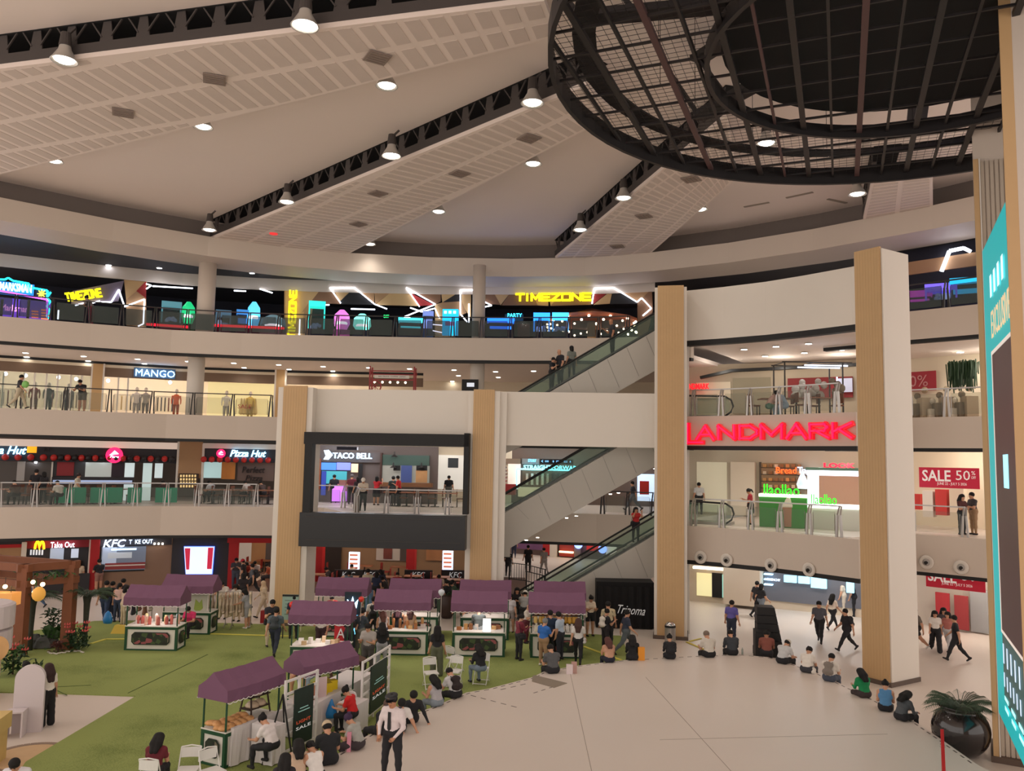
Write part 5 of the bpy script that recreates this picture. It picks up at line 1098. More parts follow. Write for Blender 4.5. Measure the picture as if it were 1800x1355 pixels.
bxn('lit_wall', 893, 815, 915, 860, em((225, 205, 190), .6), .04, .02); bxn('wood_wall', 918, 826, 970, 860, WM((120, 88, 66)), .05)
for c in range(9): bxn('hanging_stock', 925+c*9, 832, 929+c*9, 852, WM(random.choice([(190, 170, 150), (60, 50, 46), (150, 60, 50), (220, 210, 190)])), .1, .1)
sign('illuminated_sign', 'cyan neon name sign behind the middle escalator', 'STRAIGHTFORWARD', T3, 922, 818, 1022, 825, em((110, 225, 250), 4.0, 'neon_ice'), out=.5, bold=.015)
neon([(910, 858), (910, 824), (1023, 827)], 'cyan neon line framing the shop sign behind the middle escalator', em((110, 225, 250), 3.5), .05, T3, .5)
o = box_on('hanging_direction_sign', 'hanging black direction sign with blue arrows behind the middle escalator', 'sign', K.off(3), 949, 807, 1008, 816, BLACK, .08); wtext('lettering', '<  ==    +  ===  ==  +', K.off(3), 952, 809, 1004, 813, em((120, 190, 250), 2), o, out=.09)
sign('illuminated_sign', 'small cyan neon sign left of the direction sign', 'STORY', T3, 930, 807, 944, 812, em((90, 190, 240), 3), out=.5)
for x in (780, 880, 930, 990, 1060, 1120): q = at_s(T3, x, 830); fill((q.x, q.y-1.5, 7.4), 60, (1, .96, .92))
box_on('red_counter', 'red counter left of the neon sign shop', 'counter', T3, 877, 850, 910, 868, WM((150, 40, 40)), .6, .6); box_on('display_counter', 'pale display counter under the neon sign', 'counter', T3, 915, 856, 990, 872, em((220, 200, 170), .4), .6, .6)
box_on('lit_display', 'bright white blue display right of the escalators', 'display', T3, 1120, 833, 1152, 880, em((190, 215, 245), 1.0), .1, .4); box_on('red_display', 'red product display right of the escalators', 'display', T3, 1124, 845, 1140, 868, WM((190, 40, 36)), .3, .6)
# ---- ground floor restaurants left
F1 = thing('shop_front', 'burger and chicken take out fronts in red and black', 'shop front', at_s(S1, 200, 1000), kind='structure')
def bx1(nm, x0, y0, x1, y1, M, th=.1, out=0, S=S1): return box_on(nm, '', '', S, x0, y0, x1, y1, M, th, out, F1)
bx1('top_band', -60, 946, 44, 960, CHP, .12); bx1('red_line', -60, 957, 44, 963, REDP, .14); bx1('wood_wall', -60, 963, 35, 1040, TAN2, .1); bx1('white_pier', 36, 952, 45, 1040, WHITE, .3)
bx1('red_header', 45, 945, 157, 962, WM((136, 24, 34)), .2); bx1('dark_interior', 45, 962, 157, 1010, CHP, .03); bx1('screen', 88, 963, 112, 987, em((150, 160, 175), .6), .05, .04); bx1('screen', 125, 964, 138, 980, em((180, 190, 205), .6), .05, .04)
for k in range(5): bx1('cup_picture', 53+k*5, 966, 56+k*5, 975, em((200, 205, 215), .7), .04, .05)
bx1('counter', 45, 1008, 157, 1040, CHP, .5); bx1('white_pier', 155, 944, 158, 1040, WHITE, .25); bx1('red_pier', 158, 944, 174, 1036, REDP, .35)
bx1('header', 174, 942, 302, 958, CHP, .2); bx1('brown_wall', 174, 957, 302, 1040, WM((140, 110, 88)), .1); bx1('window_frame', 176, 958, 258, 1004, BLACK, .16); bx1('take_out_window', 178, 960, 256, 1001, em((90, 96, 108), .6), .03, .16)
bx1('steel_shelf', 180, 962, 205, 990, em((150, 160, 176), .55), .05, .19); bx1('menu_light', 196, 963, 240, 966, em((190, 225, 255), 1.6), .05, .2); bx1('steel_hood', 190, 970, 232, 980, em((170, 175, 180), .4), .05, .2); bx1('red_counter', 185, 988, 255, 999, WM((150, 60, 60)), .1, .2); bx1('white_line', 185, 991, 255, 993, WHITE, .02, .31)
bx1('charcoal_wall', 302, 938, 402, 1040, WM((44, 42, 44)), .14); bx1('red_header', 402, 938, 480, 953, REDP, .3); bx1('red_pier', 402, 953, 419, 1036, REDP, .3)
sign('illuminated_sign', 'white illuminated take out sign beside the yellow arches', 'Take Out', S1, 89, 951, 131, 961, em((235, 235, 250), 3), out=.4)
P = []
for i in range(0, 25): u = i/24*2-1; P.append((u, .5*(1-((abs(u)-.5)/.5)**2)+.0 if True else 0))
mb = MB(); c = at_s(S1, 79, 956)+Vector((0, -.45, -.1)); pts = [c+Vector((u*.22, 0, .36*math.sqrt(max(0, 1-((abs(u)-.5)/.5)**2))-.1)) for u, _ in P]
mb.tube(pts, .05, 6); tag(mb.obj('arch_emblem', em((250, 205, 20), 3)), 'yellow double arch emblem left of the take out lettering', 'sign')
sign('illuminated_sign', 'large blue white slanted letters over the chicken take out', 'KFC', S1, 182, 947, 221, 960, em((205, 225, 255), 4.0), out=.4, shear=.2, bold=.008)
sign('illuminated_sign', 'smaller take out letters with one letter dark', 'T  KE OUT', S1, 227, 947, 268, 954, em((205, 225, 255), 4.0), out=.4)
for k in range(3): bx1('small_lamp', 270+k*7, 953, 273+k*7, 956, em((255, 245, 230), 5), .1, .3)
bt = thing('bucket_sign', 'backlit white bucket shaped sign with red side stripes', 'sign', at_s(S1, 351, 985))
def bk(nm, pts, M, o, th=.04): mb = MB(); poly_on(mb, S1, pts, th=th, out=o); return mb.obj(nm, M, bt, world=True)
bk('sign_face', [(326, 960), (378, 960), (374, 1007), (329, 1007)], em((205, 222, 250), 1.0), .3, .1); bk('edge_glow', [(325, 959), (379, 959), (375, 1008), (328, 1008)], em((90, 120, 250), 1.6), .25, .04)
bk('red_stripe', [(327.5, 962), (337, 962), (335, 999), (330, 999)], em((180, 30, 60), .8), .41); bk('red_stripe', [(368, 961), (377, 961), (374, 998), (366, 998)], em((180, 30, 60), .8), .41)
o = wtext('wall_emblem', 'Chicken', S1, 259, 975, 286, 990, WM((130, 50, 40)), F1, out=.12, shear=.4)
# dining room of the chicken restaurant
D1 = Curve([(-13, 49.2), (1, 48.4)])
FD = thing('shop_front', 'dining room wall with posters and red columns', 'shop front', at_s(D1, 650, 980), kind='structure')
def bxd(nm, x0, y0, x1, y1, M, th=.1, out=0, S=D1): return box_on(nm, '', '', S, x0, y0, x1, y1, M, th, out, FD)
shopwall('dining_back', 'brown back wall of the dining room', D1.off(.1), 400, 880, 0, 3.1, WM((150, 120, 90)))
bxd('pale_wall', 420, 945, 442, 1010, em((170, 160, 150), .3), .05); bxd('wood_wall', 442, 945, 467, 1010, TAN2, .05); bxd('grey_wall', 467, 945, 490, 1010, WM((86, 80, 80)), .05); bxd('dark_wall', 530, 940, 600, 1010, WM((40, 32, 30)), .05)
bxd('poster_wall', 662, 940, 730, 985, WM((196, 188, 180)), .05); bxd('poster', 675, 943, 690, 982, WM((120, 60, 50), var=.5), .05, .06); bxd('poster', 704, 943, 720, 985, WM((80, 70, 66), var=.6), .05, .06); bxd('mural', 750, 943, 790, 985, WM((170, 120, 80), var=.4), .05, .05); bxd('yellow_wall', 620, 940, 635, 958, WM((190, 150, 90)), .05)
for a in ((572, 940, 592, 1018, .6), (731, 940, 745, 1010, .6)): bxd('red_column', *a[:4], REDP, a[4], 2.5)
for a in ((637, 960, 654, 988), (791, 958, 808, 990)):
    o = box_on('menu_light_box', 'backlit menu light box in the dining room, %s' % ('left' if a[0] < 700 else 'right'), 'menu board', D1, *a, em((200, 215, 240), 1.4), .2, 3.0)
    for k in range(4): box_on('menu_picture', '', '', D1, a[0]+2, a[1]+3+k*7, a[2]-2, a[1]+6+k*7, em((190, 110, 80), .8), .02, 3.21, o)
mb = MB(); mb.prism([(-14, 42.5), (1.0, 42.0), (1, 49), (-14, 49.5)], .0, .02); struct(mb.obj('floor_dining', WM((92, 66, 54))), 'brown floor of the dining room', 'floor')
for i, (x, l) in enumerate(((612, 'left'), (650, 'second'), (735, 'third'), (800, 'right'))):
    p = PZ(x, 1035, 0); t = thing('low_partition', 'dark low partition with white letters in the dining room, '+l, 'partition', p, 0); MB().box(0, 0, 0, 1.5, .1, 1.0).obj('panel', WM((44, 40, 42)), t)
    o = put('lettering', text_mesh('KFC', .7, .3, em((190, 190, 190), .4), ext=.01, shear=.2), t); o.matrix_basis = frame3((0, -.06, .6), (1, 0, 0))
for i, (x, y) in enumerate([(430, 1012), (462, 1008), (520, 1025), (545, 1018), (560, 1035), (615, 1040), (655, 1030), (690, 1040), (725, 1038), (745, 1032), (775, 1040), (800, 1045), (700, 1020), (640, 1018)]):
    p = PZ(x, y, 0); p.z = .02; dining_table(p, 'dining table in the ground floor chicken restaurant', 0, 'dining tables in the chicken restaurant')
    for s in (-1, 1): chair((p.x+s*.75, p.y, .02), -s*math.pi/2, 'red dining chair in the ground floor chicken restaurant', 'red dining chairs in the chicken restaurant', True)
q = at_s(D1, 535, 960); t = thing('pendant_lamp', 'red glowing pendant lamp shade in the dining room', 'lamp', (q.x, q.y-3, 2.0)); MB().lathe([(.05, .35), (.12, .3), (.36, 0)], n=14).obj('shade', em((230, 40, 30), 1.5), t); MB().cyl((0, 0, .3), (0, 0, 1.0), .015).obj('cord', DARKM, t)
for x in (420, 460, 520, 570, 620, 680, 740, 800): q = at_s(D1, x, 980); fill((q.x, q.y-3.2, 2.8), 55, (1, .8, .6))
# ground floor behind the escalators
E1_ = Curve([(-1, 62), (12, 56)])
FE = thing('shop_front', 'row of red shop fronts far behind the lowest escalator', 'shop front', at_s(E1_, 1000, 950), kind='structure')
def bxe(nm, x0, y0, x1, y1, M, th=.1, out=0): return box_on(nm, '', '', E1_, x0, y0, x1, y1, M, th, out, FE)
shopwall('far_ground', 'far wall of the ground floor behind the escalators', E1_.off(.2), 840, 1180, 0, 4, WM((120, 100, 96)))
bxe('red_panel', 955, 950, 968, 975, REDP, .1); bxe('white_pier', 968, 945, 980, 982, WHITE, .2); bxe('red_window', 984, 950, 1010, 978, WM((150, 50, 44)), .1); bxe('lit_counter', 986, 968, 1010, 971, em((255, 225, 170), 2), .2, .2); bxe('pier', 1011, 945, 1022, 985, WM((130, 116, 106)), .2); bxe('red_board', 1032, 952, 1056, 968, em((180, 40, 40), .5), .1); bxe('pier', 1056, 945, 1064, 985, WM((110, 100, 96)), .2); bxe('lit_window', 1066, 950, 1084, 975, em((210, 200, 190), .5), .1); bxe('violet_front', 900, 950, 955, 965, WM((110, 70, 110)), .1)
for x, y in ((1016, 956), (1058, 964)):
    p = at_s(E1_, x, y); MB().cyl((p.x, p.y-.3, p.z), (p.x, p.y-.4, p.z), .3, .3, 16).obj('round_sign', em((120, 140, 250), 3), FE, world=True)
for x in (900, 960, 1020, 1080): q = at_s(E1_, x, 980); fill((q.x, q.y-2, 2.9), 60)
# ---- pink sign
pk = em((236, 16, 70), 1.5, 'sign_pink'); rd = mat('sign_red_edge', (200, 14, 30), .4, emit=.8)
big = thing('illuminated_sign', 'big pink illuminated department store letters on the white balcony front', 'sign', at_s(BAY, 1355, 770))
for ch, x0, x1, y0, y1 in (('L', 1208, 1240, 743, 781), ('A', 1225, 1260, 747, 775), ('N', 1263, 1297, 746, 774), ('D', 1301, 1337, 745.5, 774), ('M', 1339, 1382, 744, 773), ('A', 1385, 1424, 743, 773), ('R', 1426, 1464, 742.5, 772.5), ('K', 1466, 1504, 741.5, 772)):
    wtext('letter', ch, BAY, x0, y0, x1, y1, rd, big, out=.1, ext=.09, st=.16); o = wtext('letter_face', ch, BAY, x0+1, y0+1, x1-1, y1-1, pk, big, out=.2, ext=.03, st=.11)
# ---- shops in the bay: frozen yogurt kiosk, bakery (second), cosmetics (ground), department store (third)
for z0, z1, nm, lab, M in ((Z3, 12.1, 'bay_third', 'beige back wall inside the bay, third storey', WM((186, 172, 150))), (Z2, 7.85, 'bay_second', 'beige back wall inside the bay, second storey', WM((196, 184, 164))), (0, 3.1, 'bay_ground', 'beige back wall inside the bay, ground floor', WM((200, 184, 162)))): shopwall(nm, lab, BACK, 1180, 1560, z0, z1, M)
FB = thing('shop_front', 'bakery front with shelves behind the frozen yogurt kiosk', 'shop front', at_s(BACK, 1380, 850), kind='structure')
def bxb(nm, x0, y0, x1, y1, M, th=.1, out=0, par=FB): return box_on(nm, '', '', BACK, x0, y0, x1, y1, M, th, out, par)
bxb('glass_shelving', 1338, 814, 1400, 880, em((120, 90, 60), .5), .1); bxb('dark_frame', 1336, 812, 1339, 900, WM((90, 80, 70)), .2)
for r in range(5):
    bxb('shelf', 1340, 822+r*12, 1420, 823+r*12, BLACK, .3, .1)
    for c in range(7): bxb('bread_box', 1343+c*10, 816+r*12, 1349+c*10, 822+r*12, WM(random.choice([(200, 150, 90), (220, 200, 170), (150, 110, 70)])), .15, .15)
bxb('lit_shop', 1436, 826, 1515, 895, em((170, 134, 110), .25), .05); bxb('glass_front', 1225, 812, 1278, 900, em((196, 186, 160), .35), .04); bxb('cream_pier', 1288, 812, 1330, 905, WM((214, 200, 180)), .5)
sign('illuminated_sign', 'orange half of the bakery name sign', 'Bread', BACK, 1369, 821, 1404, 832, em((240, 70, 20), 3.2), out=.8); sign('illuminated_sign', 'white half of the bakery name sign', 'Talk', BACK, 1405, 821, 1432, 832, em((200, 225, 255), 3), out=.5)
sign('illuminated_sign', 'red illuminated sign at the upper right of the second storey bay', 'LOOK', BACK, 1458, 814, 1512, 823, em((230, 20, 50), 1.8), out=1.5, bold=.04)
KK = Curve([(9.6, 35.2), (13.2, 33.6)])
kq = thing('kiosk', 'green and white frozen yogurt kiosk with lit white canopy', 'kiosk', at_s(KK, 1400, 920)); kq.location.z = Z2
def bxk(nm, x0, y0, x1, y1, M, th=.1, out=0): return box_on(nm, '', '', KK, x0, y0, x1, y1, M, th, out, kq)
GRN = mat('kiosk_green', (66, 150, 62), .5)
bxk('green_counter', 1338, 872, 1421, 945, GRN, .6); bxk('light_edge', 1337, 868, 1421, 873, em((225, 255, 200), 2.2), .65); bxk('white_counter', 1421, 893, 1520, 945, mat('kiosk_white', (214, 216, 206), .5), .5); bxk('light_edge', 1421, 886, 1520, 892, em((245, 250, 240), 2.4), .55)
bxk('lit_post', 1420, 828, 1439, 888, em((235, 238, 255), 2.0), .3, -.2); bxk('lit_canopy', 1420, 827, 1520, 836, em((235, 238, 255), 2.0), 1.2, -.5); bxk('canopy_top', 1418, 822, 1520, 827, mat('canopy_green_grey', (110, 150, 130), .5), 1.2, -.5)
GL = em((40, 225, 30), 1.8, 'letter_green')
for x0, x1, y0, y1, M, o_ in ((1345, 1407, 851, 870, mat('letter_dark_green', (10, 90, 20), .5), .38), (1345, 1407, 851, 870, GL, .48), (1428, 1472, 868, 885, mat('letter_dark_green', (10, 90, 20), .5), .62), (1428, 1472, 868, 885, GL, .7)): wtext('lettering', 'llaollao', KK, x0, y0, x1, y1, M, kq, out=o_, bold=.004, ext=.03)
p = at_s(KK, 1378, 915); 
mb = MB(); mb.lathe([(.2, 0), (.27, .76), (.29, .8)], c=(0, 0, 0), n=16, sy=.15); o = mb.obj('cup_picture', mat('cup_caramel', (178, 132, 104), .5), kq); o.location = (p.x-kq.location.x, p.y-.66-kq.location.y, .05)
mb = MB(); mb.lathe([(.28, .8), (.3, .88), (.2, 1.0), (.16, 1.1), (.09, 1.2), (.02, 1.34)], n=16, sy=.2); o = mb.obj('swirl_picture', mat('swirl_cream', (232, 224, 206), .5), kq, smooth=True); o.location = (p.x-kq.location.x, p.y-.66-kq.location.y, .05)
p = at_s(KK, 1409, 850); mb = MB(); mb.lathe([(.18, 0), (.24, .18), (.18, .36), (.14, .45), (.07, .62), (.01, .85)], n=14); o = mb.obj('swirl_figure', mat('swirl_lit', (215, 225, 245), .4, emit=.5), smooth=True); o.location = (p.x, p.y-.1, Z2+1.62); tag(o, 'white swirl shaped figure standing on the green kiosk counter', 'ornament')
q = at_s(KK, 1450, 850); fill((q.x, q.y+.5, 6.9), 60, (1, 1, 1)); fill((q.x-2.5, q.y+3, 7.2), 80); fill((q.x+2, q.y+3, 7.2), 60)
# cosmetics shop
FC = thing('shop_front', 'cosmetics shop with blue white lit displays on the ground floor', 'shop front', at_s(BACK, 1380, 1030), kind='structure')
def bxc(nm, x0, y0, x1, y1, M, th=.1, out=0): return bxb(nm, x0, y0, x1, y1, M, th, out, FC)
bxc('lit_poster', 1225, 1007, 1252, 1047, em((210, 200, 150), .8), .06); bxc('black_frame', 1252, 1007, 1270, 1050, BLACK, .08); bxc('lit_poster', 1270, 1010, 1278, 1050, em((150, 205, 190), .8), .06); bxc('cream_block', 1279, 985, 1342, 1059, WM((206, 188, 166)), 1.0)
bxc('cove_light', 1225, 994, 1290, 998, em((255, 236, 205), 2.5), .3, .6); bxc('shop_opening', 1343, 1000, 1520, 1062, em((84, 84, 90), .4), .04)
for r in range(3): bxc('lit_shelf', 1345, 1007+r*9, 1360, 1009+r*9, em((180, 225, 250), 1.6), .3, .1)
for x0, x1, y0, y1 in ((1380, 1402, 1010, 1022), (1405, 1425, 1012, 1024), (1428, 1455, 1014, 1032), (1490, 1503, 1022, 1040)): bxc('lit_display', x0, y0, x1, y1, em((150, 210, 235), 1.3), .2, .2)
wtext('lettering', 'GIVENCHY', BACK, 1350, 1015, 1374, 1019, em((200, 220, 240), 2), FC, out=.4)
for x0, x1, y0, y1, l in ((1358, 1420, 1034, 1050, 'left'), (1455, 1480, 1040, 1058, 'right')):
    a, b = PZ(x0, y1, 0), PZ(x1, y1+6, 0); t = thing('display_counter', 'dark cosmetics display counter with lit glass top, '+l, 'counter', a, math.atan2(b.y-a.y, b.x-a.x)); w = (b-a).length
    MB().box(w/2, .3, 0, w, .6, .72).obj('counter_body', WM((70, 64, 64)), t); MB().box(w/2, .3, .72, w, .6, .06).obj('lit_top', em((170, 225, 240), 1.5), t)
    for k in range(7): MB().box(w*(k+.5)/7, .3, .78, .08, .08, .14+.08*(k % 3)).obj('product_bottle', cmat(((60, 60, 66), (200, 200, 210), (150, 90, 80))[k % 3], 'plastic'), t)
for x in (1240, 1370, 1420, 1480): q = at_s(BACK, x, 1010); fill((q.x-.6, q.y-2.2, 2.7), 90, (.9, .96, 1))
# third storey bay
FT3 = thing('shop_front', 'department store front on the third storey of the bay', 'shop front', at_s(BACK, 1350, 690), kind='structure')
def bx3(nm, x0, y0, x1, y1, M, th=.1, out=0): return bxb(nm, x0, y0, x1, y1, M, th, out, FT3)
bx3('dark_cove', 1225, 655, 1500, 659, BLACK, .3, .2) if 0 else None
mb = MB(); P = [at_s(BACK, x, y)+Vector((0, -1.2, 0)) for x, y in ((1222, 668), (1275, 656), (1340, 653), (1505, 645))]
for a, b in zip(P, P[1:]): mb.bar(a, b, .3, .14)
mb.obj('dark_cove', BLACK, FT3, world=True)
bx3('cream_wall', 1225, 672, 1285, 700, CREAM, .1); bx3('olive_wall', 1289, 664, 1355, 727, WM((150, 140, 118)), .1); bx3('dark_red_wall', 1386, 664, 1500, 700, WM((128, 34, 36)), .1, .1); bx3('grey_panel', 1475, 666, 1500, 690, em((170, 170, 190), .5), .1, .25); bx3('light_line', 1473, 664, 1475, 690, em((220, 230, 255), 3), .05, .4)
sign('illuminated_sign', 'small red department store letters deep in the third storey bay', 'LANDMARK', BACK, 1205, 676, 1250, 686, em((220, 20, 30), 1.8), out=.6, bold=.03)
fr_ = thing('canopy_frame', 'dark thin metal canopy frame over the third storey seats', 'frame', at_s(KK, 1420, 700)); fr_.location.z = Z3
for x in (-1.2, 1.2):
    for y in (-.7, .7): MB().bar((x, y, 0), (x, y, 2.3), .05).obj('post', DARKM, fr_)
for y in (-.7, .7): MB().bar((-1.3, y, 2.3), (1.6, y, 2.3), .05).obj('beam', DARKM, fr_)
for x in (-1.2, 0, 1.4): MB().bar((x, -.7, 2.3), (x, .7, 2.3), .04).obj('beam', DARKM, fr_)
for k in range(2): MB().bar((-.3, -.5+k*.8, 2.2), (1.5, -.5+k*.8, 2.2), .05).obj('light_bar', em((220, 232, 255), 3), fr_)
for i, x in enumerate((1355, 1400, 1440)):
    p = at_s(Curve([(9, 34.3), (13, 32)]), x, 720); t = dining_table((p.x, p.y, Z3), 'high table behind the railing above the pink sign, '+('left', 'middle', 'right')[i])
    for s in (-1, 1): chair((p.x+s*.7, p.y, Z3), -s*1.57, 'bar chair behind the railing above the pink sign', 'bar chairs above the pink sign')
for i, (x, c) in enumerate(((1400, (220, 220, 214)), (1440, (190, 186, 178)), (1470, (130, 120, 104)))):
    p = at_s(Curve([(9, 35.3), (13, 33)]), x, 700); mb = MB()
    for k in range(5): mb.ball((p.x+random.uniform(-.3, .3), p.y+random.uniform(-.1, .1), Z3+.9+k*.15), .22-.02*k, 8)
    tag(mb.obj('wrapped_display', cmat(c), smooth=True), 'plastic wrapped display heap above the pink sign, '+('left', 'middle', 'right')[i], 'display')
for x in (1250, 1350, 1450): q = at_s(BACK, x, 690); fill((q.x, q.y-2, 11.5), 80)
# rounded escalator ends inside the bay
for z, l in ((Z3, 'third'), (Z2, 'second')):
    p = at_s(BAY.off(1.4), 1250, 806); t = thing('escalator_end', 'rounded glass escalator end behind the railing, %s storey of the bay' % l, 'escalator', (p.x, p.y, z), R(-25))
    mb = MB(); mb.slab([(-1.6, 0, .1), (.5, 0, .1), (.8, 0, .3), (.85, 0, .6), (.7, 0, .85), (-1.6, 0, .95)], (0, 1, 0), .02); mb.obj('balustrade_glass', glass('esc_glass', (240, 248, 243), .1), t)
    mb = MB(); mb.tube([(-1.6, 0, 1.0), (.6, 0, .92), (.86, 0, .75), (.94, 0, .5), (.84, 0, .25), (.6, 0, .08)], .045, 6); mb.obj('handrail', RUBB, t); mb = MB(); mb.box(-.3, .5, 0, 2.2, 1.0, .12); mb.obj('comb_plate', STEEL, t)
# ---- right side : banners, jets
SR = K.off(5.5)
for z0, z1, nm, M in ((Z4, ZS+.2, 'right_fourth', mat('arcade_dark', (30, 28, 40), .8)), (Z3, 12, 'right_third', CREAM), (Z2, 7.9, 'right_second', CREAM), (0, 3.1, 'right_ground', WM((186, 174, 160)))): shopwall(nm, 'shop wall right of the tall pillars, %s' % nm.split('_')[1], SR, 1585, 1830, z0, z1, M)
def banner(S, x0, y0, x1, y1, lab, c=(196, 30, 62)):
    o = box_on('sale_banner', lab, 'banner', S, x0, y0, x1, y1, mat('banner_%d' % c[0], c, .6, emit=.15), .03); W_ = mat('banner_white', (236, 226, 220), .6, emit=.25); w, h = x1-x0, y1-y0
    return o, W_
B2 = K.off(1.6)
o, W_ = banner(B2, 1616, 822, 1722, 858, 'pink red sale banner hanging in the second storey right of the pillars'); wtext('lettering', 'SALE', B2, 1622, 826, 1672, 846, W_, o, out=.05, bold=.02, ext=.005); wtext('lettering', '50', B2, 1681, 827, 1706, 844, W_, o, out=.05, ext=.005); wtext('lettering', '%', B2, 1708, 828, 1715, 835, W_, o, out=.05, ext=.005); wtext('lettering', 'OFF', B2, 1708, 837, 1716, 842, W_, o, out=.05, ext=.005); wtext('lettering', 'JUNE 22 - JULY 5 2026', B2, 1648, 848, 1700, 854, W_, o, out=.05, ext=.005)
o, W_ = banner(B2, 1628, 1000, 1732, 1036, 'pink red sale banner hanging over the ground floor right of the pillars', (190, 28, 52)); wtext('lettering', 'SALE', B2, 1632, 1003, 1682, 1023, W_, o, out=.05, bold=.02, ext=.005); wtext('lettering', '50', B2, 1692, 1004, 1716, 1021, W_, o, out=.05, ext=.005); wtext('lettering', 'JUNE 22 - JULY 5 2026', B2, 1656, 1025, 1710, 1031, W_, o, out=.05, ext=.005)
o, W_ = banner(SR.off(-.3), 1590, 653, 1646, 687, 'dark red banner with a percent figure on the third storey', (140, 28, 40)); wtext('lettering', '50%', SR.off(-.3), 1586, 660, 1632, 680, mat('banner_grey', (190, 130, 130), .6), o, out=.05, ext=.005)
for x0, x1, l in ((1670, 1692, 'left'), (1696, 1715, 'right')):
    t = MB(); 
    for i in range(70):
        p = at_s(SR.off(-1.5), random.uniform(x0, x1), 655); z = 11.6-random.random()*.2; L = random.uniform(.4, 1.3); q = Vector((p.x+random.uniform(-.15, .15), p.y+random.uniform(-.3, .3), z)); t.bar(q, q+Vector((random.uniform(-.08, .08), 0, -L)), .05, .01)
    o = t.obj('hanging_plant', LEAFD); o['kind'] = 'stuff'; tag(o, 'dark hanging foliage under the third storey ceiling, '+l, 'plant')
for i in range(9):
    p = at_s(SR.off(-1.2), 1600+i*13, 710); mb = MB(); mb.box(p.x, p.y, Z3, .5, .5, .6+.25*(i % 3)); mb.ball((p.x, p.y, Z3+.95+.25*(i % 3)), .15, 8); tag(mb.obj('display_stand', cmat(((214, 204, 186), (120, 104, 84), (170, 150, 124))[i % 3])), 'small display stand behind the third storey railing, right', 'display', 'display stands of the right third storey')
o = box_on('gift_display', 'red and white striped product display under the sale banner', 'display', K.off(4), 1650, 860, 1670, 905, WM((200, 60, 56)), .4); box_on('white_stand', 'white product stand beside the red striped display', 'display', K.off(4), 1628, 862, 1646, 908, WHITE, .4); box_on('red_stand', 'low red stand behind the second storey railing', 'display', K.off(4.4), 1604, 868, 1622, 895, WM((190, 50, 44)), .3); box_on('cream_block', 'cream curved block right of the striped display', 'display', K.off(4), 1675, 858, 1700, 912, CREAM, .5)
box_on('red_poster', 'red standing poster under the ground floor sale banner, left', 'poster', SR, 1652, 1040, 1676, 1090, WM((170, 44, 50)), .1, .4); box_on('red_poster', 'red standing poster under the ground floor sale banner, right', 'poster', SR, 1684, 1045, 1708, 1104, WM((150, 50, 52)), .1, .4); box_on('grey_door', 'grey shop door behind the walking man in black', 'door', SR, 1709, 1035, 1740, 1110, WM((150, 150, 150)), .1, .2)
neon([(1655, 477), (1669, 441), (1694, 436), (1706, 442)], 'white light tube angle right of the tallest pillar', LW, .08, K.off(3.6), 0); box_on('wood_panel', 'brown wood panel behind the light tube angle', 'panel', K.off(3.8), 1598, 452, 1720, 475, TAN2, .1)
for x, z in ((1640, 11.3), (1700, 11.3), (1640, 7.3), (1690, 7.3), (1650, 2.8), (1710, 2.8)): q = at_s(SR, x, 700); fill((q.x, q.y-2.0, z), 70)
jm = MB(); jm.lathe([(.24, 0), (.27, .03), (.24, .08), (.17, .05)], n=20); JR = jm.mesh('rim', [WHITE], True); jb = MB(); jb.ball((0, 0, .02), .15, 12, sz=.7); JB = jb.mesh('nozzle_ball', [mat('nozzle_steel', (160, 156, 150), .4)], True); jh = MB(); jh.cyl((0, 0, .1), (.03, -.03, .14), .07, .07, 12); JH = jh.mesh('nozzle_hole', [BLACK])
for i, (x, y, S, l) in enumerate([(1232, 981, BAY, 'first from the left'), (1278, 986, BAY, 'second from the left'), (1356, 995, BAY, 'third from the left'), (1423, 1003, BAY, 'fourth from the left'), (1629, 990, K, 'fifth, right of the tallest pillar'), (1690, 999, K, 'rightmost')]):
    p, tx = S.on(x, y-2); n_ = Vector((tx.y, -tx.x, 0)); t = thing('air_nozzle', 'round jet air nozzle on the balcony front, '+l, 'air nozzle', p+n_*.02, 0, 'jet air nozzles'); t.matrix_basis = frame3(p+n_*.02, tx); put('rim', JR, t); put('nozzle_ball', JB, t); put('nozzle_hole', JH, t)
# ------------------------------------------------------------------ market stalls
OCT = mat('floral_panel', (44, 50, 34), .6); 
def _floral():
    nt = OCT.node_tree; b = nt.nodes['Principled BSDF']; tc = nt.nodes.new('ShaderNodeTexCoord'); v = nt.nodes.new('ShaderNodeTexVoronoi'); v.inputs['Scale'].default_value = 7
    r = nt.nodes.new('ShaderNodeValToRGB'); r.color_ramp.interpolation = 'CONSTANT'; e = r.color_ramp.elements; e[0].color = lin((34, 44, 30))+(1,); e[1].position = .45; e[1].color = lin((66, 84, 46))+(1,)
    for p, c in ((.62, (150, 80, 84)), (.72, (30, 32, 26)), (.85, (120, 110, 92))): q = e.new(p); q.color = lin(c)+(1,)
    nt.links.new(tc.outputs['Object'], v.inputs['Vector']); nt.links.new(v.outputs['Color'], r.inputs[0]); nt.links.new(r.outputs[0], b.inputs['Base Color'])
_floral()
CLOTHW = mat('white_cloth', (226, 220, 220), .85, var=.03, scale=3); PANW = mat('stall_white', (224, 220, 210), .6)
def octo(w, h, c): return [(-w/2+c, 0), (w/2-c, 0), (w/2, c), (w/2, h-c), (w/2-c, h), (-w/2+c, h), (-w/2, h-c), (-w/2, c)]
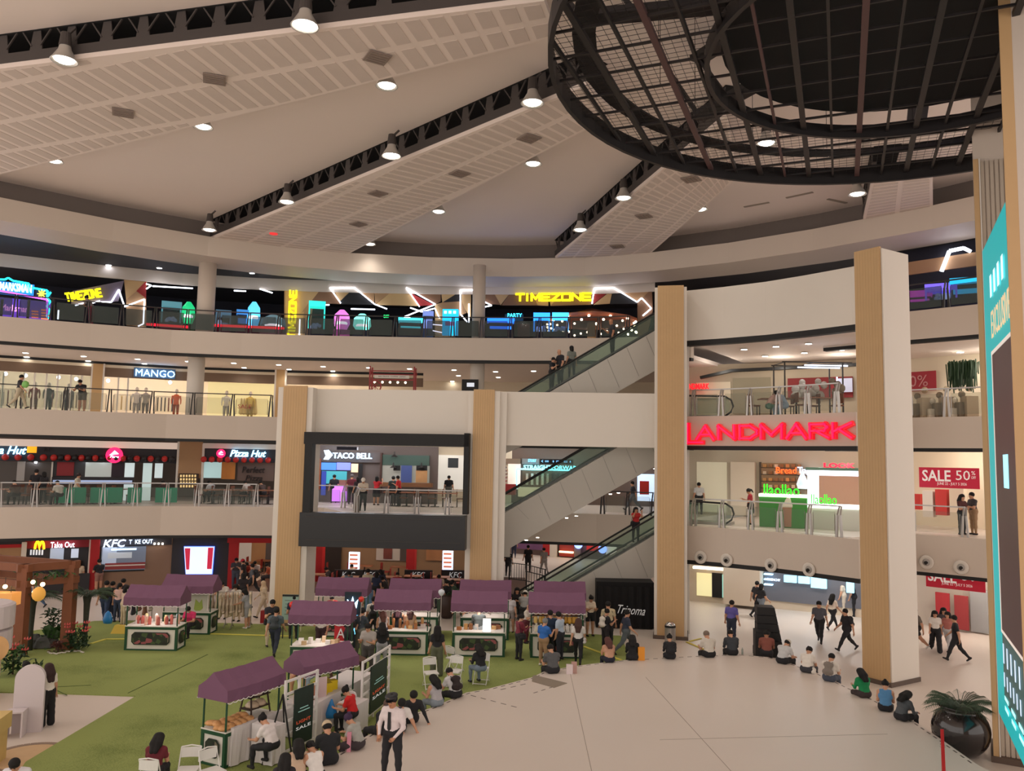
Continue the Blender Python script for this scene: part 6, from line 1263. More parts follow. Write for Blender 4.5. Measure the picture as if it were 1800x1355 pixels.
def stall_proto():
    t = thing('market_stall', 'x', 'stall', (0, 0, 0)); L, D, H = 1.86, .82, .82
    mb = MB(); mb.box(0, 0, .04, L-.06, D-.06, H-.08); mb.obj('counter_body', PANW, t)
    for x in (-1, 1):
        for y in (-1, 1): MB().box(x*(L/2-.04), y*(D/2-.04), 0, .08, .08, 1.98).obj('post', GREEN, t) if 0 else None
    for x in (-1, 1):
        for y in (-1, 1):
            MB().box(x*(L/2-.04), y*(D/2-.04), 0, .085, .085, H).obj('corner_leg', GREEN, t); MB().box(x*(L/2-.03), y*(D/2-.03), H, .035, .035, 1.08).obj('canopy_post', GREEN, t)
    for y in (-1, 1): MB().box(0, y*(D/2-.02), H-.09, L, .05, .09).box(0, y*(D/2-.02), 0, L, .05, .05).obj('rail', GREEN, t)
    for x in (-1, 1): MB().box(x*(L/2-.02), 0, H-.09, .05, D, .09).box(x*(L/2-.02), 0, 0, .05, D, .05).obj('rail', GREEN, t)
    MB().box(0, 0, H, L+.02, D+.02, .03).obj('counter_top', PANW, t)
    for y, s in ((-D/2-.005, 1), (D/2+.005, -1)):
        fr = MB(); P = octo(1.36, .44, .1); fr.slab([(x, y, .2+z) for x, z in P], (0, -s, 0), .02); f = fr.obj('octagon_frame', mat('octagon_edge', (30, 40, 30), .5), t)
        P = octo(1.28, .38, .09); MB().slab([(x, y-s*.018, .23+z) for x, z in P], (0, -s, 0), .01).obj('floral_insert', OCT, f)
    for x, s in ((-L/2-.005, -1), (L/2+.005, 1)):
        P = octo(.46, .44, .1); f = MB().slab([(x, y, .2+z) for y, z in P], (s, 0, 0), .02).obj('octagon_frame', mat('octagon_edge', (30, 40, 30), .5), t)
        P = octo(.4, .38, .09); MB().slab([(x+s*.018, y, .23+z) for y, z in P], (s, 0, 0), .01).obj('floral_insert', OCT, f)
    # canopy : gabled roof with hanging edges, slightly sagging
    W2, HD, R_, E_, V_ = L/2+.08, D/2+.08, 2.24, 1.86, 1.58; n_ = 10; mb = MB(); vs = []; fs = []
    prof = [(-HD-.02, V_), (-HD, E_), (-HD*.5, (R_+E_)/2-.03), (0, R_), (HD*.5, (R_+E_)/2-.03), (HD, E_), (HD+.02, V_)]
    for i in range(n_+1):
        x = -W2+2*W2*i/n_; sag = -.025*math.sin(math.pi*i/n_)-.008*math.sin(i*2.7)
        for j, (y, z) in enumerate(prof): vs.append((x, y+(.015*math.sin(i*2.3+j) if j in (0, 6) else 0), z+(sag if j not in (0, 6) else sag*.4)))
    k = len(prof)
    for i in range(n_):
        for j in range(k-1): fs.append((i*k+j, (i+1)*k+j, (i+1)*k+j+1, i*k+j+1))
    mb.add(vs, fs)
    for s in (0, n_):
        x = -W2+2*W2*s/n_; b = len(mb.v); mb.v += [(x, y, z) for y, z in prof]; mb.f.append(tuple(range(b, b+k))); mb.m.append(0)
    mb.obj('canopy', PURPLE, t, smooth=False)
    for s in (-1, 1):
        tr = MB(); m_ = 12; P = []
        for i in range(m_*4+1): x = -W2+2*W2*i/(m_*4); P.append((x, s*(HD+.03), V_-.035*abs(math.sin(math.pi*i/4*1.0))-.005))
        tr.tube(P, .012, 4); tr.obj('scalloped_trim', CLOTHW, t)
    return t
SP = stall_proto()
ST = [(276, 29.8, 0, 'leftmost purple roofed market stall with lit drinkware'), (335, 32.5, 0, 'purple roofed market stall in front of the bucket sign'), (568, 27.2, 0, 'purple roofed market stall with red balloons beside the left wood pillar'), (603, 32.5, 0, 'back purple roofed stall behind the balloon stall'), (710, 29.8, 0, 'front purple roofed stall crowded by shoppers, middle'), (730, 32.5, 0, 'back purple roofed stall behind the crowded middle stall'),
      (843, 29.8, 0, 'front purple roofed stall with the glowing white tablet'), (853, 32.5, 0, 'back purple roofed stall behind the tablet stall'), (978, 29.8, 0, 'front purple roofed stall hung with snack bags, rightmost'), (983, 32.5, 0, 'back purple roofed stall, rightmost')]
stalls = []
for i, (px, Y, rz, lab) in enumerate(ST):
    x = PY(px, 1080, Y).x
    o = copy_tree(SP, (x, Y, .03), rz, lab, 'purple roofed market stalls'); stalls.append(o)
nearA = copy_tree(SP, (-6.2, 19.62, .03), R(63), 'nearest purple roofed stall with bread under the canopy and white cloth side', 'purple roofed market stalls', .92)
nearB = copy_tree(SP, (-4.9, 22.0, .03), R(50), 'second nearest purple roofed stall beside the yellow boxes', 'purple roofed market stalls', .88)
def rm(o):
    for k in CHD.get(o.name, []): rm(k)
    bpy.data.objects.remove(o)
rm(SP)
def P_on(st, x, y, z): return st.matrix_basis @ Vector((x, y, z))
def goods(st, z, specs, lab, grp):
    for nm, cat, mk, n_, y0, y1, z_, cols in specs:
        for i in range(n_):
            x = -.8+1.6*(i+.5)/n_+random.uniform(-.03, .03); o = put(nm, mk[random.randrange(len(mk))]); p = P_on(st, x, random.uniform(y0, y1), z_); o.matrix_basis = Matrix.Translation(p) @ Matrix.Rotation(random.uniform(-.3, .3), 4, 'Z')
            o.material_slots[0].link = 'OBJECT'; o.material_slots[0].material = cmat(random.choice(cols), 'plastic'); tag(o, nm.replace('_', ' ')+' among the goods of the '+lab, cat, grp+' '+nm.replace('_', ' ')+'s')
JAR = [MB().lathe([(.06, 0), (.065, .2), (.045, .24), (.045, .28)], n=10).mesh('jar', [None], True), MB().lathe([(.05, 0), (.055, .3), (.025, .34)], n=10).mesh('jar', [None], True)]
BOXM = [MB().box(0, 0, 0, .16, .12, .12).mesh('box', [None]), MB().box(0, 0, 0, .12, .1, .2).mesh('box', [None])]
BAGM = [MB().lathe([(.05, 0), (.075, .05), (.07, .2), (.03, .27), (.05, .3)], n=8, sy=.6).mesh('bag', [None], True)]
PAST = [(220, 120, 110), (240, 190, 170), (200, 220, 230), (230, 210, 150), (240, 235, 230), (190, 100, 90)]; BRN = [(200, 150, 90), (170, 110, 60), (220, 180, 120), (150, 100, 60)]; GOLD = [(210, 160, 60), (190, 130, 50), (226, 190, 110), (160, 110, 50)]
goods(stalls[0], 0, [('jar', 'jar', JAR, 14, -.3, .3, .85, PAST), ('box', 'box', BOXM, 5, 0, .3, .85, [(236, 230, 226), (230, 150, 130)])], 'leftmost market stall', 'leftmost stall')
goods(stalls[2], 0, [('box', 'box', BOXM, 9, -.3, .3, .85, [(224, 196, 160), (200, 170, 130), (230, 226, 220), (190, 50, 50)])], 'craft stall', 'craft stall')
goods(stalls[4], 0, [('box', 'box', BOXM, 7, -.3, .3, .85, BRN+[(230, 220, 210)]), ('jar', 'jar', JAR, 6, -.3, .3, .85, BRN)], 'crowded middle stall', 'crowded middle stall')
goods(stalls[6], 0, [('box', 'box', BOXM, 8, -.2, .3, .85, BRN+[(230, 220, 210)])], 'tablet stall', 'tablet stall')
goods(stalls[8], 0, [('snack_bag', 'bag', BAGM, 14, -.05, .05, 1.42, GOLD), ('snack_bag', 'bag', BAGM, 12, -.05, .1, 1.12, GOLD), ('white_bag', 'bag', BAGM, 10, -.3, -.1, .85, [(226, 220, 200), (236, 232, 224)])], 'rightmost stall', 'rightmost stall')
for z in (1.08, 1.38):
    o = MB().box(0, 0, 0, 1.74, .25, .03).obj('hanging_shelf', mat('shelf_dark', (60, 44, 34), .6)); o.matrix_basis = Matrix.Translation(P_on(stalls[8], 0, .05, z)); tag(o, 'narrow shelf of snack bags in the rightmost stall, %s' % ('lower' if z < 1.2 else 'upper'), 'shelf')
for si, zz in ((0, 1.7), (2, 1.72), (4, 1.72), (6, 1.72), (8, 1.72), (7, 1.7), (5, 1.7), (3, 1.7)):
    p = P_on(stalls[si], 0, 0, 1.75); L = bpy.data.lights.new('stall', 'POINT'); L.energy = 24; L.shadow_soft_size = .2; L.color = (1, .93, .85); o = bpy.data.objects.new('stall_light', L); COL.objects.link(o); o.location = p
    o = MB().box(0, 0, 0, .5, .05, .04).obj('light_bar', em((255, 246, 236), 5)); o.location = P_on(stalls[si], 0, 0, 1.8); tag(o, 'light bar under the roof of the '+['leftmost stall', '', 'balloon stall', 'back stall behind the balloons', 'crowded middle stall', 'back middle stall', 'tablet stall', 'back stall behind the tablet stall', 'rightmost front stall'][si], 'light')
# bread and trays on the nearest stall
BRD = mat('bread_crust', (214, 160, 104), .6, var=.2, scale=20)
LOAF = MB().lathe([(.001, 0), (.08, .01), (.11, .05), (.08, .1), (.001, .12)], n=10, sx=1.5).mesh('loaf', [BRD], True)
for i in range(16):
    o = put('bread_loaf', LOAF); p = P_on(nearA, -.82+.2*(i % 5)+random.uniform(-.03, .03), -.26+.14*((i//5) % 4), .85+(.06 if i > 9 else 0)); o.matrix_basis = Matrix.Translation(p) @ Matrix.Rotation(random.uniform(0, 3), 4, 'Z'); tag(o, 'golden bread loaf in the pile on the nearest stall', 'bread', 'bread loaves on the nearest stall')
t = thing('display_rack', 'dark wooden two tier display rack standing on the nearest stall', 'rack', P_on(nearA, .55, .1, .85), R(61))
for x in (-.3, .3):
    for y in (-.2, .2): MB().bar((x, y, 0), (x*.8, y*.5, .62), .03).obj('leg', mat('rack_brown', (60, 44, 34), .6), t)
for z in (.15, .42): MB().box(0, 0, z, .66, .34, .02).obj('tier', mat('rack_brown', (60, 44, 34), .6), t)
for x, z in ((.0, .47), (-.1, .18), (.15, .18)):
    o = MB().lathe([(.001, 0), (.16, .01), (.17, .05), (.1, .13), (.001, .15)], n=12).obj('wrapped_cake', mat('cake_wrap', (214, 190, 160), .3), smooth=True); o.location = P_on(nearA, .55+x, .1, .85+z); tag(o, 'wrapped round cake on the display rack, %s' % {0: 'top', -.1: 'lower left', .15: 'lower right'}[x], 'cake')
def cloth_table(p0, p1, dpt, h, lab, z=.03, cat='table'):
    a, b = Vector(p0), Vector(p1); d = Vector((b.x-a.x, b.y-a.y, 0)); L = d.length; t = thing('cloth_table', lab, cat, (a.x, a.y, z), math.atan2(d.y, d.x))
    mb = MB(); n_ = int(L/.09); ring_ = []
    pts = [(L*i/n_, 0) for i in range(n_+1)]+[(L, dpt*i/6) for i in range(1, 7)]+[(L-L*i/n_, dpt) for i in range(1, n_+1)]+[(0, dpt-dpt*i/6) for i in range(1, 6)]
    k = len(pts); cxm, cym = L/2, dpt/2
    lo = [(cxm+(x-cxm)*1.04+.025*math.sin(i*1.9), cym+(y-cym)*1.08+.025*math.cos(i*1.9), 0.02) for i, (x, y) in enumerate(pts)]; hi = [(x, y, h) for x, y in pts]
    mb.add(lo+hi+[(cxm, cym, h)], [(i, (i+1) % k, k+(i+1) % k, k+i) for i in range(k)]+[(k+i, k+(i+1) % k, 2*k) for i in range(k)]); mb.obj('tablecloth', CLOTHW, t, smooth=False)
    return t
tA = cloth_table(P_on(nearA, -.75, -.5, 0), P_on(nearA, 1.0, -.5, 0), -.02 if 0 else .1, .84, 'white cloth hanging down the long side of the nearest stall', .03, 'cloth')
tB = cloth_table(PZ(547, 1300, .03), PZ(655, 1232, .03), .85, .8, 'long white clothed table with yellow boxes and a blue bag')
tC = cloth_table(PZ(592, 1286, .03), PZ(626, 1291, .03), .6, .72, 'short white clothed table with a tape roll beside the right ladder frame')
tD = cloth_table(PZ(440, 1338, .03), PZ(476, 1348, .03), .4, .85, 'tall white clothed box behind the seated shop woman')
for i in range(12):
    o = MB().box(0, 0, 0, .26, .2, .12).obj('yellow_box', mat('box_yellow', (236, 206, 20), .5)); o.parent = None
    p = tB.matrix_basis @ Vector((.95+.27*(i % 3), .3+.22*((i//3) % 2), .8+.12*(i//6))); o.matrix_basis = Matrix.Translation(p) @ Matrix.Rotation(R(40)+random.uniform(-.2, .2), 4, 'Z'); tag(o, 'yellow box in the stack on the long white table', 'box', 'yellow boxes on the long white table')
o = MB().box(0, 0, 0, .3, .03, .5).obj('picture_card', mat('card_pink', (214, 190, 190), .6)); o.matrix_basis = Matrix.Translation(tB.matrix_basis @ Vector((.75, .2, .8))) @ Matrix.Rotation(R(35), 4, 'Z'); tag(o, 'pale pink picture card standing among the yellow boxes', 'card')
for x, c, l in ((.1, (224, 200, 190), 'pink white carton left on the long white table'), (.3, (236, 226, 216), 'white carton beside the brown net bag')):
    o = MB().box(0, 0, 0, .3, .22, .22).obj('carton', cmat(c, 'plastic')); o.matrix_basis = Matrix.Translation(tB.matrix_basis @ Vector((x, .4, .8))) @ Matrix.Rotation(R(35), 4, 'Z'); tag(o, l, 'box')
o = MB().lathe([(.1, 0), (.13, .1), (.12, .25), (.04, .36)], n=10).obj('net_bag', mat('net_brown', (170, 110, 84), .7, var=.3, scale=30), smooth=True); o.location = tB.matrix_basis @ Vector((.55, .3, .8)); tag(o, 'brown net bag on the long white table', 'bag')
o = MB().lathe([(.02, .48), (.05, .4), (.16, .12), (.14, .02), (.02, 0)], n=12, sy=.5).obj('plastic_bag', mat('bag_blue', (40, 130, 200), .3), smooth=True); o.location = tB.matrix_basis @ Vector((.75, -.12, .3)); tag(o, 'blue plastic bag hanging off the long white table', 'bag')
o = MB().lathe([(.05, 0), (.13, 0), (.13, .08), (.05, .08)], n=20).obj('tape_roll', CLOTHW); o.matrix_basis = Matrix.Translation(tC.matrix_basis @ Vector((.28, .2, .86))) @ Matrix.Rotation(1.5, 4, 'X'); tag(o, 'white tape roll standing on the short white table', 'roll')
# ladder frames with posters
def ladder(p0, p1, h, lab, pl):
    a, b = Vector(p0), Vector(p1); d = b-a; d.z = 0; L = d.length; t = thing('ladder_frame', lab, 'frame', (a.x, a.y, a.z), math.atan2(d.y, d.x)); M = mat('frame_white', (226, 222, 220), .5)
    for x in (0, L*.42, L): MB().box(x, 0, 0, .06, .05, h).obj('upright', M, t)
    for z in (h-.06, h*.8, h*.62, h*.45, h*.28, .1): MB().box(L/2, 0, z, L, .045, .05).obj('rung', M, t)
    o = MB().box(0, 0, 0, L*.6, .03, h*.74).obj('poster', mat('poster_night', (26, 46, 40), .5, var=.5, scale=2)); o.matrix_basis = t.matrix_basis @ Matrix.Translation((L*.52, -.06, .18)); tag(o, pl, 'poster')
    for s, z, w, c in (('SALE', h*.2, .42, (220, 222, 220)), ('LIGHT', h*.28, .4, (206, 84, 50))):
        q = put('lettering', text_mesh(s, w*L/.9, .07, mat('letter_%d' % c[0], c, .6, emit=.3), ext=.003), o); q.matrix_basis = frame3((0, -.02, z), (1, 0, 0))
    for k in range(2): MB().box(0, -.02, h*(.43+.04*k), L*(.36-.1*k), .006, .02).obj('text_line', mat('letter_teal', (140, 180, 170), .6, emit=.3), o)
    return t
ladder(PZ(497, 1333, .03), PZ(553, 1306, .03), 1.75, 'white ladder shaped frame, nearer one by the seated people', 'dark green sale poster on the nearer ladder frame')
ladder(PZ(634, 1277, .03), PZ(682, 1238, .03), 1.65, 'white ladder shaped frame behind the security guard', 'dark green sale poster on the frame behind the security guard')
t = thing('easel', 'thin black easel leaning beside the nearer ladder frame', 'easel', PZ(488, 1345, .03)); MB().bar((-.35, 0, 0), (0, .2, 1.5), .03).obj('leg', BLACK, t); MB().bar((.35, 0, 0), (0, .2, 1.5), .03).obj('leg', BLACK, t); MB().bar((0, .6, 0), (0, .2, 1.5), .03).obj('leg', BLACK, t)
# balloons
for i, (x, y, r, c, l) in enumerate([(515, 1063, .24, (214, 40, 36), 'red balloon above the pale green notice board'), (530, 1072, .19, (206, 36, 40), 'red balloon right of the notice board'), (600, 1063, .19, (214, 50, 44), 'red balloon above the red letter column'), (612, 1075, .16, (220, 90, 80), 'pinkish red balloon beside the glowing sign'), (635, 1053, .17, (220, 60, 50), 'red balloon behind the balloon stall'), (776, 1041, .2, (206, 212, 220), 'white balloon beside the big brown jar')]):
    p = PY(x, y, 28.9); r *= .6; t = thing('balloon', l, 'balloon', p); MB().lathe([(.001, -r*1.1), (r*.5, -r*.85), (r, 0), (r*.8, r*.6), (.001, r)], n=14).obj('envelope', mat('balloon_%d_%d' % c[:2], c, .25), t, smooth=True); MB().cyl((0, 0, -p.z+.9), (0, 0, -r), .006).obj('string', WHITE, t)
o = thing('letter_column', 'red column with white letters at the balloon stall', 'sign', PY(597, 1140, 28.9)); o.location.z = .03; MB().box(0, 0, 0, .36, .25, 1.65).obj('column', mat('column_red', (186, 30, 38), .6), o)
for i, ch in enumerate('SAL'): q = put('letter', text_mesh(ch, .28, .32, CLOTHW, ext=.02), o); q.matrix_basis = frame3((.05*(i % 2), -.15, 1.1-.4*i), (1, 0, 0))
t = thing('glow_sign', 'glowing blue white sign board with a tulip shape', 'sign', PY(619, 1100, 30.4)); t.location.z = .03; MB().box(0, 0, 0, .6, .1, 2.0).obj('board', mat('sign_navy', (26, 40, 50), .5), t)
MB().slab([(-.15, -.07, 1.45), (.0, -.07, 1.25), (.15, -.07, 1.45), (.2, -.07, 1.75), (.07, -.07, 1.6), (0, -.07, 1.85), (-.07, -.07, 1.6), (-.2, -.07, 1.75)], (0, -1, 0), .03).obj('tulip_emblem', em((190, 230, 255), 5), t); MB().box(0, -.07, .5, .36, .03, .55).box(0, -.07, 1.12, .44, .03, .06).obj('lit_text', em((110, 200, 250), 2), t)
t = thing('notice_board', 'pale green notice board on dark legs in front of the wood pillar', 'board', PZ(508, 1122, .03)); MB().box(0, 0, .7, .62, .05, .95).obj('board', mat('board_mint', (150, 178, 166), .6), t); MB().box(0, -.03, 1.58, .62, .02, .07).obj('header', BLACK, t)
for x in (-.25, .25): MB().box(x, 0, 0, .04, .04, .75).obj('leg', DARKM, t)
for k in range(5): MB().box(0, -.03, 1.42-k*.13, .42-.05*(k % 2), .008, .02).obj('text_line', mat('text_grey', (90, 110, 104), .7), t)
t = thing('tablet_display', 'glowing white tablet display on the counter of the front stall', 'tablet', P_on(stalls[6], .28, -.38, .85)); MB().box(0, 0, 0, .3, .04, .48).obj('casing', PANW, t); MB().box(0, -.025, .02, .27, .01, .44).obj('screen', em((225, 235, 255), 2.2), t)
# poster stands near the clothes racks
t = thing('poster_stand', 'white framed poster with green leaves beside the seated pink shirt vendor', 'poster stand', PZ(346, 1112, .03)); MB().box(0, 0, 0, .8, .05, 1.6).obj('frame', PANW, t); MB().box(0, -.03, .08, .7, .01, 1.45).obj('sheet', mat('sheet_pale', (196, 196, 180), .6), t); MB().slab([(-.15, -.04, .9), (.02, -.04, .8), (.2, -.04, .95), (.15, -.04, 1.3), (.05, -.04, 1.15), (-.1, -.04, 1.3)], (0, -1, 0), .01).obj('leaf_print', mat('leaf_print', (150, 170, 80), .7), t)
for i, (x, y, n_, l) in enumerate([(385, 1105, 7, 'left clothes rack of beige dresses on the turf'), (418, 1103, 8, 'right clothes rack of beige frilled dresses on the turf'), (243, 1100, 5, 'small clothes rack behind the leftmost stall')]):
    p = PZ(x, y, .03); t = thing('clothes_rack', l, 'clothes rack', p, .1); mb = MB(); mb.tube([(-.5, 0, .1), (-.5, 0, 1.45), (.5, 0, 1.45), (.5, 0, .1)], .018, 5)
    for s in (-.5, .5): mb.bar((s, -.3, .05), (s, 0, .2), .03); mb.bar((s, .3, .05), (s, 0, .2), .03)
    mb.obj('frame', STEEL, t)
    for k in range(n_):
        xx = -.44+.88*k/(n_-1); c = random.choice([(232, 218, 192), (222, 204, 178), (236, 228, 212), (206, 188, 166)]) if i < 2 else random.choice([(150, 110, 90), (60, 60, 70), (190, 180, 170)])
        mb = MB(); mb.lathe([(.12, .45 if k % 2 else .6), (.17, .5 if k % 2 else .66), (.11, .72), (.15, .95), (.07, 1.2), (.1, 1.34), (.02, 1.42)], c=(xx, 0, 0), n=8, sx=.45, sy=1.5); mb.obj('dress' if i < 2 else 'garment', cmat(c), t)
# folding chairs
def folding():
    t = thing('folding_chair', 'x', 'chair'); M = mat('chair_white', (226, 224, 220), .45)
    MB().box(0, 0, .42, .4, .4, .035).obj('seat', M, t)
    mb = MB(); n_ = 6
    for i in range(n_): a = -.2+.4*i/n_; mb.bar((a, .22+.03*math.cos(a*7), .72), (a+.4/n_, .22+.03*math.cos((a+.4/n_)*7), .72), .02, .2)
    mb.obj('backrest', M, t)
    for s in (-1, 1):
        MB().tube([(s*.21, -.26, 0), (s*.21, .1, .45), (s*.2, .24, .83)], .014, 6).obj('front_leg', M, t); MB().tube([(s*.19, .26, 0), (s*.19, -.08, .44)], .014, 6).obj('rear_leg', M, t)
    MB().bar((-.2, -.25, .03), (.2, -.25, .03), .02).obj('crossbar', M, t); MB().bar((-.19, .25, .03), (.19, .25, .03), .02).obj('crossbar', M, t); MB().tube([(-.2, .24, .83), (0, .25, .86), (.2, .24, .83)], .014, 6).obj('top_rail', M, t); return t
FC0 = folding()
for x, y, r, l in ((757, 1208, 20, 'empty white folding chair, left of the group on the turf'), (798, 1180, 140, 'white folding chair seen from the side, back of the group'), (798, 1205, -15, 'white folding chair in front of the bowed person with a backpack'), (846, 1200, -12, 'white folding chair holding the person in the black hood'), (328, 1392, 8, 'white folding chair at the lower edge, left of the nearest stall'), (372, 1394, 50, 'white folding chair with a dark bag, against the nearest stall'), (268, 1402, 175, 'white folding chair under the person in maroon')):
    copy_tree(FC0, PZ(x, y, .03), R(r), l, 'white folding chairs')
rm(FC0)
# picnic table with bench and small stools
t = thing('picnic_table', 'dark wooden picnic table behind the second nearest stall', 'table', PZ(600, 1205, .03), R(35)); WD = mat('picnic_wood', (86, 58, 42), .7)
MB().box(0, 0, .7, 1.5, .7, .05).obj('table_top', WD, t)
for s in (-1, 1): MB().box(0, s*.65, .42, 1.5, .25, .04).obj('bench', WD, t)
for x in (-.5, .5):
    for s in (-1, 1): MB().bar((x, s*.7, 0), (x, s*.2, .7), .07).obj('leg', WD, t)
# big jars, plants
def fronds(t, n_, L, z, M, w=.05, droop=.8):
    for i in range(n_):
        a = i*2.4+random.uniform(-.2, .2); e = random.uniform(.5, 1.25); d = Vector((math.cos(a), math.sin(a), 0)); mb = MB(); P = []
        for k in range(7):
            u = k/6; P.append(d*(L*u*math.cos(e*.6)+.02)+Vector((0, 0, z+L*(u*math.sin(e)-droop*u*u*.6))))
        mb.tube(P, .008, 4); s = d.cross(Vector((0, 0, 1)))
        for k in range(2, 19):
            u = k/18*6; j = min(5, int(u)); b = P[j].lerp(P[j+1], u-j)
            for sg in (-1, 1): q = b+s*sg*L*.28*(1-abs(k/18-.45))+d*L*.14+Vector((0, 0, -.1)); mb.add([b, b+d*w*.7, q], [(0, 1, 2)])
        mb.obj('frond', M, t)
p = PZ(1690, 1325, 0); t = thing('potted_palm', 'bushy palm in a big round glossy black jar beside the near pillar', 'potted palm', p); POT = mat('jar_black', (34, 28, 28), .14, coat=.5)
MB().lathe([(.28, 0), (.34, .02), (.42, .08), (.52, .18), (.6, .31), (.645, .45), (.66, .58), (.65, .7), (.61, .83), (.54, .95), (.47, 1.02), (.44, 1.06), (.46, 1.1), (.5, 1.13), (.5, 1.16), (.42, 1.15), (.38, 1.05)], n=48).obj('jar', POT, t, smooth=True); fronds(t, 54, .78, 1.05, mat('palm_green', (70, 88, 66), .6), .03)
t = thing('potted_palm', 'small palm in a round brown jar left of the tablet stall', 'potted palm', PZ(785, 1086, 0)); MB().lathe([(.2, 0), (.4, .3), (.46, .55), (.36, .9), (.3, 1.0), (.34, 1.04)], n=24).obj('jar', mat('jar_brown', (62, 44, 38), .4), t, smooth=True); fronds(t, 14, .6, 1.0, LEAFD, .05)
t = thing('trash_bin', 'round steel trash bin at the foot of the tall wood pillar', 'bin', PZ(1178, 1131, .0)); MB().cyl((0, 0, 0), (0, 0, .62), .21, .21, 20).obj('body', STEEL, t, smooth=False); MB().cyl((0, 0, .62), (0, 0, .68), .215, .215, 20).obj('black_band', BLACK, t); MB().lathe([(.2, .68), (.2, .72), (.12, .82), (.001, .85)], n=20).obj('domed_lid', CHROME, t, smooth=True)
mb = MB(); mb.bar(PZ(1207, 1128, .02), PZ(1237, 1141, .02), .09, .02); tag(mb.obj('floor_tape', mat('tape_yellow2', (206, 186, 50), .6)), 'yellow black tape strip on the floor right of the tall wood pillar, front', 'tape'); mb = MB(); mb.bar(PZ(1212, 1127, .02), PZ(1232, 1122, .02), .09, .02); tag(mb.obj('floor_tape', mat('tape_yellow2', (206, 186, 50), .6)), 'short yellow black tape strip behind the front one', 'tape')
t = thing('speaker_stack', 'black curved line array speaker stack behind the seated people', 'speaker', PZ(1350, 1152, 0), R(-8)); SPK = mat('speaker_black', (26, 24, 25), .6)
for k in range(5): MB().slab([(-.42, -.3, .3+k*.3), (.5-.06*k, -.3, .3+k*.3), (.44-.06*k, -.3, .58+k*.3), (-.42, -.3, .58+k*.3)], (0, 1, 0), .6).obj('array_cabinet', SPK, t)
MB().box(-.28, -.45, 0, .55, .55, 1.0).obj('bass_cabinet', SPK, t); MB().box(0, 0, 0, 1, .6, .29).obj('base_cabinet', SPK, t)
# stanchion
t = thing('stanchion', 'chrome stanchion post with red ribbon at the lower right', 'stanchion', PZ(1659, 1392, .45)); MB().lathe([(.16, 0), (.16, .03), (.03, .05), (.03, .86), (.05, .88), (.04, .94), (.001, .96)], n=16).obj('post', CHROME, t, smooth=True); MB().slab([(-.05, -.05, .1), (.02, -.05, .1), (-.0, -.05, 1.25), (-.06, -.05, 1.25)], (0, -1, 0), .02).obj('red_ribbon', mat('ribbon_red', (186, 30, 34), .6), t)
# black curtain booth
p = PZ(1048, 1104, 0); q = PZ(1150, 1107, 0); t = thing('curtain_booth', 'black curtained booth with white script lettering under the escalator', 'booth', (p.x, p.y, 0), math.atan2(q.y-p.y, q.x-p.x)); w = (q-p).length; CURT = mat('curtain_black', (17, 16, 18), .9)
mb = MB(); n_ = 36; vs = [(w*i/n_, .04*math.sin(i*1.3), z) for z in (0.05, 1.75) for i in range(n_+1)]; mb.add(vs, [(i, i+1, n_+2+i, n_+1+i) for i in range(n_)]); mb.obj('front_curtain', CURT, t); MB().box(w/2, .8, .02, w, 1.4, 1.9).obj('dark_box', CURT, t)
o = put('lettering', text_mesh('Trinoma', 1.15, .36, mat('script_white', (220, 220, 220), .6, emit=.15), ext=.004, shear=.45), t); o.matrix_basis = frame3((w*.6, -.07, .62), (1, 0, -.06), (0.06, 0, 1))
# queue barrier rails behind the escalator
for i, (x0, y0, x1, y1, l) in enumerate([(895, 1000, 925, 1004, 'left'), (925, 1004, 958, 1014, 'middle'), (925, 1018, 957, 1027, 'front')]):
    a, b = PZ(x0, y0+22, 0), PZ(x1, y1+22, 0); t = thing('queue_barrier', 'black metal queue barrier behind the lowest escalator, '+l, 'barrier', a, math.atan2(b.y-a.y, b.x-a.x)); w = (b-a).length
    for x in (0, w): MB().box(x, 0, 0, .06, .06, 1.1).obj('post', BLACK, t)
    for z in (.15, 1.05): MB().box(w/2, 0, z, w, .04, .04).obj('rail', BLACK, t)
    for k in range(1, 7): MB().box(w*k/7, 0, .15, .02, .02, .9).obj('bar', BLACK, t)
# ------------------------------------------------------------------ pergola corner
PW = mat('pergola_wood', (126, 74, 46), .65, var=.15, scale=4, bump=.2)
pg = thing('pergola', 'brown timber pergola corner with greenery at the left edge', 'pergola', (-16.2, 26.6, .03))
a = PZ(117, 1140, .03); b = PZ(33, 1152, .03)
b_far = a+(a-Vector((-8, 20, 0))).normalized()*0
c = a+Vector((-3.6, 1.2, 0)); d = b+Vector((-3.6, 1.2, 0))
for q, zt in ((a, 2.98), (b, 2.98), (c, 2.98), (d, 2.98)): MB().box(q.x, q.y, .03, .34, .34, zt-.03).obj('post', PW, pg, world=True)
for z in (2.95, 2.42):
    for u, v in ((a, b), (a, c), (b, d), (c, d)):
        e = (v-u).normalized()*.25; MB().bar(u-e+Vector((0, 0, z)), v+e+Vector((0, 0, z)), .2, .26 if z > 2.6 else .22).obj('beam', PW, pg, world=True)
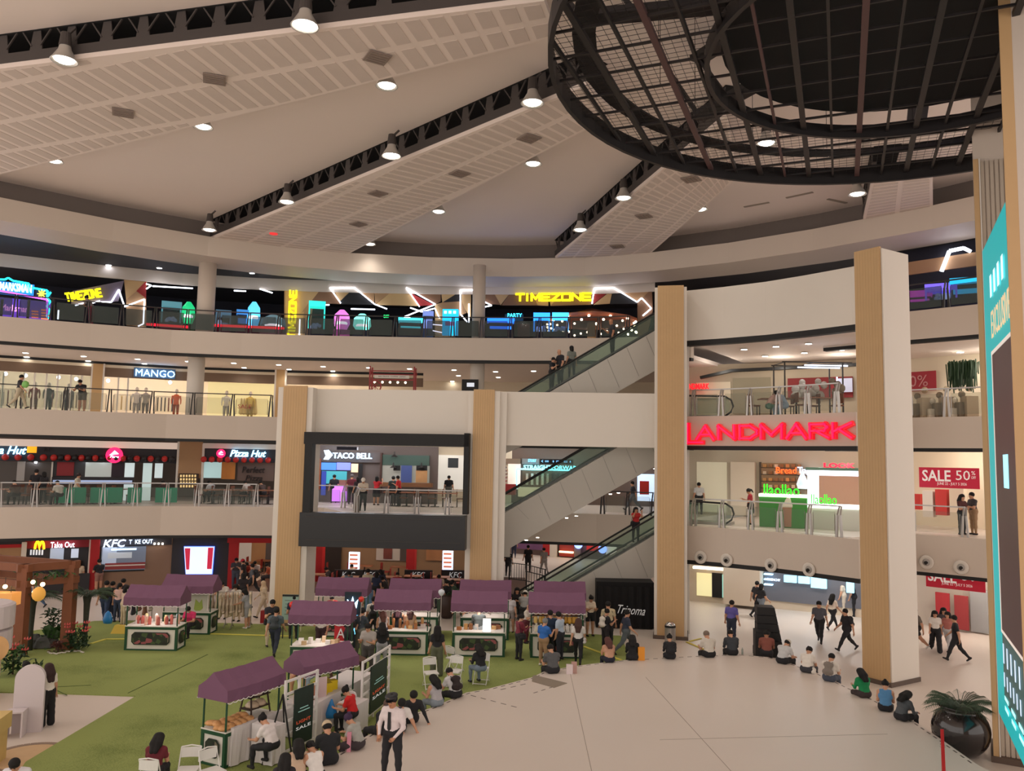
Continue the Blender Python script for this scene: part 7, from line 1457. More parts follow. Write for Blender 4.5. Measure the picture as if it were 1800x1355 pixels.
def leafclump(nm, lab, p, r, h, n_, M, lw=.09, ll=.3, cat='plant', M2=None, flw=0):
    t = thing(nm, lab, cat, p); mb = MB()
    for i in range(n_):
        a_ = random.uniform(0, 6.283); e = random.uniform(.1, 1.4); d_ = Vector((math.cos(a_)*math.cos(e), math.sin(a_)*math.cos(e), math.sin(e))); b0 = Vector((random.uniform(-r, r)*.4, random.uniform(-r, r)*.4, random.uniform(.05, .75)*h)); L = ll*random.uniform(.6, 1.3)
        s = d_.cross(Vector((0, 0, 1))); s = s.normalized()*lw if s.length > .05 else Vector((lw, 0, 0)); m1 = b0+d_*L*.5; t1 = b0+d_*L+Vector((0, 0, -L*.3)); mb.add([b0, m1+s*.5, t1, m1-s*.5], [(0, 1, 2, 3)], i % 2)
    mb.obj('foliage', [M, M2 or M], t)['kind'] = 'stuff'
    MB().cyl((0, 0, -.02), (0, 0, h*.5), .03, .02, 6).obj('stem', mat('stem_brown', (70, 50, 36), .8), t)
    for i in range(flw):
        a_ = random.uniform(0, 6.283); mb = MB(); c_ = Vector((math.cos(a_)*r*.5, math.sin(a_)*r*.5, h*random.uniform(.7, 1.1)))
        for k in range(6): b_ = k*1.047; q = c_+Vector((math.cos(b_)*.09, math.sin(b_)*.09, .05)); mb.add([c_, q+Vector((.03, 0, 0)), q+Vector((0, .03, .06)), q-Vector((.03, 0, 0))], [(0, 1, 2, 3)])
        mb.obj('flower', mat('flower_coral', (196, 80, 76), .6), t)
    return t
leafclump('shrub', 'dark leafy shrub with small leaves behind the grey rocks', PZ(92, 1128, .03), .7, 1.5, 260, LEAFD, .09, .22)
leafclump('shrub', 'broad leaved green plant left of the right pergola post', PZ(93, 1134, .03), .6, .7, 60, LEAF, .2, .45)
leafclump('flower_bush', 'coral flowered bush right of the right pergola post', PZ(135, 1143, .03), .7, .85, 160, LEAFD, .1, .3, flw=9)
leafclump('flower_bush', 'coral flowered bush at the left edge behind the white arch', PZ(22, 1185, .03), .7, 1.0, 120, LEAF, .11, .4, flw=9, M2=LEAFD)
leafclump('shrub', 'reddish low plant at the foot of the right pergola post', PZ(102, 1146, .03), .4, .4, 60, mat('leaf_maroon', (90, 50, 46), .6), .07, .25)
leafclump('shrub', 'small dark plant behind the woman in white and black', PZ(62, 1183, .03), .4, .3, 60, LEAFD, .06, .25)
for x, y, l in ((128, 1138, 'tree fern trunk plant leaning on the right pergola post'), (30, 1146, 'tree fern trunk plant leaning on the left pergola post')):
    t = thing('tree_fern', l, 'plant', PZ(x, y, .03)+Vector((.25, .3, 0))); MB().lathe([(.1, 0), (.08, .7), (.11, 1.5), (.15, 1.75), (.08, 1.85)], n=12).obj('trunk', mat('fern_trunk', (58, 60, 50), .9, var=.3, scale=20), t, smooth=True); fronds(t, 14, .95, 1.75, LEAFD, .06, .9)
for i, (x, y, s, l) in enumerate([(50, 1136, .5, 'leftmost angular grey rock by the pergola'), (68, 1134, .42, 'middle angular grey rock by the pergola'), (80, 1136, .45, 'right angular grey rock by the pergola')]):
    mb = MB(); rr = random.Random(i); n_ = 7; pr = [(.1, 0), (.95, .05), (.85, .5), (.4, .8), (.02, .85)]; mb.lathe(pr, n=n_); mb.v = [(v[0]*s*rr.uniform(.8, 1.2)*1.2, v[1]*s*rr.uniform(.8, 1.2), v[2]*s*rr.uniform(.8, 1.2)) for v in mb.v]; o = mb.obj('rock', mat('rock_grey', (78, 80, 78), .8, var=.3, scale=6)); o.location = PZ(x, y, .03); tag(o, l, 'rock')
for i in range(22): 
    o = MB().ball((0, 0, .02), .05, 6, sz=.5).obj('pebble', mat('pebble_white', (206, 200, 190), .7)); o.location = PZ(85+i*2.9, 1147+2.5*math.sin(i*.3)+random.uniform(-1, 1), .03); tag(o, 'white pebble edging the planting under the pergola', 'pebble', 'white pebbles under the pergola')
mb = MB()
for i in range(90):
    u = random.random(); p_ = (a.lerp(b, u) if i % 2 else a.lerp(c, u))+Vector((random.uniform(-.2, .2), random.uniform(-.2, .2), 2.65+random.uniform(-.1, .2))); d_ = Vector((random.uniform(-1, 1), random.uniform(-1, 1), random.uniform(-.8, .3))).normalized(); s = d_.cross(Vector((0, 0, 1))).normalized()*.05; mb.add([p_, p_+d_*.15+s, p_+d_*.35, p_+d_*.15-s], [(0, 1, 2, 3)])
o = mb.obj('garland', LEAF); o['kind'] = 'stuff'; tag(o, 'green leaf garland wound along the pergola beams', 'garland')
for i, (x, y) in enumerate([(58, 1023), (75, 1027), (60, 1041), (19, 1046), (9, 1031)]):
    t = thing('bulb_lamp', 'glowing warm bulb hanging from the pergola', 'lamp', PY(x, y, 26.5), 0, 'glowing bulbs of the pergola'); MB().ball((0, 0, 0), .07, 8).obj('bulb', em((255, 214, 150), 12), t); MB().cyl((0, 0, .05), (0, 0, .3), .01).obj('cord', DARKM, t)
t = thing('paper_lantern', 'round yellow paper lantern hanging from the pergola', 'lantern', PY(68, 1044, 26.2)); MB().ball((0, 0, 0), .2, 12, sz=1.15).obj('shade', mat('lantern_yellow', (220, 160, 70), .6, emit=.35), t, smooth=True); MB().cyl((0, 0, .2), (0, 0, .5), .008).obj('cord', DARKM, t)
t = thing('fabric_lantern', 'orange lit fabric shade at the left edge under the pergola', 'lantern', PY(-4, 1052, 26.5)); MB().box(0, 0, -.2, 1.2, .5, .4).obj('shade', mat('shade_orange', (214, 150, 80), .6, emit=.4), t)
# left edge display furniture
t = thing('curved_white_display', 'white curved display tower with lit niche at the left edge', 'display', PZ(-52, 1225, .03)); ARW = mat('arch_white', (206, 196, 198), .6)
MB().lathe([(.65, 0), (.66, .5), (.68, .52), (.68, 1.25)], n=24).obj('lower_drum', mat('drum_cream', (206, 190, 160), .6), t, smooth=False); MB().lathe([(.85, 1.25), (.92, 1.3), (.92, 1.85), (.8, 1.9)], n=24).obj('middle_drum', ARW, t); MB().lathe([(.9, 1.92), (.95, 1.95), (.95, 2.55), (.85, 2.6)], n=24).obj('upper_drum', ARW, t)
p = PZ(46, 1288, 0); t = thing('white_arch', 'pale lilac white arched display panel with a step', 'display', (p.x, p.y, 0), R(14)); P = [(-.34, 0), (.34, 0), (.34, 1.3)]+[(.34*math.cos(a_), 1.3+.34*math.sin(a_)) for a_ in [R(x) for x in range(10, 180, 12)]]+[(-.34, 1.3)]
MB().slab([(x, 0, z) for x, z in P], (0, 1, 0), .12).obj('arch_panel', ARW, t); MB().box(-.2, -.2, .58, .42, .36, .04).obj('step_top', ARW, t); MB().box(-.39, -.2, 0, .04, .36, .58).box(-.01, -.2, 0, .04, .36, .58).obj('step_leg', ARW, t)
p = PZ(25, 1345, 0); mb = MB(); mb.lathe([(.01, 0), (.78, 0), (.78, .02), (.01, .02)], n=40); o = mb.obj('round_rug', mat('rug_sand', (196, 164, 126), .95, var=.1)); o.location = (p.x, p.y+.5, .0); tag(o, 'round sand coloured rug under the white arch', 'rug'); mb = MB(); 
for i in range(40): a0, a1 = i*6.2832/40, (i+1)*6.2832/40; mb.bar((.86*math.cos(a0), .86*math.sin(a0), .012), (.86*math.cos(a1), .86*math.sin(a1), .012), .14, .02)
mb.obj('rug_border', mat('rug_grey', (140, 120, 104), .95), o)
t = thing('wooden_counter', 'pale yellow wooden counter cut off by the left edge', 'counter', PZ(-45, 1345, 0), R(10)); YW = mat('counter_yellow_wood', (208, 178, 112), .6, var=.1, scale=4); MB().box(0, 0, .7, 1.1, .8, .35).obj('drawer_box', YW, t); MB().box(0, .0, 0, 1.0, .7, .7).obj('body', YW, t)
t = thing('black_bag', 'black quilted bag standing on the wooden counter', 'bag', PZ(8, 1225, .0)+Vector((0, -1.2, 1.05))); MB().lathe([(.25, 0), (.28, .2), (.24, .36)], n=14, sy=.6).obj('bag_body', mat('bag_black', (34, 34, 42), .35, bump=.5, scale=20), t, smooth=True); MB().tube([(-.12, 0, .34), (-.08, 0, .5), (.08, 0, .5), (.12, 0, .34)], .018, 6).obj('handle', mat('bag_black2', (30, 30, 34), .4), t)
p = PZ(15, 1225, .0)+Vector((0, -.9, 1.15)); mb = MB(); mb.lathe([(.001, 0), (.32, 0), (.34, .02), (.001, .03)], n=28); o = mb.obj('straw_hat', mat('straw', (198, 156, 104), .9, var=.1)); o.matrix_basis = Matrix.Translation(p+Vector((0, .2, .35))) @ Matrix.Rotation(1.35, 4, 'X'); tag(o, 'round straw hat disc standing behind the black bag', 'hat')
# bags and small things on the stage edge
for x, y, w, h, c, l in ((1001, 1184, .2, .28, (222, 206, 206), 'white and pink paper bag on the stage edge'), (1009, 1183, .17, .34, (190, 150, 140), 'pink brown paper bag on the stage edge'), (613, 1321, .09, .42, (222, 150, 170), 'pink and white box beside the purple haired person'), (1127, 1160, .22, .42, (232, 150, 40), 'yellow orange bag beside the woman in black')):
    o = MB().box(0, 0, 0, w, w*.6, h).obj('paper_bag', cmat(c, 'plastic')); o.location = PZ(x, y, .45); tag(o, l, 'bag')
o = MB().lathe([(.035, 0), (.035, .16), (.012, .2), (.012, .23)], n=10).obj('water_bottle', glass('bottle_clear', (235, 240, 240), .4)); o.location = PZ(1305, 1150, .45); tag(o, 'clear water bottle beside the person in dark grey', 'bottle')
# ------------------------------------------------------------------ people  (px, py of feet / seat, level z, facing 0 away 90 left 180 to us 270 right)
K_ = (32, 32, 36); NV = (36, 44, 66); WH = (222, 216, 208); GY = (120, 120, 122); DG = (70, 72, 76); BG = (204, 186, 156); MR = (110, 34, 44); RD = (196, 40, 40); JN = (96, 120, 150); LJ = (150, 180, 190); OL = (92, 96, 76); TN = (170, 140, 110); SV = (190, 190, 190)
def S(*a, **k): return person(*a, **k)
BP = 'backpack'; SB = 'shoulder_bag'; MK = 'mask'
# stage edge, seated, backs to us
E = dict(near=True, res=.02)
S(1178, 1158, .45, -5, 'sit', 'pants', 'bun', K_, K_, 1.60, 'person in black with a small black backpack seated alone before the trash bin', arm=1, bag=[(BP, (30, 30, 34))], **E)
S(1247, 1155, .45, 10, 'sit', 'pants', 'short', (206, 198, 186), K_, 1.74, 'person in a cream shirt seated leaning on one arm', hairc=(120, 104, 92), **E)
S(1287, 1151, .45, 0, 'sit', 'pants', 'short', (56, 60, 66), K_, 1.68, 'person in a dark grey jacket seated behind the standing man in violet', arm=1, **E)
S(1348, 1152, .45, -15, 'sit', 'pants', 'short', (130, 74, 62), K_, 1.68, 'person in a brown shirt seated beside the speaker stack', skin=2, **E)
S(1375, 1166, .45, -50, 'sit2', 'pants', 'cap', (196, 196, 196), K_, 1.68, 'person with a pale cap and crossbody strap bent over a phone', hairc=(200, 190, 176), **E)
S(1418, 1182, .45, -35, 'sit2', 'pants', 'pony', (226, 218, 208), (60, 60, 66), 1.70, 'person in a wide white shirt with a white bag on the stage edge', bag=[(SB, (220, 214, 204))], **E)
S(1458, 1197, .45, -40, 'sit', 'pants', 'short', (214, 206, 196), (70, 76, 90), 1.66, 'person in white with a black and white checked backpack', bag=[(BP, (130, 120, 112))], **E)
S(1520, 1226, .45, 5, 'sit', 'pants', 'long', (20, 130, 76), (60, 50, 50), 1.60, 'woman with long hair in a green top seated on the stage edge', arm=1, **E)
S(1557, 1250, .45, -25, 'sit', 'pants', 'bun', (84, 136, 180), K_, 1.60, 'person in a sleeveless blue top near the tallest pillar', arm=3, **E)
S(1584, 1266, .45, -60, 'sit2', 'pants', 'long', (78, 82, 86), K_, 1.60, 'person in a dark grey top reading a phone at the right end of the row', arm=1, **E)
S(1112, 1160, .45, -5, 'sit', 'pants', 'long', (26, 26, 28), K_, 1.62, 'woman all in black seated beside the yellow orange bag', arm=1, **E)
S(1071, 1164, .45, 10, 'sit', 'pants', 'long', (196, 150, 124), (36, 36, 52), 1.60, 'woman with brown hair and a bare back seated on the stage edge', arm=3, hairc=(84, 50, 44), **E)
S(972, 1183, .45, 20, 'sit', 'pants', 'short', (86, 86, 88), K_, 1.74, 'large person in a dark grey shirt seated beside two paper bags', arm=2, **E)
S(800, 1226, .45, 35, 'sit2', 'pants', 'short', (204, 204, 206), K_, 1.66, 'bowed person in white with a black backpack by the white folding chairs', bag=[(BP, (44, 34, 34))], **E)
S(768, 1241, .45, 40, 'sit', 'pants', 'long', (176, 172, 176), (130, 140, 150), 1.62, 'woman with very long black hair and pale grey jeans holding a phone', arm=3, **E)
S(722, 1270, .45, 25, 'sitback', 'pants', 'short', (32, 32, 36), K_, 1.66, 'boy in a black hooded jacket leaning back on his arm', arm=1, res=.018)
S(672, 1290, .45, 45, 'sitback', 'pants', 'short', (28, 28, 32), K_, 1.70, 'person in a black shirt with white print behind the security guard', hairc=(90, 70, 60), res=.018)
S(700, 1286, .45, 30, 'sitback', 'pants', 'short', (222, 216, 212), K_, 1.66, 'person in white half hidden by the security guard', **E)
S(630, 1316, .45, 70, 'floor', 'pants', 'bun', (168, 168, 162), (60, 52, 56), 1.62, 'person with purple tinted hair in a grey shirt looking at a phone', hairc=(60, 40, 70), res=.016)
S(577, 1343, .45, 25, 'sit', 'pants', 'cap', (30, 32, 36), K_, 1.74, 'man with a beige cap and black shirt, seen from behind', hairc=(196, 176, 146), res=.016)
S(556, 1372, .45, 40, 'sit2', 'pants', 'pony', (226, 222, 218), K_, 1.58, 'woman in a white tank top with dark ponytail at the lower edge', arm=3, res=.016)
S(524, 1372, .45, 20, 'sit', 'pants', 'long', (214, 186, 160), K_, 1.58, 'woman in a beige top with black hair at the lower edge', arm=3, res=.018)
S(497, 1402, .45, 10, 'sit', 'pants', 'long', (40, 36, 40), K_, 1.58, 'person with long black hair cut off by the lower edge', arm=1, **E)
# security guard standing on the stage
g_ = S(688, 1370, .45, 155, 'guard', 'pants', 'short', (216, 204, 204), K_, 1.76, 'security guard in a white uniform shirt and peaked cap with clasped hands', skin=1, arm=1, res=.013, shoe=(20, 20, 22))
Mh, Mt = body('guard', 'pants', False, .013)[1:]
mb = MB(); mb.lathe([(.102, .05), (.105, .075), (.128, .1), (.13, .115), (.06, .135), (.001, .138)], c=(0, -.005, 0), n=20); o = mb.obj('peaked_cap', mat('cap_black', (26, 27, 32), .5), g_, smooth=True); o.matrix_basis = Mh
mb = MB(); mb.prism([(math.sin(R(a_))*.09, .05+math.cos(R(a_))*.1) for a_ in range(-80, 81, 20)], .05, .06); o = mb.obj('cap_visor', mat('cap_visor_black', (18, 18, 20), .25), g_); o.matrix_basis = Mh
mb = MB(); mb.box(0, .105, .085, .05, .01, .035); o = mb.obj('cap_badge', mat('badge_gold', (196, 160, 70), .4, metal=.6), g_); o.matrix_basis = Mh
mb = MB(); mb.slab([(-.03, .128, .42), (.03, .128, .42), (.04, .135, .1), (0, .137, .05), (-.04, .135, .1)], (0, 1, 0), .01); o = mb.obj('tie', mat('tie_black', (24, 24, 28), .6), g_); o.matrix_basis = Mt
mb = MB(); mb.lathe([(.165, .02), (.165, .065)], n=24, sy=.78); o = mb.obj('belt', mat('belt_black', (20, 20, 22), .4), g_); o.matrix_basis = Mt
for s in (-1, 1): mb = MB(); mb.box(s*.13, -.02, .475, .1, .06, .012); o = mb.obj('shoulder_strap', mat('strap_navy', (36, 36, 56), .6), g_); o.matrix_basis = Mt
# turf crowd, near
S(80, 1276, 0, 60, 'stand', 'wide', 'long', (228, 220, 210), (26, 26, 28), 1.60, 'woman with long hair in a white top and wide black trousers by the white arch', hairc=(52, 34, 32), res=.018)
S(37, 1270, 0, 250, 'stand', 'pants', 'bun', (200, 160, 130), K_, 1.58, 'woman with hair tied up half hidden behind the white arch', arm=3)
S(270, 1362, .47, 5, 'sit', 'pants', 'long', (104, 32, 42), K_, 1.60, 'woman in a maroon shirt with long black hair seated at the lower edge', res=.018)
S(30, 1400, .45, 190, 'sit', 'pants', 'short', (214, 212, 216), (60, 64, 84), 1.66, 'person in a white shirt cut off by the lower left corner')
S(478, 1318, .52, 60, 'sit2', 'pants', 'bun', (222, 214, 212), K_, 1.62, 'shop woman in white reaching over the nearest stall', arm=2, res=.018)
S(620, 1262, .48, 75, 'sit', 'pants', 'bun', (206, 34, 34), K_, 1.60, 'woman in a bright red shirt with phone at the yellow boxes', res=.02)
S(522, 1188, .5, 200, 'sit2', 'shorts', 'short', (34, 36, 48), (36, 36, 50), 1.66, 'person in navy seated barefoot under the second nearest canopy', shoe=(190, 150, 120))
S(550, 1188, .5, 150, 'sit2', 'pants', 'long', (220, 214, 208), (150, 166, 184), 1.64, 'person in white and pale jeans seated under the second nearest canopy')
S(604, 1190, .47, 10, 'sit', 'pants', 'short', (176, 160, 164), (50, 46, 50), 1.64, 'person in pale grey seated at the picnic table')
S(845, 1180, .47, 30, 'sit', 'pants', 'long', (28, 28, 32), (110, 124, 140), 1.66, 'person in a black hooded top seated on a white folding chair', arm=1)
S(767, 1188, .03, 5, 'stand', 'wide', 'long', (34, 34, 38), OL, 1.62, 'woman in a black shirt and olive wide trousers standing alone', arm=2)
S(840, 1148, .03, 0, 'reach', 'pants', 'short', (92, 100, 100), (190, 200, 204), 1.66, 'person in a grey jacket and pale trousers at the tablet stall', arm=1)
S(912, 1160, .03, -60, 'phone', 'pants', 'pony', (110, 30, 48), K_, 1.62, 'woman in a maroon top with black bag between the two right stalls', arm=1, bag=[(SB, (30, 30, 34))])
S(955, 1170, .03, -40, 'one', 'pants', 'short', (44, 100, 176), (150, 120, 90), 1.62, 'older person in a blue polo with grey hair at the rightmost stall', hairc=(120, 120, 120), shoe=(210, 206, 200))
S(984, 1160, .03, 60, 'one', 'pants', 'short', (176, 192, 210), (40, 42, 52), 1.70, 'man in a light blue shirt handing over a brown bag')
S(967, 1158, .03, 20, 'stand', 'pants', 'short', (34, 50, 72), K_, 1.72, 'man in a navy shirt behind the light blue shirt')
S(1016, 1168, .03, -10, 'walk', 'pants', 'long', (214, 210, 206), (30, 30, 34), 1.64, 'woman in white and black with long brown hair right of the snack stall', hairc=(70, 46, 40), bag=[(SB, (200, 196, 190))])
S(1000, 1150, .03, 30, 'reach', 'pants', 'short', (224, 220, 214), K_, 1.64, 'person in white bending over the snack stall')
S(1037, 1118, .03, 200, 'phone', 'shorts', 'bun', (222, 204, 182), K_, 1.66, 'woman in a cream blouse and shorts with a big white bag', bag=[(SB, (226, 216, 200))])
S(1069, 1138, .03, 10, 'stand', 'pants', 'short', (198, 184, 150), (34, 34, 38), 1.74, 'man in a beige polo near the black curtained booth', bag=[(SB, (30, 30, 32))])
S(1064, 1146, .03, -60, 'one', 'pants', 'bun', (32, 32, 36), (40, 36, 40), 1.60, 'person in black with a white backpack looking at a phone', bag=[(BP, (216, 208, 196))])
S(1100, 1150, .03, -80, 'stride', 'pants', 'short', (48, 54, 72), (84, 92, 96), 1.72, 'man in a navy shirt striding right near the booth')
S(925, 1130, .03, 250, 'phone', 'pants', 'bald', (216, 208, 198), (90, 34, 44), 1.5, 'person in a white shirt leaning at the left of the snack stall')
S(921, 1108, 0, -10, 'reach', 'pants', 'cap', (170, 170, 168), (60, 60, 64), 1.66, 'man in a grey shirt with a pale cap behind the right stalls', hairc=(220, 216, 208))
S(908, 1100, 0, 180, 'cross', 'pants', 'long', (34, 30, 34), K_, 1.64, 'woman in black facing us between the right stalls', arm=3)
S(897, 1112, 0, 160, 'stand', 'shorts', 'long', (196, 190, 190), (150, 140, 136), 1.60, 'woman in pale grey between the right stalls')
# middle stall crowd
S(697, 1144, .03, 0, 'reach', 'skirt', 'long', (30, 28, 34), (30, 28, 34), 1.64, 'woman in a black dress at the crowded middle stall', hairc=(70, 40, 46), arm=3)
S(719, 1146, .03, 10, 'phone', 'wide', 'long', (196, 164, 132), LJ, 1.62, 'woman in a tan top and light blue jeans at the crowded middle stall', arm=3, hairc=(70, 44, 40))
S(655, 1126, .03, 10, 'stand', 'pants', 'short', (220, 214, 206), K_, 1.68, 'person in white with a black backpack left of the crowded stall', bag=[(BP, (36, 34, 36))])
S(671, 1150, .03, 20, 'one', 'pants', 'long', (206, 196, 196), NV, 1.60, 'woman in a pale vest with long brown hair at the stall corner', hairc=(96, 60, 52), arm=3)
S(670, 1180, .03, 15, 'phone', 'pants', 'long', (34, 34, 38), (160, 160, 166), 1.60, 'woman in a black shirt in front of the crowded stall', bag=[(SB, (40, 40, 44))])
S(646, 1188, .03, 165, 'phone', 'pants', 'short', (160, 154, 148), (70, 66, 64), 1.72, 'man in a grey polo with a lanyard facing us')
S(632, 1155, .03, -30, 'one', 'pants', 'cap', (58, 66, 76), (110, 110, 100), 1.72, 'man with a black cap and slate shirt by the glowing sign', hairc=(30, 30, 34))
S(612, 1158, .03, -20, 'one', 'pants', 'long', (50, 40, 44), K_, 1.62, 'woman with black hair in front of the red letter column')
S(563, 1150, .03, 190, 'one', 'pants', 'short', (222, 216, 208), (60, 40, 44), 1.66, 'young man in a white shirt in front of the balloon stall')
S(515, 1122, .03, 10, 'stand', 'pants', 'short', (34, 36, 60), (30, 30, 36), 1.66, 'person in dark blue behind the notice board')
S(583, 1112, .03, 180, 'reach', 'pants', 'short', (200, 40, 44), K_, 1.56, 'vendor in a red shirt behind the balloon stall')
S(713, 1112, .03, 180, 'reach', 'pants', 'short', (224, 206, 200), K_, 1.62, 'vendor in a pale shirt behind the crowded middle stall')
S(851, 1114, .03, 180, 'reach', 'pants', 'bun', (60, 50, 44), K_, 1.58, 'smiling vendor behind the tablet stall')
S(815, 1116, .03, 150, 'reach', 'pants', 'bob', (200, 150, 80), K_, 1.5, 'vendor in ochre at the left end of the tablet stall')
S(786, 1086, 0, 60, 'one', 'pants', 'short', (34, 34, 38), TN, 1.70, 'man in black and tan beside the small palm')
S(482, 1152, .03, 0, 'walk', 'pants', 'short', (84, 98, 106), (38, 44, 58), 1.72, 'man in slate grey with a grey backpack walking over the turf', bag=[(BP, (60, 66, 70))])
S(475, 1136, .03, -150, 'one', 'pants', 'short', (38, 38, 46), (196, 180, 156), 1.74, 'man in a black shirt and beige trousers with a black bag', bag=[(SB, (24, 24, 26))])
S(462, 1085, 0, 120, 'walk', 'pants', 'hijab', (204, 186, 160), (200, 184, 160), 1.64, 'woman in beige with a beige headscarf beside the left wood pillar', hairc=(196, 172, 140), arm=1)
o = MB().box(0, 0, .08, .34, .24, .5).obj('suitcase', mat('case_red', (150, 24, 34), .4)); o.location = PZ(464, 1096, 0)+Vector((.1, -.2, 0)); tag(o, 'red suitcase beside the left wood pillar', 'suitcase')
S(434, 1104, .03, 80, 'reach', 'short', 'bob', (150, 152, 156), (150, 150, 152), 1.62, 'woman in a grey dress looking through the clothes rack', bag=[(SB, (30, 30, 34))], shoe=(220, 216, 210))
S(415, 1092, 0, 170, 'reach', 'pants', 'long', (222, 214, 202), BG, 1.64, 'masked woman in white behind the clothes racks', bag=[(MK, (230, 228, 224))])
S(390, 1088, 0, 180, 'reach', 'pants', 'short', (224, 216, 206), BG, 1.70, 'man in white behind the left clothes rack')
S(335, 1100, .5, 170, 'sit', 'pants', 'short', (206, 50, 100), K_, 1.62, 'masked vendor in a pink shirt seated right of the leftmost stall', bag=[(MK, (226, 228, 230))])
S(443, 1048, 0, 90, 'stride', 'pants', 'short', (84, 88, 94), K_, 1.72, 'man in dark grey striding in front of the red pier', bag=[(BP, (50, 50, 54))])
S(425, 1068, 0, 30, 'stand', 'pants', 'bob', (44, 40, 44), K_, 1.60, 'person in black behind the clothes racks')
S(413, 1035, 0, 200, 'phone', 'pants', 'short', (60, 60, 66), (70, 76, 90), 1.66, 'person in dark clothes at the red pier')
S(427, 1040, 0, 90, 'one', 'pants', 'cap', (36, 34, 38), K_, 1.70, 'man with a red cap in front of the red pier', hairc=(190, 40, 60))
S(183, 1092, 0, 10, 'walk', 'pants', 'short', (36, 36, 42), (48, 62, 92), 1.74, 'man in black with a black backpack left of the leftmost stall', bag=[(BP, (28, 28, 32))])
S(206, 1094, 0, 0, 'stand', 'pants', 'pony', (216, 180, 170), (50, 60, 84), 1.64, 'woman in a pale pink top left of the leftmost stall', arm=3)
S(216, 1100, 0, -40, 'one', 'pants', 'bob', (206, 180, 160), BG, 1.62, 'person in beige looking into the leftmost stall')
S(193, 1090, 0, -20, 'walk', 'pants', 'short', (40, 40, 46), NV, 1.68, 'second person in black beside the man with the black backpack')
o = MB().lathe([(.02, .5), (.12, .4), (.2, .15), (.16, .02), (.02, 0)], n=12, sy=.5).obj('plastic_bag', mat('bag_blue', (40, 130, 200), .3), smooth=True); o.location = PZ(200, 1092, .35)+Vector((0, -.5, 0)); tag(o, 'bright blue bag carried by the woman in pale pink', 'bag')
mb = MB(); mb.slab([(-.3, 0, 0), (.3, 0, 0), (.25, .1, .28), (-.2, .1, .3)], (0, -1, 0), .2); o = mb.obj('paper_bag', mat('bag_yellow_white', (222, 190, 80), .6)); o.location = PZ(212, 1112, .03); tag(o, 'yellow and white bag lying on the turf left of the leftmost stall', 'bag')
S(213, 1085, 0, 20, 'stand', 'pants', 'short', (50, 44, 50), K_, 1.66, 'person with curly dark hair behind the leftmost stall')
S(145, 1040, 0, 0, 'stand', 'pants', 'short', (220, 216, 208), (30, 32, 36), 1.70, 'man in a white shirt and black trousers at the burger counter')
S(137, 1042, 0, 10, 'stand', 'pants', 'bob', (206, 186, 160), (120, 100, 84), 1.62, 'person in beige at the burger counter')
S(172, 1042, 0, 60, 'cross', 'shorts', 'short', (32, 32, 36), (150, 110, 96), 1.70, 'man in a black shirt leaning at the red pier')
S(60, 1068, 0, 80, 'stride', 'pants', 'short', (190, 186, 180), (60, 80, 110), 1.68, 'person in jeans striding behind the pergola')
# behind the stalls
S(645, 1062, 0, 10, 'stand', 'pants', 'short', (206, 192, 166), (40, 40, 44), 1.70, 'young man in a beige shirt behind the back stalls')
S(660, 1064, 0, 0, 'stand', 'pants', 'bob', (36, 44, 70), K_, 1.60, 'person in navy behind the back stalls')
S(675, 1058, 0, 60, 'lean', 'pants', 'bob', (38, 44, 66), K_, 1.64, 'person in navy bending between the back stalls')
S(648, 1092, 0, 180, 'stand', 'pants', 'bun', (90, 120, 150), (100, 130, 160), 1.62, 'woman in denim between the balloon stall and the crowded stall', arm=3)
dn = [(432, 1012, 200, (150, 60, 50)), (452, 1010, 160, (210, 205, 200)), (475, 1016, 90, (180, 90, 60)), (535, 1018, 150, (190, 160, 130)), (580, 1022, 120, (60, 50, 50)), (612, 1030, 200, (120, 136, 150)), (640, 1040, 60, (200, 204, 200)), (668, 1032, 180, (220, 216, 206)), (680, 1042, 90, (50, 46, 46)), (697, 1034, 0, (150, 40, 40)), (712, 1046, 250, (222, 216, 206)), (722, 1044, 200, (220, 214, 204)), (748, 1048, 80, (214, 216, 222)), (775, 1052, 130, (210, 200, 180)), (790, 1046, 220, (50, 54, 50)), (800, 1050, 120, (60, 80, 60)), (772, 1036, 180, (190, 170, 150)), (620, 1018, 30, (206, 200, 190))]
dl = ['reddish brown', 'pale grey', 'rust', 'tan', 'dark brown', 'slate blue', 'striped pale', 'cream', 'charcoal', 'dark red', 'white, left of a pair', 'white, right of a pair', 'bluish white', 'sand', 'dark green grey', 'moss green', 'light brown', 'ivory']
for (x, y, f, c), l in zip(dn, dl): S(x, y, .5, f, 'sit', 'pants', 'short' if x % 3 else 'long', c, (60, 56, 60), 1.6, 'diner in %s seated in the chicken restaurant' % l, res=.03)
# escalator and back concourse
S(960, 1045, .0, 60, 'one', 'pants', 'pony', (52, 52, 62), K_, 1.62, 'woman at the foot of the lowest escalator', Y=36.6)
def esc(px, Y, x0, z0, slope): p = PY(px, 800, Y); return z0+(p.x-x0)*slope
def onesc(px, x0, z0, slope, *a, **k):
    z = z0+(PY(px, 800, 36.7).x-x0)*slope+.05; p = PY(px, 800, 36.7); pp = PY(px, 800, 36.7)
    e = person(px, 800, None, *a, Y=36.7, **k); e.location = (p.x, 36.7, z); return e
onesc(1118, .05, 0, .6, 190, 'photo', 'pants', 'long', (190, 44, 44), (36, 34, 40), 1.60, 'woman in red with a raised phone on the lowest escalator', bag=[(SB, (30, 30, 32))])
onesc(1075, -.1, Z3, .61, 100, 'one', 'pants', 'bald', (44, 46, 50), K_, 1.72, 'man in dark clothes on the upper part of the top escalator', skin=1)
onesc(983, -.1, Z3, .61, 120, 'one', 'pants', 'bald', (34, 34, 40), K_, 1.72, 'bald man in black on the top escalator')
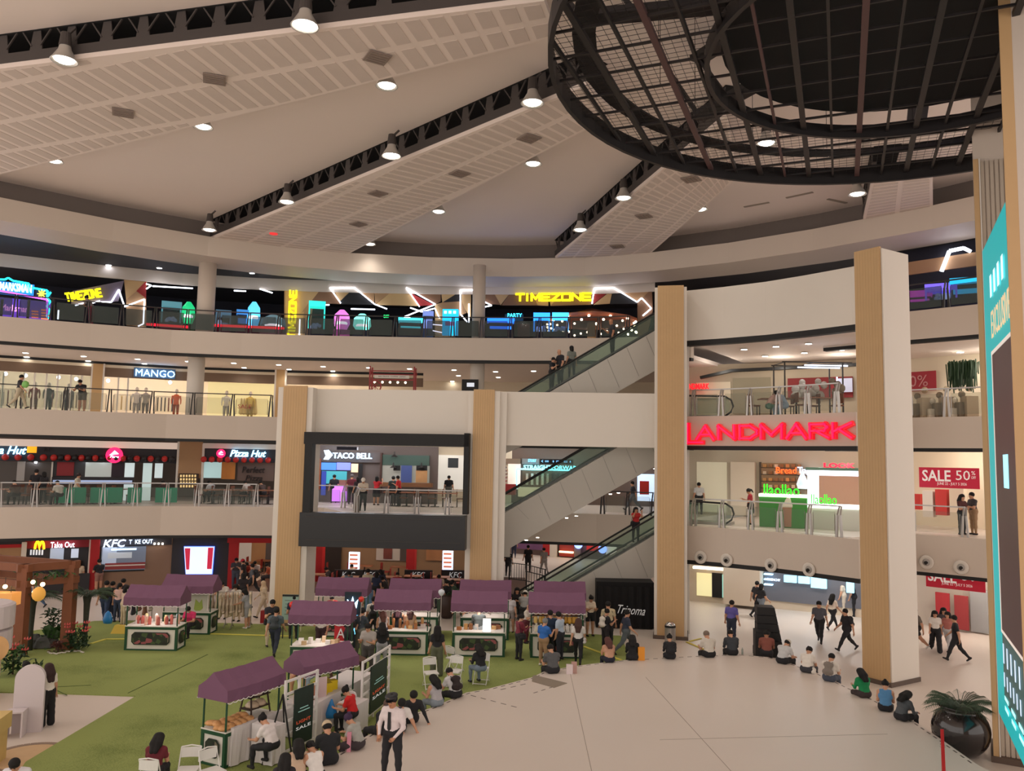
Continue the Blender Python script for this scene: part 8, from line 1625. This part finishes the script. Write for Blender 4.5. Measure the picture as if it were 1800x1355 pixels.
onesc(968, -.1, Z3, .61, 240, 'one', 'pants', 'short', (30, 32, 38), K_, 1.58, 'shorter person in black behind the bald man on the escalator')
onesc(1003, -.1, Z3, .61, 20, 'stand', 'pants', 'bob', (120, 124, 116), K_, 1.58, 'woman in grey green ahead of the bald man on the escalator')
S(928, 1006, 0, 10, 'stand', 'pants', 'short', (30, 30, 34), K_, 1.72, 'person in black standing at the queue barrier')
S(956, 1008, 0, 20, 'walk', 'pants', 'short', (130, 124, 120), (150, 144, 140), 1.66, 'person in grey walking behind the queue barrier')
S(893, 1012, 0, 10, 'stand', 'pants', 'short', (34, 34, 38), K_, 1.62, 'person in black left of the queue barrier', bag=[(SB, (200, 200, 200))])
S(903, 980, 0, 0, 'walk', 'pants', 'short', (50, 54, 80), NV, 1.66, 'person in navy far behind the queue barrier')
# ground floor, right
S(1286, 1130, 0, -40, 'stand', 'pants', 'short', (96, 88, 160), (44, 50, 66), 1.68, 'man in a violet shirt standing on the floor behind the seated row')
S(1338, 1086, 0, -60, 'stride', 'wide', 'bob', (34, 32, 36), (110, 116, 124), 1.66, 'woman in black with wide grey trousers walking by the cosmetics shop')
S(1330, 1084, 0, -70, 'walk', 'pants', 'short', (40, 38, 42), K_, 1.70, 'man in black walking beside the woman with wide trousers')
S(1441, 1130, 0, 150, 'walk', 'pants', 'short', (82, 82, 90), K_, 1.72, 'man in a dark grey shirt walking towards us')
S(1464, 1106, 0, -60, 'stride', 'pants', 'long', (222, 206, 190), K_, 1.62, 'woman in white and black striding right of the man in dark grey')
S(1489, 1144, 0, 100, 'stride', 'pants', 'short', (28, 28, 32), K_, 1.70, 'man in black striding left beside the tallest pillar', bag=[(BP, (30, 30, 34))])
S(1487, 1082, 0, 20, 'stand', 'pants', 'cap', (206, 190, 170), (196, 184, 168), 1.72, 'man in beige with a crossbody strap at the lit display', hairc=(190, 180, 164))
S(1505, 1084, 0, 10, 'stand', 'pants', 'short', (28, 30, 38), K_, 1.70, 'person in black beside the tallest pillar by the lit display')
S(1611, 1062, 0, 60, 'stand', 'pants', 'short', (34, 34, 38), K_, 1.68, 'masked man in black far behind the tallest pillar', bag=[(MK, (220, 224, 228))])
S(1612, 1142, 0, 90, 'stride', 'shorts', 'short', (110, 100, 90), (50, 46, 44), 1.72, 'person in dark shorts stepping out behind the tallest pillar', shoe=(210, 206, 200))
S(1645, 1145, 0, 160, 'walk', 'wide', 'long', (222, 214, 206), (30, 28, 32), 1.62, 'woman in a white top and wide black trousers walking towards us, right')
S(1660, 1138, 0, 170, 'walk', 'pants', 'long', (74, 66, 70), (90, 110, 140), 1.62, 'woman in dark grey walking behind the woman in white, right')
S(1668, 1146, 0, 130, 'walk', 'pants', 'long', (180, 110, 100), (200, 196, 196), 1.60, 'woman in dusty pink left of the man in black, right')
S(1682, 1162, 0, 60, 'walk', 'pants', 'short', (26, 26, 30), K_, 1.72, 'man in black walking before the palm jar')
S(1640, 1090, 0, 100, 'walk', 'pants', 'short', (150, 160, 160), (120, 150, 140), 1.66, 'person in pale grey by the red standing poster')
# second storey
S(1692, 940, Z2, 200, 'cross', 'pants', 'long', (80, 40, 40), K_, 1.62, 'woman in dark clothes talking at the railing under the sale banner')
S(1712, 940, Z2, 90, 'cross', 'pants', 'short', (60, 56, 60), (150, 120, 90), 1.70, 'man in tan trousers talking at the railing under the sale banner')
S(1320, 922, Z2, 80, 'phone', 'skirt', 'pony', (170, 40, 56), K_, 1.60, 'woman in red and black reading her phone beside the kiosk', bag=[(SB, (90, 70, 60))])
S(1241, 902, Z2, 150, 'phone', 'skirt', 'long', (34, 30, 32), K_, 1.60, 'woman in black with long hair at the far left of the kiosk level')
S(1229, 904, Z2, 0, 'stand', 'pants', 'short', (206, 206, 206), K_, 1.66, 'person in white partly behind the white return wall')
S(1456, 905, Z2, 180, 'reach', 'pants', 'cap', (60, 60, 64), K_, 1.62, 'kiosk worker with a white cap', hairc=(226, 226, 226))
S(1444, 905, Z2, 160, 'reach', 'pants', 'short', (50, 46, 50), K_, 1.66, 'kiosk worker in black', bag=[(MK, (230, 230, 230))])
S(1113, 898, Z2, 90, 'stride', 'pants', 'short', (40, 42, 50), (90, 96, 104), 1.70, 'person in dark grey walking behind the middle escalator')
S(637, 898, Z2, 185, 'phone', 'pants', 'cap', (216, 202, 184), (40, 42, 48), 1.64, 'person with a white cap and pale shirt at the railing inside the black frame', hairc=(236, 230, 220))
S(586, 884, Z2, 10, 'stand', 'pants', 'short', (36, 34, 40), K_, 1.62, 'person in black at the purple lit counter')
S(617, 886, Z2, 0, 'stand', 'pants', 'short', (104, 36, 52), K_, 1.68, 'person in maroon in front of the menu screens', hairc=(110, 104, 104))
S(628, 888, Z2, 20, 'stand', 'pants', 'bob', (44, 34, 44), K_, 1.56, 'person in dark purple beside the person in maroon')
S(661, 888, Z2, -20, 'photo', 'skirt', 'bob', (190, 40, 50), K_, 1.60, 'woman in a red top with raised arms inside the black frame')
S(690, 888, Z2, 10, 'stand', 'pants', 'cap', (44, 60, 62), K_, 1.62, 'person in dark green beside the man in a red shirt', hairc=(40, 46, 46))
S(700, 890, Z2, 80, 'one', 'pants', 'short', (196, 40, 44), K_, 1.68, 'man in a red shirt inside the black frame')
S(788, 884, Z2, 0, 'stand', 'pants', 'short', (26, 26, 30), (90, 90, 84), 1.64, 'person in a black shirt at the right of the black frame')
S(133, 886, Z2, -80, 'walk', 'wide', 'cap', (206, 196, 176), (206, 204, 186), 1.62, 'person in cream with a dark cap walking by the pizza restaurant', hairc=(50, 34, 38))
S(123, 880, Z2, -70, 'walk', 'pants', 'short', (120, 90, 80), (90, 80, 76), 1.64, 'person in a striped brown top beside the person in cream')
S(60, 884, Z2, 20, 'stand', 'pants', 'short', (34, 32, 36), K_, 1.72, 'man in black standing at the pizza restaurant tables, left')
S(75, 884, Z2, 60, 'stand', 'pants', 'bob', (44, 42, 46), K_, 1.60, 'person in black bending at the pizza restaurant tables')
for x, c, l in ((28, (80, 60, 56), 'brown'), (104, (210, 206, 200), 'white'), (372, (190, 196, 200), 'pale grey'), (435, (196, 190, 186), 'light grey'), (462, (80, 66, 62), 'dark brown'), (290, (70, 50, 50), 'dark red brown')): S(x, 873 if x < 200 else 870, Z2+.45, 60, 'sit', 'pants', 'short', c, K_, 1.6, 'diner in %s seated at the pizza restaurant' % l, res=.03)
# third storey
S(32, 716, Z3, -70, 'walk', 'pants', 'short', (50, 50, 54), (190, 176, 150), 1.66, 'person in a dark shirt with a green bag walking on the clothes storey', Y=37.5)
o = MB().lathe([(.08, 0), (.18, .1), (.15, .25), (.04, .32)], n=10, sy=.5).obj('green_bag', mat('bag_green', (120, 180, 90), .5), smooth=True); p = PY(44, 684, 37.2); o.location = (p.x, 37.2, Z3+.95); tag(o, 'light green bag held by the walker on the clothes storey', 'bag')
S(143, 722, Z3, 180, 'lean', 'shorts', 'short', (30, 30, 34), (90, 84, 76), 1.70, 'man in black leaning on the railing of the clothes storey', Y=39.9)
S(1352, 722, Z3+.3, -90, 'sit2', 'pants', 'short', (214, 170, 160), (90, 130, 110), 1.64, 'person in pink bent over the table above the pink sign', Y=32.6)
S(1380, 722, Z3+.3, 90, 'sit2', 'pants', 'short', (150, 170, 190), (140, 160, 180), 1.64, 'person in pale blue jeans seated above the pink sign', Y=32.3)
S(160, 556, Z4, 90, 'lean', 'pants', 'bun', (150, 140, 140), (150, 60, 80), 1.62, 'person bending forward on the arcade storey', Y=39.5)
# ------------------------------------------------------------------ alike things get their own label: counted from the left as one looks into the hall
ORD = 'first second third fourth fifth sixth seventh eighth ninth tenth eleventh twelfth thirteenth fourteenth fifteenth sixteenth seventeenth eighteenth nineteenth twentieth'.split(); ORD += ['twenty-'+x for x in ORD[:9]]+['thirtieth']+['thirty-'+x for x in ORD[:9]]
bpy.context.view_layer.update(); by = {}
for o in COL.objects:
    if o.parent is None and o.get('label') and o.get('group'): by.setdefault(o['label'], []).append(o)
for l, os_ in by.items():
    if 1 < len(os_) <= 39 and len(l.split()) <= 12:
        v = []
        for o in os_:
            p = o.matrix_world.translation-CAM if o.data is None or o.location.length > .1 else Vector((0, 0, 0)); v.append((p.dot(_R)/max(.1, p.dot(_F)), o))
        v.sort(key=lambda q: q[0]); k = 0
        for x, o in v:
            if x*FPX+900 < -5: continue
            o['label'] = l+', '+ORD[k]+' from the left'; k += 1
